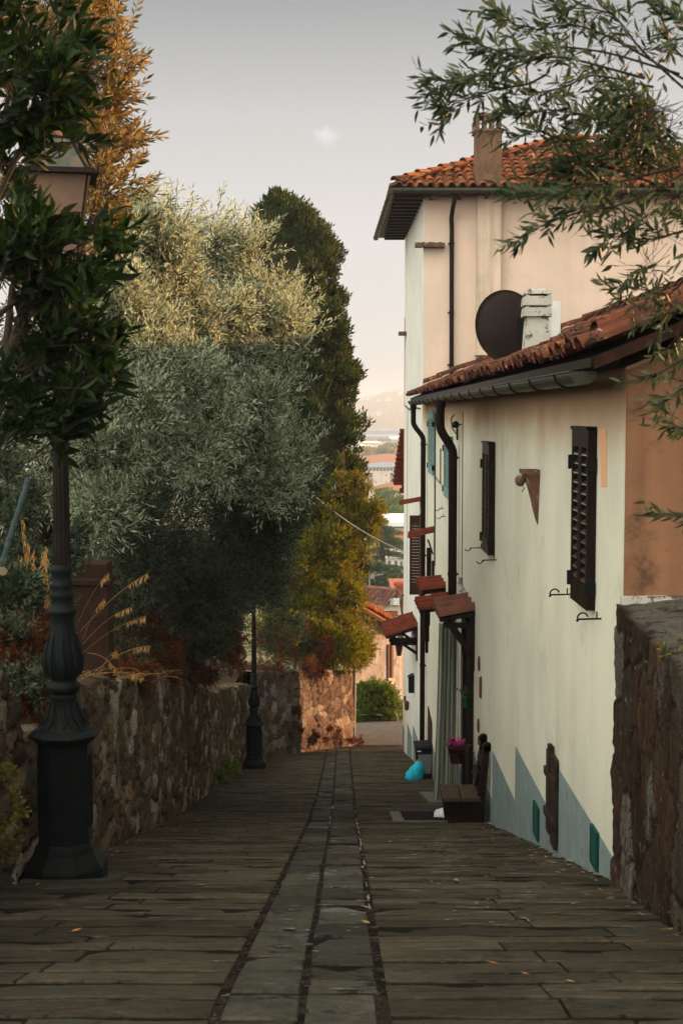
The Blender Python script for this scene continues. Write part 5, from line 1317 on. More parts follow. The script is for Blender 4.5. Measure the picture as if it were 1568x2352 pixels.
# ================================================================ OLIVE TREES behind the left wall
def proj(Q):
    dp = Q[:, 1]*CP - Q[:, 2]*SP; return 784 + F*Q[:, 0]/dp, 1176 - F*(Q[:, 2]*CP + Q[:, 1]*SP)/dp
_XR = np.array([(400,400),(500,560),(540,605),(600,612),(640,680),(700,708),(760,738),(800,700),(840,708),(900,690),(960,696),(1010,735),(1050,790),(1090,800),(1170,785),(1230,710),(1366,680),(1450,596),(1560,560)], float); _XR[3:, 1] -= 42; _XR[11:15, 1] -= 22
_YT = np.array([(150,560),(230,520),(300,520),(335,478),(371,505),(404,526),(423,580),(446,552),(484,516),(531,512),(573,545),(610,585),(640,650),(680,650),(740,755)], float)
def olive(label, root, blobs, n, seed, leafm='olive', ll=.075, tl=.24, lw=.20, nleaf=10, tips=6, shoots=0):
    r = np.random.default_rng(seed); t = thing("olive_tree", label, "tree", root, "olive trees behind the left wall")
    B, D = blob_points(blobs, n, r); D = norm(D*.55 + np.array([0, 0, .35]) + r.normal(size=B.shape)*.55); T_ = tl*r.uniform(.6, 1.4, len(B))
    qx, qy = proj(B + D*T_[:, None]); nj = r.normal(0, 16, len(B)); kp = (qx < np.interp(qy, _XR[:, 0], _XR[:, 1]) + nj) & (qy > np.interp(qx, _YT[:, 0], _YT[:, 1]) + nj - (12 if shoots else 0)) & ~((np.abs(qx - 583) < 17) & (qy > 1400)); B, D, T_ = B[kp], D[kp], T_[kp]
    if shoots:   # long loose shoots breaking the outline upwards and sideways
        qx, qy = proj(B); near = np.where((np.abs(qy - np.interp(qx, _YT[:, 0], _YT[:, 1])) < 45) | (np.abs(qx - np.interp(qy, _XR[:, 0], _XR[:, 1])) < 30))[0]; k_ = r.choice(near, shoots); sb_ = []; sd_ = []
        for i_ in k_:
            d_ = norm(np.array([r.normal(.25, .4), r.normal(0, .35), r.uniform(.3, 1.2)])); n_ = r.integers(1, 4)
            for q_ in range(n_): sb_.append(B[i_] + d_*.15*q_); sd_.append(d_ + r.normal(size=3)*.2)
        B = np.concatenate([B, np.array(sb_)]); D = np.concatenate([D, norm(np.array(sd_))]); T_ = np.concatenate([T_, np.full(len(sb_), .2)])
    lb, ld, lu, L = sprays(B, D, nleaf, T_, ll, r, spread=.8, jit=.35)
    leaf_mesh("crown", lb, ld, lu, L, L*lw*r.uniform(.8, 1.3, len(L)), K[leafm], t)
    twig_mesh("twigs", B, D, T_, .004, K['bark'], t, every=2)
    pick = [P(b[0], b[1], b[4]) for b in blobs][:tips]; limbs(t, root, pick, .13, .02, seed); return t
# front olive, left part of the mass
olive("broad silvery olive tree with sunlit golden top, right behind the gate pillar", (-3.1, 14.6, -2.6),
    [(330,640,110,110,14.5,.55), (300,560,70,60,14.5,.4,.8), (345,540,45,60,14.6,.3,.8), (380,580,55,50,14.8,.35,.8), (420,700,130,110,15,.6), (260,760,110,120,13.8,.5), (330,860,140,120,14.0,.6), (240,950,120,130,13.5,.5), (380,1000,130,120,14.2,.6),
     (250,1090,110,110,13.3,.5), (120,900,130,130,14,.5,.6), (90,1080,120,110,14,.5,.6), (200,700,100,100,14.2,.4,.7)], 8200, 31, shoots=330)
# rear olive, right part of the mass
olive("tall pale grey green olive tree leaning over the street beside the cypress", (-2.9, 18.5, -3.6),
    [(500,620,95,90,17,.6), (485,555,40,45,17,.3,.9), (530,545,42,50,17.2,.3,.9), (585,640,70,85,17.3,.5), (575,575,30,40,17.3,.3,.7), (665,720,62,62,17.5,.5), (690,770,50,35,17.5,.4), (675,690,32,42,17.5,.3,.7), (600,800,130,110,16.8,.7), (500,880,150,120,16.4,.7), (620,940,100,100,16.6,.6),
     (540,1030,140,110,16.5,.7), (660,1060,100,90,17,.6), (735,1090,75,60,17.4,.4), (740,775,22,14,17.5,.2,.6), (690,850,40,30,17.2,.3), (450,760,130,100,16.5,.6)], 10500, 32, shoots=420)
# hanging skirts, their shade put into a darker leaf colour
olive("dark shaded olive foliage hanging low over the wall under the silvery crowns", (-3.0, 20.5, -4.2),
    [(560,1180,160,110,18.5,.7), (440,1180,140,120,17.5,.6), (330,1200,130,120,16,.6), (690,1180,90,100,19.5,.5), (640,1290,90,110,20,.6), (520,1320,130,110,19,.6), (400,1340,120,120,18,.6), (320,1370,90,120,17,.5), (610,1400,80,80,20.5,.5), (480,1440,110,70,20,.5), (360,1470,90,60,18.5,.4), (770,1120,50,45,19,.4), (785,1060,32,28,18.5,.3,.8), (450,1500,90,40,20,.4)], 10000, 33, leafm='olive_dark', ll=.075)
# laurel / bay behind (gold lit, upper left)
r = np.random.default_rng(41)
bt = thing("bay_tree", "tall bay tree with orange gold sunlit leaves against the sky at upper left", "tree", (-3.2, 11.5, -2.2))
gold = [(60,40,120,70,11,.5), (190,60,85,75,10.8,.4), (60,150,90,70,11,.4), (225,90,50,55,10.8,.3,.8), (190,170,75,60,10.8,.4), (245,165,48,30,10.7,.25,.7), (285,160,26,14,10.7,.15,.6), (210,245,70,45,10.9,.35), (262,225,34,26,10.7,.2,.7), (200,330,70,55,11,.35), (255,320,45,30,10.8,.25), (285,330,28,18,10.8,.15,.7), (240,400,55,45,10.8,.3), (275,420,30,50,10.7,.2,.6), (270,60,25,40,10.7,.2,.5), (110,440,80,60,11.2,.35), (150,520,90,60,11.2,.35,.8), (230,470,40,40,10.9,.25), (60,600,90,80,11.4,.4,.6)]
B, D = blob_points(gold, 1500, r, sub=.20, nsub=7); D = norm(D*.6 + np.array([.35, 0, .5]) + r.normal(size=B.shape)*.3); T_ = .20*r.uniform(.6, 1.4, len(B))
lb, ld, lu, L = sprays(B, D, 10, T_, .078, r, spread=.6); leaf_mesh("crown", lb, ld, lu, L, L*.27, K['leafgold'], bt, kind='rhomb')
twig_mesh("twigs", B, D, T_, .003, K['bark'], bt); limbs(bt, (-3.2, 11.5, -2.2), [P(x, y, 11) for x, y in ((60,60), (190,60), (200,250), (240,400), (110,440))], .12, .015, 3)
# foreground laurel
r = np.random.default_rng(43)
lt = thing("laurel_bush", "dark green laurel with large leaves at the left edge in front of the lantern", "bush", (-2.35, 5.9, -1.3))
lau = [(30,90,95,90,6,.35), (100,150,60,60,5.9,.3,.8), (130,60,35,50,6,.2,.5), (20,250,110,90,6,.35), (110,240,75,60,5.9,.25), (140,310,45,24,5.9,.2,.7), (40,370,80,50,6.1,.3), (30,450,60,60,6.2,.3), (60,560,90,70,6,.3), (25,640,80,80,6,.3), (110,600,80,50,5.9,.25), (170,570,70,45,5.8,.22), (225,510,38,40,5.8,.15,.9), (190,640,48,22,5.8,.2), (60,740,90,70,6,.3),
       (140,690,70,40,5.9,.25), (190,730,45,50,5.8,.2), (60,850,90,70,6,.3), (150,820,80,60,5.9,.25), (215,830,40,40,5.8,.18), (200,890,60,40,5.8,.2), (255,915,26,16,5.75,.12,.8), (60,960,90,60,6,.3), (140,960,70,50,5.9,.25), (190,940,40,35,5.8,.2,.7), (110,1020,55,28,5.9,.2), (20,1020,60,40,6,.25)]
B, D = blob_points(lau, 520, r, sub=.12, nsub=6, fill=.2); D = norm(D*.6 + np.array([.55, -.1, .5]) + r.normal(size=B.shape)*.25); T_ = .16*r.uniform(.7, 1.3, len(B))
qx, qy = proj(B + D*.08); keep = (((qx - 150)/92)**2 + ((qy - 448)/88)**2 > 1) & (qx < 262); B, D, T_ = B[keep], D[keep], T_[keep]
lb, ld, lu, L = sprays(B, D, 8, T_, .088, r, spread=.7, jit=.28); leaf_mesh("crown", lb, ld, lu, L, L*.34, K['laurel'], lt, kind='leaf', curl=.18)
twig_mesh("twigs", B, D, T_, .0035, K['bark'], lt); limbs(lt, (-2.35, 5.9, -1.3), [P(x, y, 6) for x, y in ((30,90), (100,240), (60,560), (150,600), (60,850), (150,900))], .06, .008, 4)

# ================================================================ CYPRESS
r = np.random.default_rng(51)
cyp = thing("cypress_tree", "tall dense dark green cypress column rising behind the olive trees", "tree", (-.9, 39.4, -8.2))
rows = [(462,640,2),(480,643,34),(510,655,66),(560,676,92),(640,686,92),(700,690,92),(740,702,100),(800,704,98),(880,712,106),(960,715,106),(1040,722,104),(1100,738,96),(1160,745,90),(1250,748,84),(1400,740,78),(1560,735,60)]
ry = [q[0] for q in rows]; rxc = [q[1] for q in rows]; rw = [q[2] for q in rows]
n = 30000; yv = r.uniform(0, 1, n)**.9*1090 + 466; ang = r.uniform(0, 2*math.pi, n); xc = np.interp(yv, ry, rxc); hw = np.interp(yv, ry, rw)
nl = 300; la = r.uniform(0, 2*math.pi, nl); ly = r.uniform(470, 1500, nl); cl_ = r.integers(0, nl, n); yv = np.clip(ly[cl_] + r.normal(0, 17, n), 466, 1556); ang = la[cl_] + r.normal(0, .16, n)
bul = np.exp(-((yv - ly[cl_])/20)**2 - ((ang - la[cl_])/.2)**2)*.26; xc = np.interp(yv, ry, rxc); hw = np.interp(yv, ry, rw)
lob = .77 + bul + .10*np.sin(ang*5 + yv*.021) + .08*np.sin(ang*9 - yv*.05) + .07*np.sin(yv*.11 + ang*3) + .05*np.sin(yv*.19 - ang*7); dep = r.random(n)**2.2*.28
rr = hw*(lob - .03)*(1 - dep)
Yc_ = 39.4; k = Yc_/F; ctr = np.array([P(a, b, Yc_) for a, b in zip(xc, yv)])
B = ctr + np.stack([np.cos(ang)*rr*k, np.sin(ang)*rr*k, 0*rr], 1); D = np.stack([np.cos(ang)*.45, np.sin(ang)*.45, np.full(n, 1.)], 1) + r.normal(size=(n, 3))*.22
T_ = .22*r.uniform(.5, 1.7, n); lb, ld, lu, L = sprays(B, D, 5, T_, .16, r, spread=.5, jit=.3); leaf_mesh("crown", lb, ld, lu, L, L*.34, K['cypress'], cyp)
m = MB(); m.tube([(-.9, 39.4, -8.4), (-.9, 39.4, -5), (-.95, 39.4, 0), P(655, 520, 39.4)], [.2, .17, .12, .03], 10); m.build("trunk", K['bark'], cyp)
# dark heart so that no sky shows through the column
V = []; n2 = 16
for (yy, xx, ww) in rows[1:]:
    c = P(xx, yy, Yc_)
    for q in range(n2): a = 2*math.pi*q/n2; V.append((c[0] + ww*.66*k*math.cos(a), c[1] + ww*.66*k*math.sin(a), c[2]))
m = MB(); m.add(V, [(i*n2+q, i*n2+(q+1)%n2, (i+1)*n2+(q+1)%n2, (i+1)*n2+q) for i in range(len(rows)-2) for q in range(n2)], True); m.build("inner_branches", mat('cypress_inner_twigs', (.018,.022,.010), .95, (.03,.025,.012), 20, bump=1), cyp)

# ================================================================ CREEPER over the lane wall, other shrubs
def bush(name, label, cat, root, blobs, n, seed, leafm, ll, tl, nleaf=9, lw=.45, sub=.3, group=None, stems=5, kind='rhomb', up=.2, fill=.5, sr=.03):
    r = np.random.default_rng(seed); t = thing(name, label, cat, root, group); B, D = blob_points(blobs, n, r, sub=sub, fill=fill); qx, qy = proj(B); kp = ~((np.abs(qx - 583) < 20) & (qy > 1400) & (B[:, 1] < 29.5)); B, D = B[kp], D[kp]; D = norm(D + np.array([0, 0, up])); T_ = tl*r.uniform(.6, 1.4, len(B))
    lb, ld, lu, L = sprays(B, D, nleaf, T_, ll, r, spread=.9, jit=.4); leaf_mesh("foliage", lb, ld, lu, L, L*lw, K[leafm], t, kind=kind); twig_mesh("twigs", B, D, T_, max(.003, ll*.05), K['bark'], t, every=3)
    if stems: limbs(t, root, [P(b[0], b[1], b[4]) for b in blobs][:stems], sr, .008, seed, nm="stem")
    return t
bush("autumn_creeper", "yellow green and orange creeper tumbling over the sunlit lane wall beneath the cypress", "creeper", (-.7, 37.6, T(1560)*37.6),
    [(740,1480,100,60,36.6,.5), (800,1490,50,50,37.4,.4), (700,1400,80,80,37,.5), (780,1400,70,70,37.3,.5), (740,1300,80,80,37.6,.5), (800,1290,40,70,37.8,.4), (830,1200,40,60,37.9,.4), (800,1130,45,40,37.9,.3), (850,1150,28,22,38,.25,.9), (690,1320,60,70,37.2,.4), (820,1370,32,60,37.6,.3), (740,1200,60,60,37.8,.4), (850,1250,26,40,38,.3), (650,1450,60,60,36,.4), (865,1175,22,14,38,.2,.8), (838,1440,18,30,37.4,.2,.8)], 13000, 61, 'autumn', .055, .20, lw=.6)
bush("dry_vine", "rust brown dry vine hanging along the top of the lane wall", "creeper", (-1.2, 35.6, T(1560)*35.6),
    [(740,1530,75,22,36.0,.3), (800,1528,28,26,37.2,.25), (680,1535,50,24,35,.3), (640,1520,36,40,34.2,.3), (600,1500,30,50,33,.3), (700,1480,70,40,35.8,.3)], 2600, 62, 'drybush', .05, .16, lw=.35)
bush("roadside_shrub", "round green shrub growing at the foot of the pink wall beyond the lane", "shrub", P(858, 1684, 43.5), 
    [(858,1630,40,40,43.5,.5), (830,1640,22,38,43.3,.4), (885,1640,22,32,43.4,.4), (850,1600,30,24,43.5,.35), (826,1600,10,28,43.4,.15,.8), (878,1598,9,24,43.4,.15,.8), (903,1625,10,16,43.4,.15,.7)], 3600, 63, 'shrub', .075, .2, lw=.5)
bush("dry_bush", "rust brown dry undergrowth spilling over the low wall behind the foreground lamp", "bush", (-2.6, 9.9, -2.2),
    [(90,1620,40,60,9.8,.25), (70,1540,50,60,10,.3), (110,1680,26,46,9.6,.2), (50,1480,50,50,10.3,.3), (30,1420,45,60,10.6,.3), (110,1480,40,50,10.4,.25), (60,1590,50,50,9.6,.25), (20,1490,40,40,9.3,.2)], 5200, 64, 'drybush', .034, .09, lw=.4, sub=.12)
bush("ivy_bush", "dark green leafy undergrowth at the left edge above the low wall", "bush", (-2.75, 9.0, -1.9),
    [(30,1400,60,60,9.6,.25), (20,1500,40,50,9.2,.25), (50,1560,30,40,9.0,.2), (20,1330,50,60,10.4,.3), (90,1380,50,50,10.8,.3), (60,1250,80,70,11,.35), (120,1250,60,60,11.6,.3), (30,1150,60,70,11.2,.3)], 1700, 65, 'olive_dark', .045, .12, lw=.45, sub=.16)
bush("wall_fern", "small weeds with yellowing leaves growing from the left wall near the frame edge", "plant", (-1.93, 8.0, -2.6), [(15,1860,26,60,7.9,.1), (10,1960,24,40,8.1,.08), (30,1790,18,30,8.1,.08)], 55, 66, 'weed', .04, .08, lw=.5, sub=.08, stems=0)
bush("wall_foot_weed", "orange tinted weeds at the foot of the sunlit lane wall", "plant", P(740, 1700, 35.3), [(700,1690,35,12,34.3,.15), (750,1690,30,14,35.6,.15), (800,1696,26,8,36.9,.15), (835,1702,16,6,37.9,.12), (690,1650,22,30,34.4,.1,.5)], 620, 67, 'drybush', .05, .12, lw=.35, sub=.12, stems=0)
bush("wall_base_weed", "green weeds in the shade where the left wall meets the paving by the distant lamp", "plant", (-1.9, 24, zg(24)), [(520,1770,16,18,24.5,.15), (505,1790,12,14,23.6,.12), (545,1760,10,12,27,.15)], 200, 68, 'shrub', .045, .1, lw=.45, sub=.1, stems=0)
bush("undergrowth", "dark rusty undergrowth along the wall top beneath the shaded olive foliage", "bush", (-2.6, 20, ltop(0, 20) - .2),
    [(300,1530,60,26,14.5,.3), (380,1520,60,34,17,.3), (450,1520,50,36,20,.35), (510,1520,40,34,23,.35), (560,1515,36,36,26,.35), (610,1500,36,44,29.5,.4), (350,1480,60,40,17,.4), (480,1480,60,40,22,.4), (640,1500,30,50,32,.3)], 3600, 73, 'drybush', .05, .14, lw=.4, stems=0)
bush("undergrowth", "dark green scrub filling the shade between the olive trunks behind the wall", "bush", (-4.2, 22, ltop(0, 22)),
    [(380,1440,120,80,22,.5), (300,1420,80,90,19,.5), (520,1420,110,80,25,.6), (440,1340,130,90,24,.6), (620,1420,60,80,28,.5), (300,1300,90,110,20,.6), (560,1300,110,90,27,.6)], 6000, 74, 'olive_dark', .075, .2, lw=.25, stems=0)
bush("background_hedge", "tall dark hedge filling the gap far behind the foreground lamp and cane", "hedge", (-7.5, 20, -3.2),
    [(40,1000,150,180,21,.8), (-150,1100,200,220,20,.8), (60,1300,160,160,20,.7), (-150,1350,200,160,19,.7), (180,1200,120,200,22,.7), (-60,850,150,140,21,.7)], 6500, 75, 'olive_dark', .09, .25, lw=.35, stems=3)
# dry oat grass, canes
m = MB(); rd = random.Random(14)
def stalk(m, a, b, sag, r=.0022, head=True):
    a = Vector(a); b = Vector(b); pts = [a.lerp(b, t) + Vector((0, 0, sag*math.sin(math.pi*t*.9))) for t in [i/7 for i in range(8)]]; m.tube(pts, r, 4)
    if head:
        for k in range(16):
            p = pts[-1].lerp(pts[-3], k/16) ; d = Vector((rd.uniform(-.02,.02), rd.uniform(-.02,.02), -rd.uniform(.01,.045)))
            s = Vector((.005, 0, 0)); tip = p + d + Vector((0, 0, -.02)); m.add([p, p + d*.7 + s, tip, p + d*.7 - s], [(0,1,2,3)])
for (xa, ya, xb, yb) in ((185,1450,340,1322), (190,1480,300,1400), (190,1500,335,1420), (200,1500,270,1545), (220,1540,345,1488), (190,1470,240,1380), (230,1545,270,1500), (215,1555,330,1560), (180,1430,250,1320)): stalk(m, P(xa, ya, 11.3), P(xb, yb, 11.0), .05)
for k in range(30):
    xa = rd.uniform(20, 120); ya = rd.uniform(1400, 1500); stalk(m, P(xa, ya, 10.6), P(xa + rd.uniform(-30, 30), ya - rd.uniform(60, 240), 10.6 + rd.uniform(-.3,.3)), rd.uniform(-.02,.04), head=rd.random() < .8)
for k in range(60):
    xa = rd.uniform(170, 390); ya = 1558 - (xa-170)*.02; a = P(xa, ya + rd.uniform(-6, 10), 11 + (xa-170)*.02); stalk(m, a, (a[0] + rd.uniform(-.25,.25), a[1] + rd.uniform(-.1,.1), a[2] + rd.uniform(.0,.07)), .02, head=False)
for k in range(40):
    xa = rd.uniform(60, 130); a = P(xa, 1470 + rd.uniform(-30, 30), 10.4); stalk(m, a, (a[0] + rd.uniform(-.2,.2), a[1], a[2] + rd.uniform(-.1,.15)), .03, head=False)
o = m.build("dry_oat_grass", K['straw'], loc=P(180, 1500, 11)); tag(o, "golden dry oat grass around the lamp and gate pillar on top of the left wall", kind='stuff')
canes = []
for i, (xa, ya, xb, yb, Y, lab) in enumerate(((8,1290,68,1098,10.2,"blue grey cane leaning at the left edge, left of the lamp post"), (165,1300,186,1205,11.6,"short blue grey cane leaning between the lamp post and the gate pillar"), (445,1480,470,1330,19.5,"dark slanting stake under the olive trees left of the distant lamp"))):
    a = Vector(P(xa, ya, Y)); b = Vector(P(xb, yb, Y)); m = MB(); n = 12; pts = []; rs = []
    for k in range(n+1):
        p = a.lerp(b, k/n); pts += [p]; rs += [M(7.5 if i == 0 else 5, Y)*(1.0 if k % 3 else 1.15)]
    m.tube(pts, rs, 9); m.tube([a.lerp(b, .45) - Vector((0,0,.01)), a.lerp(b, .45) + Vector((.0,0,.02))], M(10, Y), 8); m.tube([a.lerp(b, -.9), a], M(5, Y), 8)
    o = m.build("garden_cane", K['cane'] if i < 2 else K['bark'], loc=a); tag(o, lab, "cane")
a = P(-14, 1322, 9.6); b = P(8, 1312, 9.5); m = MB(); m.tube([P(-60, 1330, 9.6), a, b], [.03, .032, .03], 12); o = m.build("log_end", mat('pale_cut_wood', (.30,.22,.15), .8, (.2,.14,.09), 12), loc=a); tag(o, "pale sawn log end poking in at the left edge", "log")
# pole at the corner
c = P(812, 1705, 38.15); c1_ = P(812, 1524, 38.15)
m = MB(); m.tube([(c[0], 38.0, zg(38.1) - .2), (c[0] + .02, 38.0, c1_[2])], .045, 10); m.lathe((c[0] + .02, 38.0, c1_[2]), [(.05, 0), (.045, .03), (.01, .05)], 10); o = m.build("metal_pole", K['galv'], loc=(c[0], 38.0, zg(38))); tag(o, "plain grey metal pole at the corner end of the sunlit lane wall", "pole")

# small flower pots by the door
def fpot(name, label, c, rt, rb, h, pm): 
    t = thing(name, label, "flower pot", c); m = MB(); m.lathe(c, [(rb, 0), (rt, h*.85), (rt*1.08, h*.86), (rt*1.08, h), (rt*.95, h), (rt*.9, h*.9)], 18); m.build("pot", pm, t); return t
c = P(1066, 1616, 18.25); gp = fpot("hanging_pot", "bright green plastic pot with a spiky plant hung beside the door frame", (c[0], 18.0, c[2]), M(9, 18), M(6.5, 18), M(28, 18), K['greenpot'])
r = np.random.default_rng(71); n = 14; B = np.array(c)[None] + np.stack([r.normal(0, .01, n), r.normal(0, .01, n) - .25, np.full(n, M(26, 18))], 1); B = np.repeat(B, 1, 0); D = norm(np.stack([r.normal(0, .7, n), r.normal(0, .5, n), r.uniform(.5, 1.2, n)], 1))
lb, ld, lu, L = sprays(B, D, 7, np.full(n, .10), .05, r, spread=.8); leaf_mesh("foliage", lb, ld, lu, L, L*.3, K['olive_dark'], gp)
c = P(1048, 1752, 17.6); bp = fpot("flower_pot", "dark brown wall pot of magenta flowers hung beside the curtain", (c[0], 17.6, c[2]), M(19, 17.6), M(14, 17.6), M(38, 17.6), K['claypot'])
n = 60; B = np.array([c[0], 17.6, c[2] + M(38, 17.6)]) + np.stack([r.normal(0, .05, n), r.normal(0, .05, n), r.uniform(-.02, .04, n)], 1); D = norm(np.stack([r.normal(0, .8, n), r.normal(0, .8, n), r.uniform(.2, 1.2, n)], 1))
lb, ld, lu, L = sprays(B, D, 6, np.full(n, .09), .03, r, spread=1); leaf_mesh("flowers", lb, ld, lu, L, L*.6, K['pink'], bp)
B2 = B[:20] + [0, 0, -.02]; lb, ld, lu, L = sprays(B2, norm(D[:20] + [0, 0, -.2]), 6, np.full(20, .1), .05, r, spread=1); leaf_mesh("foliage", lb, ld, lu, L, L*.4, K['laurel'], bp)
m = MB(); m.tube([(XW, 17.7, c[2] + .1), (c[0] + .1, 17.65, c[2] + .1)], .006, 6); m.tube([(XW - .02, 17.7, c[2] + .32), (XW - .09, 17.7, c[2] + .35), (XW - .09, 17.7, c[2] + .2), (c[0] + .1, 17.65, c[2] + .15)], .006, 6); m.tube([(c[0] + .11*math.cos(a), 17.6 + .11*math.sin(a), c[2] + .12) for a in [2*math.pi*i/16 for i in range(17)]], .006, 5); m.build("wire_holder", K['iron'], bp)
# wall lantern under the far canopy
c = P(916, 1506, 31.2); wl = thing("wall_lantern", "small dark lantern with amber glass hanging under the farthest red canopy", "lantern", (c[0], 31.2, c[2] + .4))
m = MB(); h = M(9, 31); zz = c[2]
m.lathe((c[0], 31.2, zz), [(.045, 0), (.05, .015)], 6, False); m.lathe((c[0], 31.2, zz + .24), [(.10, 0), (.105, .015), (.06, .06), (.02, .08), (.012, .16)], 6, False)
for k_ in range(6):
    a = math.pi/3*k_; m.beam((c[0] + .045*math.cos(a), 31.2 + .045*math.sin(a), zz), (c[0] + .085*math.cos(a), 31.2 + .085*math.sin(a), zz + .24), .012)
m.tube([(c[0], 31.2, zz + .38), (c[0], 31.2, T(1462)*31)], .012, 6); m.build("cage", K['iron'], wl)
m = MB(); m.lathe((c[0], 31.2, zz + .01), [(.038, 0), (.076, .228)], 6, False); m.build("glass", K['amber'], wl)

# ================================================================ NEAR OLIVE BRANCHES, upper right
r = np.random.default_rng(81); rd = random.Random(81); YN = 4.45
nt_ = thing("olive_tree", "near olive tree at the right whose leafy twigs overhang the roofs and sky", "tree", (2.6, 4.4, -1.1))
arcs = [[(1600,230),(1467,112),(1437,67),(1404,30),(1355,19),(1310,19),(1270,12)], [(1600,200),(1467,122),(1392,81),(1336,60),(1287,58),(1205,71),(1160,40),(1135,25)], [(1560,170),(1411,124),(1340,112),(1291,107),(1220,116),(1175,135),(1130,154),(1081,176),(1055,191)],
    [(1190,131),(1149,119),(1104,104),(1070,86)], [(1480,180),(1340,141),(1287,130),(1242,132),(1205,145),(1160,164),(1092,175),(1036,186),(1000,182)], [(1092,175),(1040,197),(1010,212)], [(1500,200),(1355,167),(1299,201),(1235,212),(1190,239),(1155,262)], [(1254,171),(1212,194),(1160,201),(1104,216),(1036,239),(1028,262)],
    [(1600,380),(1446,468),(1333,486),(1265,508),(1229,527),(1195,549)], [(1560,380),(1424,418),(1311,431),(1256,459),(1195,440)], [(1600,520),(1492,553),(1415,540),(1383,558)], [(1600,600),(1537,685),(1469,662),(1410,662)], [(1620,800),(1528,848),(1487,868)], [(1620,860),(1555,900),(1520,925)], [(1620,1180),(1560,1188),(1520,1180)],
    [(1600,980),(1568,985),(1540,972)], [(1600,60),(1545,40),(1520,8)], [(1600,150),(1550,120),(1525,60),(1512,30)], [(1500,340),(1400,330),(1310,330),(1240,300),(1195,310)], [(1520,300),(1430,280),(1330,262),(1262,250),(1185,262)], [(1540,440),(1450,400),(1370,380),(1290,380),(1215,410)], [(1700,420),(1590,700),(1560,770),(1530,800)]]
mbt = MB(); bases = []; dirs_ = []; 
for i, a in enumerate(arcs):
    Y0 = YN + rd.uniform(-.35, .35); pts = [Vector(P(x, y, Y0 + .03*j)) for j, (x, y) in enumerate(a)]
    dens = []
    for p, q in zip(pts[:-1], pts[1:]):
        for t in (0, .33, .66): dens.append(p.lerp(q, t))
    dens.append(pts[-1]); dens = [dens[0]] + [(dens[j-1] + dens[j]*2 + dens[j+1])/4 for j in range(1, len(dens)-1)] + [dens[-1]]
    n = len(dens); mbt.tube(dens, [lerp(.0042, .0012, j/(n-1)) for j in range(n)], 5)
    for j in range(1, n):
        t = j/(n-1)
        if t < .15: continue
        d = (dens[j] - dens[j-1]).normalized()
        bases.append(dens[j]); dirs_.append(d*.9 + Vector((rd.gauss(0,.25), rd.gauss(0,.25), rd.gauss(0,.25))))
        if rd.random() < .5: 
            s = Vector((rd.gauss(0,.7), rd.gauss(0,.6), rd.gauss(0,.7))); bases.append(dens[j]); dirs_.append(d*.6 + s)
mbt.build("branch", K['bark'], nt_)
B = np.array([tuple(b) for b in bases]); D = norm(np.array([tuple(d) for d in dirs_])); T_ = .085*r.uniform(.5, 1.5, len(B))
dense = [(1470,330,130,110,4.5,.4), (1400,420,120,60,4.5,.35), (1530,250,70,90,4.5,.35,1.1), (1520,430,90,90,4.6,.4), (1345,370,85,70,4.5,.3), (1280,430,50,30,4.5,.2,.6), (1460,500,90,45,4.5,.3), (1545,560,50,90,4.6,.3), (1430,220,90,60,4.5,.3,.8), (1545,100,40,60,4.5,.25,.8), (1330,210,50,35,4.5,.2,.7), (1420,170,80,40,4.5,.25,.7), (1545,700,35,60,4.6,.25,.6), (1500,600,60,30,4.6,.25,.5), (1560,860,30,40,4.6,.2,.5)]
B3, D3 = blob_points(dense, 340, r, sub=.10, fill=.2); D3 = norm(D3*.6 + r.normal(size=B3.shape)*.4 + np.array([-.5, 0, -.15])); T3 = .12*r.uniform(.5, 1.4, len(B3))
Ba = np.concatenate([B, B3]); Da = np.concatenate([D, D3]); Ta = np.concatenate([T_, T3])
lb, ld, lu, L = sprays(Ba, Da, 6, Ta, .047, r, spread=.75, jit=.3); leaf_mesh("crown", lb, ld, lu, L, L*.23*r.uniform(.8, 1.3, len(L)), K['olive_near'], nt_, kind='leaf', curl=.1)
twig_mesh("twigs", Ba, Da, Ta, .0012, K['bark'], nt_)
# a few olives
mo = MB()
for k_ in range(46):
    b = Ba[rd.randrange(len(Ba))]; mo.lathe((b[0], b[1], b[2] - .018), [(.001, -.008), (.0045, -.004), (.005, .001), (.003, .007), (.001, .008)], 7)
mo.build("olive_fruit", mat('dark_olive_fruit', (.03,.035,.015), .35), nt_)["kind"] = "stuff"
limbs(nt_, (2.6, 4.4, -1.1), [P(1600, 230, 4.45), P(1600, 380, 4.5), P(1600, 520, 4.5), P(1600, 800, 4.5)], .05, .005, 9)
bush("yellow_weed", "small yellow leaves sprouting at the right edge above the dark stone wall", "plant", (1.62, 6.2, -1.12), [(1532,1495,16,8,6.4,.04), (1556,1490,12,10,6.3,.04)], 10, 91, 'autumn', .035, .05, nleaf=3, lw=.5, sub=.03, stems=0)

# fallen leaves
r = np.random.default_rng(95); n = 150
yy = r.uniform(4.2, 22, n); side = r.random(n); xx = np.where(side < .45, 1.62 - np.abs(r.normal(0, .12, n)), np.where(side < .75, -1.9 + np.abs(r.normal(0, .15, n)), r.uniform(-1.8, 1.6, n)))
xx = np.minimum(xx, np.array([x_right(a) for a in yy]) - .03); xx = np.where((side > .9), np.array([XRS(a) for a in yy]) + r.normal(0, .015, n), xx)
zz = np.array([zg(a) for a in yy]) + .008; a = r.uniform(0, 6.28, n)
leaf_o = leaf_mesh("fallen_leaves", np.stack([xx, yy, zz], 1), np.stack([np.cos(a), np.sin(a), -.2*np.sin(a) + r.uniform(.0, .25, n)], 1), np.tile([0., 0, 1.], (n, 1)), r.uniform(.03, .06, n), r.uniform(.01, .022, n), K['fallen']); tag(leaf_o, "small dry fallen leaves scattered over the paving", kind='stuff')

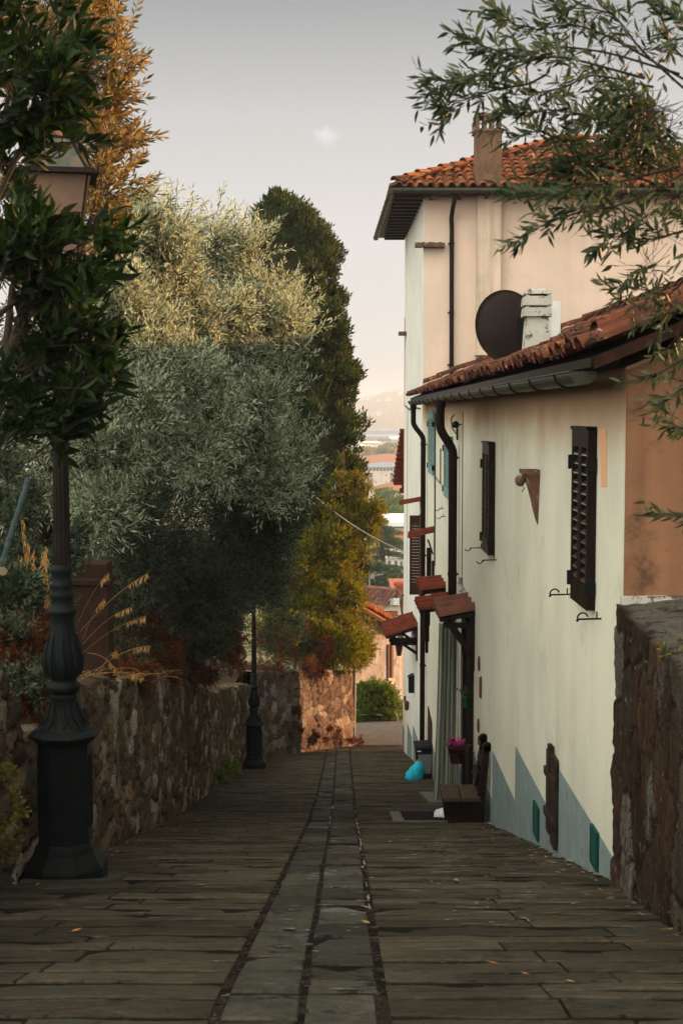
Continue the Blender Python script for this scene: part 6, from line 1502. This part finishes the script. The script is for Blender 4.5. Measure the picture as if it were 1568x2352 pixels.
# ================================================================ BEYOND THE LANE
def terrain_z(Y): return zt(Y)
def win(parent, x0, x1, ya, yb, Y, m_=None, nm="window", fr=None, d=.06):
    a = P(x0, yb, Y); b = P(x1, ya, Y); m = MB(); m.box((a[0], Y - d, a[2]), (b[0], Y - .01, b[2])); return m.build(nm, m_ or K['greywin'], parent)
# old pink house with a sloping verge
pk = thing("pink_house", "sunlit old pink plaster house with patched stonework just across the lane", "house", P(860, 1680, 47))
def PXY(x, y, Y): return P(x, y, Y)
# gable wall runs obliquely so that the evening sun rakes it
A = P(790, 1690, 44.6); Bp = P(917, 1690, 47.6); tl_ = P(806, 1372, 44.6); tr = P(917, 1447, 47.6); zb_ = -11
m = MB(); bk = (-1.6, 5.0)
A2 = (A[0] + 1.0, A[1] + 4.6, 0); B2 = (Bp[0] + 1.0, Bp[1] + 4.6, 0)
m.add([(A[0], A[1], zb_), (Bp[0], Bp[1], zb_), (Bp[0], Bp[1], tr[2]), (A[0], A[1], tl_[2]), (A2[0], A2[1], zb_), (B2[0], B2[1], zb_), (B2[0], B2[1], tr[2] - 1.6), (A2[0], A2[1], tl_[2] - 1.6)], [(0,1,2,3), (1,5,6,2), (5,4,7,6), (4,0,3,7)])
m.build("wall", K['pinkwall'], pk)
def obl(x, y, off=0.):   # point on the oblique wall
    t = (x - 790)/(917 - 790)
    lo, hi = 0., 1.
    for _ in range(30):
        t = (lo+hi)/2; X = lerp(A[0], Bp[0], t); Y = lerp(A[1], Bp[1], t); xs_ = 784 + F*X/(Y*CP + .0) 
        px_ = 784 + X/(Y*CP - 0*SP)*F
        # true projection
        zc_ = 1.; 
        depth = Y*CP - (T(y)*Y)*SP; px_ = 784 + F*X/depth
        if px_ < x: lo = t
        else: hi = t
    X = lerp(A[0], Bp[0], t); Y = lerp(A[1], Bp[1], t); return (X + off*.5, Y - off, T(y)*Y)
rf = MB(); q0 = obl(800, 1372, .35); q1 = obl(925, 1441, .35)
e = Vector((1.5, 7, 0)).normalized()
rf.hexa([Vector(q0) + Vector((0,0,-.12)), Vector(q1) + Vector((0,0,-.12)), Vector(q1) + e*5 + Vector((0,0,-1.62)), Vector(q0) + e*5 + Vector((0,0,-1.62))], [q0, q1, Vector(q1) + e*5 + Vector((0,0,-1.5)), Vector(q0) + e*5 + Vector((0,0,-1.5))])
rfo = rf.build("roof", K['tile_far'], pk)
m = MB(); n = 17
for k_ in range(n):
    a = Vector(q0).lerp(Vector(q1), k_/n); b = Vector(q0).lerp(Vector(q1), (k_+1.15)/n); m.tube([a + Vector((0,-.02,.07)), b + Vector((0,-.02,.03))], [.085, .07], 7); 
    m.tube([a + Vector((.0,.2,.09)), b + Vector((0,.2,.05))], [.085, .07], 7)
m.build("verge_tiles", K['tile'], rfo)
m = MB(); m.beam(Vector(q0) + Vector((0,.1,-.2)), Vector(q1) + Vector((0,.1,-.2)), .10, .14); m.build("verge_beam", K['shutter'], rfo)
def obox(parent, x0, x1, ya, yb, mt_, nm, d=.05):
    a = obl(x0, yb, d); b = obl(x1, yb, d); c_ = obl(x1, ya, d); e_ = obl(x0, ya, d); a2, b2, c2_, e2 = obl(x0, yb, .005), obl(x1, yb, .005), obl(x1, ya, .005), obl(x0, ya, .005)
    m = MB(); m.hexa([a2, b2, c2_, e2], [a, b, c_, e_]); return m.build(nm, mt_, parent)
w_ = obox(pk, 889, 901, 1480, 1556, K['brownwin'], "window"); obox(w_, 888, 903, 1557, 1562, K['concrete'], "sill", .12); 
obox(w_, 894.6, 895.6, 1482, 1554, K['wood'], "mullion", .08)
obox(pk, 887, 903, 1563, 1600, mat('grey_render_patch', (.42,.40,.33), .9, (.36,.34,.28), 3, bump=.4), "render_patch", .02)
obox(pk, 889, 915, 1632, 1672, K['white'], "whitewashed_wall", .03)
# second house: pale gable with tiled slope and air conditioner
h2 = thing("gabled_house", "pale pink gabled house with brown tile roof and air conditioner above the sunlit pink house", "house", P(880, 1440, 95))
Y2 = 95.
apx = Vector(P(897, 1356, Y2)); eL = Vector(P(868, 1391, Y2)); eR = Vector(P(934, 1399, Y2)); rl = Vector(P(828, 1350, Y2*T(1356)/T(1350))); e2 = rl - apx; e2.z = 0
wl_ = Vector(P(872, 1391, Y2)); wr_ = Vector(P(931, 1398, Y2))
front = [Vector((wl_.x, Y2, -20)), Vector((wr_.x, Y2, -20)), Vector((wr_.x, Y2, eR.z - .05)), Vector((apx.x, Y2, apx.z - .12)), Vector((wl_.x, Y2, eL.z - .02))]
m = MB(); m.hexa([v + e2*1.3 for v in front], front); m.build("wall", K['cream'], h2)
fo = Vector((-e2.x, -e2.y, 0)).normalized()*.45
def pslab(m, p, q, th=.14): m.hexa([p + fo - Vector((0,0,th)), q + fo - Vector((0,0,th)), q + e2*1.35 - Vector((0,0,th)), p + e2*1.35 - Vector((0,0,th))], [p + fo, q + fo, q + e2*1.35, p + e2*1.35])
m = MB(); pslab(m, eL, apx); pslab(m, apx, eR); r2 = m.build("roof", K['tile_far'], h2)
m = MB()
for i in range(17):
    s_ = -.12 + 1.45*i/16; a = eL + e2*s_ + fo*.6*(1 - i/16); b = apx + e2*s_ + fo*.6*(1 - i/16)
    for j in range(7):
        p = a.lerp(b, j/7) + Vector((0,0,.07)); q = a.lerp(b, (j+1.1)/7) + Vector((0,0,.03)); m.tube([p, q], [.10, .08], 6, cap=False)
for i in range(9):
    p = (apx + fo).lerp(eR + fo, i/9) + Vector((0,0,.08)); q = (apx + fo).lerp(eR + fo, (i+1.1)/9) + Vector((0,0,.04)); m.tube([p, q], [.11, .09], 6)
m.tube([apx + fo + Vector((0,0,.08)), apx + e2*1.35 + Vector((0,0,.08))], .13, 8)
m.build("roof_tiles", mat('brown_old_tile', (.15,.065,.045), .85, (.09,.045,.035), 4, island=.4, bump=.4, spots=[((.25,.16,.12), 5, .6, .1)]), r2)
a = P(896, 1390, Y2 - .5); b = P(917, 1375, Y2 - .5); ac = MB(); ac.box((a[0], Y2 - .42, a[2]), (b[0], Y2 - .06, b[2])); aco = ac.build("air_conditioner", K['white'], h2)
m = MB(); 
for k_ in range(7): z_k = lerp(a[2] + .03, b[2] - .03, k_/6); m.box((a[0] + .01, Y2 - .44, z_k - .012), (a[0] + .20, Y2 - .421, z_k + .012))
cc = ((a[0]*.35+b[0]*.65), (a[2]+b[2])/2); m.tube([(cc[0] + .14*math.cos(t_), Y2 - .425, cc[1] + .14*math.sin(t_)) for t_ in [2*math.pi*i/14 for i in range(15)]], .01, 4); m.build("grille", K['greywin'], aco)
w2 = win(h2, 888, 907, 1420, 1450, Y2, K['bluesh']); m = MB(); m.box((P(885,1,Y2)[0], Y2 - .3, T(1410)*Y2), (P(911,1,Y2)[0], Y2 - .01, T(1405)*Y2 )); 
for k_ in range(9): xk = lerp(P(885,1400,Y2)[0], P(911,1400,Y2)[0], k_/8); m.tube([(xk, Y2 - .42, T(1411)*Y2), (xk, Y2, T(1404)*Y2)], .05, 6)
m.build("window_hood", K['tile'], w2)
# red walled house with broad red chimney
rh = thing("red_house", "dark red house with a broad capped red chimney at the edge of the tall house", "house", P(915, 1440, 102))
m = MB(); Y3 = 102; m.box((P(905,1,Y3)[0], Y3, -22), (P(960,1,Y3)[0], Y3 + 8, T(1362)*Y3)); m.build("wall", K['redwall'], rh)
m = MB(); a, b = P(908, 1400, Y3)[0], P(935, 1400, Y3)[0]; m.box((a, Y3 - .5, T(1365)*Y3), (b, Y3 + .5, T(1345)*Y3)); m.box((a - .12, Y3 - .62, T(1345)*Y3), (b + .12, Y3 + .62, T(1338)*Y3)); m.build("chimney", K['redwall'], rh)
m = MB(); m.box((P(903,1,Y3)[0], Y3 - .3, T(1362)*Y3), (P(962,1,Y3)[0], Y3 + 8.3, T(1359)*Y3)); m.build("roof", K['tile_far'], rh)
# antenna on the gabled house
c = P(848, 1352, 97); m = MB(); zt_ = T(1313)*97; m.tube([(c[0], 97, c[2] - .8), (c[0], 97, zt_)], .04, 6); m.tube([(c[0], 97, zt_ - .1), (c[0] + .5, 97, zt_ - .04)], .02, 5); m.tube([(c[0], 97, zt_ - .3), (c[0] + .95, 97, zt_ - .16)], .025, 5)
for k_ in range(8): xk = c[0] + .2 + k_*.1; zk = zt_ - .27 + k_*.015; m.tube([(xk, 96.9, zk - .09), (xk, 97.1, zk + .09)], .009, 4)
m.box((c[0] + .08, 96.98, zt_ - .5), (c[0] + .34, 97.02, zt_ - .12)); o = m.build("tv_antenna", K['galv'], loc=(c[0], 97, c[2])); tag(o, "white television antenna mast above the brown tiled roof", "antenna")
# white handrail by the shrub
m = MB(); 
pr_ = [P(891, 1600, 43.8), P(912, 1648, 42.8)]; m.tube([pr_[0], pr_[1]], .03, 6); m.tube([P(886, 1612, 43.8), P(906, 1668, 42.8)], .025, 6); m.tube([pr_[1], (pr_[1][0], pr_[1][1], zg(42.8))], .03, 6); m.tube([P(858, 1650, 43.0), (P(858, 1650, 43.0)[0], 43.0, zg(43))], .025, 6); m.tube([P(826, 1642, 42.9), P(858, 1640, 42.9), P(880, 1644, 42.9)], .02, 6)
o = m.build("handrail", K['galv'], loc=(pr_[1][0], 42.8, zg(42.8))); tag(o, "grey metal handrail slanting past the green shrub beyond the lane", "handrail")

# ---------------------------------------------------------------- far buildings
def far_box(name, label, x0, x1, ye, yr, Y, wallm, roofm, depth=10, hip=True, wins=(), over=.4, group=None, cat="building", yb=None, drop=None):
    a = P(x0, ye, Y); b = P(x1, ye, Y); zb_ = (drop if drop is not None else zt(Y) - 1.5); t = thing(name, label, cat, ((a[0]+b[0])/2, Y, zb_), group)
    m = MB(); m.box((a[0], Y, zb_), (b[0], Y + depth, a[2])); m.build("wall", wallm, t)
    m = MB(); ov = over; zr_ = T(yr)*(Y + (depth*.5 if hip else 0)); x0_, x1_, y0_, y1_ = a[0]-ov, b[0]+ov, Y-ov, Y+depth+ov; ze = a[2]
    if hip:
        hh = (y1_-y0_)/2; xa_ = x0_ + min(hh, (x1_-x0_)*.45); xb__ = x1_ - min(hh, (x1_-x0_)*.45); m.add([(x0_,y0_,ze),(x1_,y0_,ze),(x1_,y1_,ze),(x0_,y1_,ze),(xa_,y0_+hh,zr_),(xb__,y0_+hh,zr_)], [(0,1,5,4),(1,2,5),(2,3,4,5),(3,0,4),(3,2,1,0)])
    else: m.box((x0_, y0_, ze), (x1_, y1_, T(yr)*Y))
    m.build("roof", roofm, t)
    for (wx0, wx1, wy0, wy1, mm, nm_) in wins:
        p = P(wx0, wy1, Y); q = P(wx1, wy0, Y); m = MB(); dd = .05 + (q[0]-p[0])*.02; m.box((p[0], Y - dd - (.8 if nm_ == 'balcony' else 0), p[2]), (q[0], Y - .005, q[2])); m.build(nm_, mm, t)
    return t
gw, bwn = K['greywin'], K['brownwin']
# apartment block
W = [(846,1061,1066,1076,0,0)]
aw = []
for k_ in range(14):
    xx = 832 + k_*8.0; aw.append((xx, xx + 5.2, 1075.5, 1081.5, gw, 'window'))
far_box("apartment_block", "pale pink apartment block with blue grey metal roof and balconies in the valley", 822, 960, 1073, 1061, 520, K['cream'], K['bluero'], 22, True,
    aw + [(895.5,903,1086,1093,bwn,'window'), (895,905,1094,1099.5,K['galv'],'balcony'), (895.5,903,1102,1110,bwn,'window'), (895,905,1111,1116,K['galv'],'balcony'), (908,911.5,1087,1092,gw,'window'), (885,888.5,1090,1092.5,gw,'window'), (885,888.5,1106,1108.5,gw,'window'),
     (843,855,1086,1097,bwn,'window'), (842,856,1098,1102,K['galv'],'balcony'), (843,855,1104,1116,bwn,'window'), (842,856,1117,1121,K['galv'],'balcony'), (876,876.6,1082,1130,bwn,'drainpipe'), (919,926,1086,1099,bwn,'window'), (935,939,1088,1094,gw,'window')], over=1.2)
far_box("low_house", "low house with a reddish hipped roof half sunk in the trees", 864, 950, 1127, 1107, 360, K['palewall'], K['tile_far'], 16, True, [(880,886,1130,1135,gw,'window'), (915,921,1130,1136,gw,'window')], over=1.0)
far_box("long_block", "long block with a broad orange brown tiled roof behind the apartment block", 800, 990, 1063, 1042, 600, K['cream'], K['tile_far'], 60, True, [], over=2)
rdf = random.Random(77)
# factory halls and offices
far_box("factory_hall", "large pale blue roofed factory hall stretching across the plain", 780, 1010, 998, 989, 1500, K['palewall'], mat('pale_blue_roof', (.20,.26,.29), .6, (.16,.22,.25), .05), 120, False, [(826+9*k_, 831+9*k_, 1000, 1003, gw, 'window') for k_ in range(11)], over=3, drop=-52)
far_box("factory_hall", "second pale roofed hall in front of the largest one", 790, 1010, 1007, 1002, 1200, K['palewall'], mat('pale_grey_roof', (.22,.26,.28), .6), 110, False, [(868+8*k_, 874+8*k_, 1009, 1014, gw, 'window') for k_ in range(6)], over=3, drop=-50)
far_box("office_block", "cream block with vertical white fins left of the round green trees", 838, 871, 1018.5, 1016.5, 900, K['cream'], K['palewall'], 40, False, [(861,863.2,1019,1041,K['white'],'pilaster'), (865,867.2,1019,1041,K['white'],'pilaster'), (869,871,1019,1041,K['white'],'pilaster'), (850,857,1029,1041,K['white'],'window')], over=1, drop=-48)
far_box("warehouse", "long low warehouse with an orange wall at the right of the valley view", 905, 1000, 1010, 1005, 1050, K['cream'], K['whiteroof'], 60, False, [], over=2, drop=-48)
far_box("low_warehouse", "beige warehouse with a shallow roof just left of the fin fronted block", 780, 849, 1026, 1020, 850, K['cream'], K['palewall'], 40, True, [], over=2, drop=-46)
far_box("white_shed", "white flat roofed shed behind the cedar tree", 882, 960, 1208, 1198.5, 175, K['palewall'], K['whiteroof'], 14, False, [(886,958,1210,1213,K['bluesh'],'window')], over=.8)
far_box("roofed_villa", "cream villa with a red tiled roof partly hidden by cedar branches", 893, 960, 1238, 1216, 152, K['cream'], K['tile_far'], 9, True, [(899,904,1243,1252,K['wood'],'window'), (897,926,1262,1268,K['palewall'],'balcony'), (884+20,884+28,1275,1300,gw,'window'), (916,921,1243,1256,bwn,'window')], over=.9)
far_box("white_house", "white rendered house low behind the cedar trunk", 884, 950, 1282, 1279, 142, K['palewall'], K['white'], 8, False, [(890,897,1288,1300,gw,'window'), (905,912,1288,1300,gw,'window'), (918,924,1290,1302,gw,'window')], over=.3)
vill = []
for k_ in range(64):
    Yk = rdf.uniform(1500, 2400); xk = rdf.uniform(760, 1000); za = -49; hk = rdf.uniform(5, 12); wk = rdf.uniform(8, 24)
    X = (xk - 784)*Yk/F; t = MB(); t.box((X, Yk, za - 1), (X + wk, Yk + 12, za + hk)); vill.append((X, Yk, wk, za + hk))
    col = K['palewall'] if rdf.random() < .6 else K['cream']
    th = thing("distant_house", "", "house", (X, Yk, za), "tiny houses scattered over the far plain"); th["label"] = "tiny pale house scattered among trees on the far plain"
    t.build("wall", col, th); t2 = MB(); z1 = za + hk; t2.add([(X-1, Yk-1, z1), (X+wk+1, Yk-1, z1), (X+wk+1, Yk+13, z1), (X-1, Yk+13, z1), (X+wk*.3, Yk+6, z1+3), (X+wk*.7, Yk+6, z1+3)], [(0,1,5,4),(1,2,5),(2,3,4,5),(3,0,4)]); t2.build("roof", K['tile_far'], th)
for k_ in range(34):
    xk = rdf.uniform(780, 1000); Yk = rdf.uniform(2420, 3250); X = (xk - 784)*Yk/F; za = hillz(X, Yk) - 4; hk = rdf.uniform(8, 13); wk = rdf.uniform(5, 16)
    th = thing("hillside_house", "", "house", (X, Yk, za), "tiny houses on the hazy hillside"); th["label"] = "tiny hazy house dotted on the lower slope of the hills"
    t = MB(); t.box((X, Yk, za), (X + wk, Yk + 10, za + hk)); t.build("wall", K['palewall'], th); t2 = MB(); z1 = za + hk; t2.add([(X-1, Yk-1, z1), (X+wk+1, Yk-1, z1), (X+wk+1, Yk+11, z1), (X-1, Yk+11, z1), (X+wk*.5, Yk+5, z1+4)], [(0,1,4),(1,2,4),(2,3,4),(3,0,4)]); t2.build("roof", K['tile_far'], th)

# ---------------------------------------------------------------- far trees
def far_tree(name, label, cx, cy, rx, ry, Y, n, seed, leafm, ll, group=None, nb=7, lw=.7, base=None):
    r = np.random.default_rng(seed); c = P(cx, cy, Y); zb_ = base if base is not None else zt(Y); t = thing(name, label, "tree", (c[0], Y, zb_), group)
    Rx, Rz = M(rx, Y), M(ry, Y); cs_ = norm(r.normal(size=(nb, 3)))*np.array([Rx*.6, Rx*.6, Rz*.55]) + np.array(c); rs_ = r.uniform(.38, .6, nb)
    i = r.integers(0, nb, n); d = norm(r.normal(size=(n, 3)) + [0, 0, .25]); B = cs_[i] + d*np.array([Rx, Rx, Rz])*rs_[i][:, None]*r.random((n, 1))**.25
    D = norm(d + r.normal(size=(n, 3))*.6); L = ll*r.uniform(.6, 1.3, n); leaf_mesh("crown", B, D, norm(r.normal(size=(n, 3))), L, L*lw, K[leafm], t)
    m = MB(); m.tube([(c[0], Y, zb_ - .5), (c[0], Y, c[2])], [Rx*.10, Rx*.05], 7); m.build("trunk", K['bark'], t); return t
def mass(name, label, pts, seed, leafm='fargreen'):
    for k_, (x, y, rx, ry, Y, n) in enumerate(pts): far_tree("round_tree", label[k_], x, y, rx, ry, Y, n, seed + k_, leafm if not isinstance(leafm, list) else leafm[k_], M(6.5, Y)*.62, group="trees in the valley")
mass("t", ["round green tree above the white shed, nearest the tall house", "round green tree above the white shed, second from the tall house", "broad green tree just above the roof edge of the white shed", "green tree crown below the low reddish roof", "yellowish green tree touching the creeper edge in the valley view", "dark round green tree beside the fin fronted block", "small green tree right of the dark round one", "green tree hidden low behind the creeper"],
    [(918,1160,32,28,230,2600), (893,1150,32,26,250,2600), (905,1184,46,22,210,2800), (880,1140,28,20,290,1800), (866,1172,30,32,215,2200), (893,1028,24,12,820,700), (920,1033,16,9,800,500), (846,1190,36,40,200,2200)], 200)
for k_ in range(13):
    far_tree("garden_tree", "", 822 + k_*9.5, 1041 + rdf.uniform(-2, 2), rdf.uniform(6, 11), rdf.uniform(3, 4.5), 690 + rdf.uniform(0, 50), 160, 300 + k_, 'farfall' if k_ % 3 else 'fargreen', 3.0, "yellowing trees along the long roof")["label"] = "small yellowing tree in the row behind the long brown roof"
for k_ in range(60):
    Yk = rdf.uniform(1550, 2350); far_tree("plain_tree", "", rdf.uniform(770, 1000), 0, 1, 1, Yk, 1, 1, 'farfall', 1, "trees on the far plain") if False else None
# woods on the plain: one mass
r = np.random.default_rng(400); n = 16000; rr_ = np.random.default_rng(5); nc_ = 520; cX = rr_.uniform(-60, 330, nc_); cY = 2330 + 900*rr_.random(nc_)**2.0; cR = rr_.uniform(5, 12, nc_); cl = r.integers(0, nc_, n)
d = norm(r.normal(size=(n, 3))); cZ = np.array([hillz(a_, b_) for a_, b_ in zip(cX, cY)]); B = np.stack([cX[cl] + d[:, 0]*cR[cl], cY[cl] + d[:, 1]*cR[cl], cZ[cl] + cR[cl]*.4 + d[:, 2]*cR[cl]*.6], 1)
o = leaf_mesh("plain_woods", B, norm(d + r.normal(size=(n, 3))*.5), norm(r.normal(size=(n, 3))), r.uniform(3, 6, n), r.uniform(2, 4, n), K['farfall']); tag(o, "autumn tinted woods along the foot of the hills", kind='stuff')
# cedar
r = np.random.default_rng(500); c = P(872, 1350, 125)
cd = thing("cedar_tree", "dark cedar with drooping tiered branches behind the brown roofed house", "tree", (c[0], 125, zt(125)))
B = []; D = []
tiers = [(1208,886,1090),(1225,870,30),]
rdc = random.Random(6); m = MB(); ztop = T(1185)*125; zbot = zt(125); m.tube([(c[0], 125, zbot), (c[0] + .2, 125, T(1290)*125), (c[0], 125, ztop)], [.45, .32, .05], 9); m.build("trunk", K['bark'], cd)
mb2 = MB()
for k_ in range(46):
    t_ = k_/45; z = lerp(ztop - .3, T(1420)*125, t_); a = rdc.uniform(0, 6.28); Lb = lerp(.8, 4.4, min(1, t_*1.6))*rdc.uniform(.6, 1.15)
    p0 = Vector((c[0], 125, z)); pts = [p0 + Vector((math.cos(a)*Lb*s, math.sin(a)*Lb*s, .35*s*Lb*.4 - .5*s*s*Lb*.5)) for s in [i/6 for i in range(7)]]; mb2.tube(pts, [.07, .06, .05, .04, .03, .02, .01], 5)
    for i in range(1, 7):
        for q in range(40): B.append(tuple(pts[i] + Vector((rdc.gauss(0,.22), rdc.gauss(0,.22), rdc.gauss(0,.06))))); D.append((rdc.gauss(math.cos(a)*.5,.5), rdc.gauss(math.sin(a)*.5,.5), rdc.gauss(-.35,.2)))
mb2.build("limb", K['bark'], cd)
B = np.array(B); D = norm(np.array(D)); lb, ld, lu, L = sprays(B, D, 3, np.full(len(B), .32), .26, r, spread=.8); leaf_mesh("crown", lb, ld, lu, L, L*.22, K['cedar'], cd)
far_tree("dark_shrub_tree", "dense dark shrubbery right behind the television antenna", 850, 1330, 40, 50, 112, 6000, 501, 'cedar', .34, base=-19)
far_tree("dark_shrub_tree", "dark bushy tree low beside the red chimney", 905, 1335, 30, 36, 114, 3600, 502, 'cedar', .34, base=-19)

# ================================================================ HAZE, LIGHT, SKY
hz = bpy.data.materials.new("haze_air"); hz.use_nodes = True; N = hz.node_tree.nodes; L = hz.node_tree.links
for nd in list(N):
    if nd.type == 'BSDF_PRINCIPLED': N.remove(nd)
pv = N.new("ShaderNodeVolumePrincipled"); pv.inputs["Density"].default_value = HAZE_D; pv.inputs["Color"].default_value = HAZE_C; pv.inputs["Anisotropy"].default_value = .2
L.new(pv.outputs[0], N["Material Output"].inputs["Volume"])
m = MB(); m.box((-3900, -90, -62), (3900, 3760, zr + 14)); o = m.build("haze", hz); tag(o, kind='stuff'); o["label"] = "thin pale haze filling the valley air"
if HAZE_D == 0: bpy.data.objects.remove(o)

SAZ = R(SUN_AZ)       # sun bearing measured from +X towards +Y
SEL = R(SUN_EL)
sd = bpy.data.lights.new("sun", 'SUN'); sd.energy = SUN_E; sd.angle = R(.53); sd.color = SUN_C
so = bpy.data.objects.new("sun", sd); link(so)
vec = Vector((math.cos(SEL)*math.cos(SAZ), math.cos(SEL)*math.sin(SAZ), math.sin(SEL)))
so.rotation_euler = vec.to_track_quat('Z', 'Y').to_euler(); so.location = (20, 15, 30)
w = bpy.data.worlds.new("World"); scene.world = w; w.use_nodes = True; N = w.node_tree.nodes; L = w.node_tree.links
bg = N["Background"]; sky = N.new("ShaderNodeTexSky"); sky.sky_type = 'NISHITA'; sky.sun_disc = False; sky.sun_elevation = SEL; sky.sun_rotation = math.pi/2 - SAZ
sky.air_density = 1.2; sky.dust_density = 3.0; sky.ozone_density = 1.0; sky.altitude = 100
hs = N.new("ShaderNodeHueSaturation"); hs.inputs["Saturation"].default_value = SKY_SAT; L.new(sky.outputs[0], hs.inputs["Color"])
tc = N.new("ShaderNodeTexCoord")
# thin high cirrus, one small wisp
wd = Vector(ray(752, 312)).normalized()
sb = N.new("ShaderNodeVectorMath"); sb.operation = 'SUBTRACT'; L.new(tc.outputs["Generated"], sb.inputs[0]); sb.inputs[1].default_value = wd
mp = N.new("ShaderNodeMapping"); mp.inputs["Rotation"].default_value = (0, R(28), 0); mp.inputs["Scale"].default_value = (62, 30, 96); L.new(sb.outputs[0], mp.inputs[0])
ln = N.new("ShaderNodeVectorMath"); ln.operation = 'LENGTH'; L.new(mp.outputs[0], ln.inputs[0])
nz = N.new("ShaderNodeTexNoise"); nz.inputs["Scale"].default_value = 170; nz.inputs["Detail"].default_value = 5; L.new(tc.outputs["Generated"], nz.inputs["Vector"])
ad = N.new("ShaderNodeMath"); ad.operation = 'MULTIPLY_ADD'; L.new(nz.outputs["Fac"], ad.inputs[0]); ad.inputs[1].default_value = 1.3; L.new(ln.outputs["Value"], ad.inputs[2])
mr = N.new("ShaderNodeMapRange"); mr.interpolation_type = 'SMOOTHSTEP'; mr.inputs[1].default_value = 1.45; mr.inputs[2].default_value = .5; mr.inputs[3].default_value = 0; mr.inputs[4].default_value = .38; L.new(ad.outputs[0], mr.inputs[0])
# evening veil: paler and brighter towards the horizon
sx = N.new("ShaderNodeSeparateXYZ"); L.new(tc.outputs["Generated"], sx.inputs[0]); vr = N.new("ShaderNodeValToRGB"); L.new(sx.outputs["Z"], vr.inputs[0])
e = vr.color_ramp.elements; e[0].position = 0; e[0].color = (*VEIL[0], 1); e[1].position = 1; e[1].color = (*VEIL[-1], 1)
for p_, c_ in zip(VEILP[1:-1], VEIL[1:-1]): q = e.new(p_); q.color = (*c_, 1)
vs = N.new("ShaderNodeVectorMath"); vs.operation = 'SCALE'; vs.inputs[3].default_value = 1/SKY_S; L.new(vr.outputs[0], vs.inputs[0])
mv = N.new("ShaderNodeMix"); mv.data_type = 'RGBA'; mv.inputs[0].default_value = VEIL_F; L.new(hs.outputs[0], mv.inputs[6]); L.new(vs.outputs[0], mv.inputs[7])
# glow added to the unseen sky behind and left, to brighten shaded walls
dt = N.new("ShaderNodeVectorMath"); dt.operation = 'DOT_PRODUCT'; L.new(tc.outputs["Generated"], dt.inputs[0]); dt.inputs[1].default_value = tuple(Vector((-.58, -.60, .62)).normalized())
gm = N.new("ShaderNodeMapRange"); gm.interpolation_type = 'SMOOTHSTEP'; gm.inputs[1].default_value = .15; gm.inputs[2].default_value = .95; L.new(dt.outputs["Value"], gm.inputs[0])
gs_ = N.new("ShaderNodeVectorMath"); gs_.operation = 'SCALE'; gs_.inputs[0].default_value = tuple(c*GLOW/SKY_S for c in GLOW_C); L.new(gm.outputs[0], gs_.inputs[3])
ga = N.new("ShaderNodeVectorMath"); ga.operation = 'ADD'; L.new(mv.outputs[2], ga.inputs[0]); L.new(gs_.outputs[0], ga.inputs[1])
mc = N.new("ShaderNodeMix"); mc.data_type = 'RGBA'; L.new(mr.outputs[0], mc.inputs[0]); L.new(ga.outputs[0], mc.inputs[6]); mc.inputs[7].default_value = (.31/SKY_S, .30/SKY_S, .30/SKY_S, 1)
L.new(mc.outputs[2], bg.inputs[0]); bg.inputs[1].default_value = SKY_S
scene.view_settings.view_transform = 'Standard'; scene.view_settings.look = 'None'; scene.view_settings.exposure = EXPO; scene.view_settings.gamma = 1
scene.view_settings.use_curve_mapping = False
scene.cycles.max_bounces = 7; scene.cycles.diffuse_bounces = 4; scene.cycles.transparent_max_bounces = 6; scene.cycles.transmission_bounces = 3; scene.cycles.volume_bounces = 0
scene.cycles.use_denoising = True
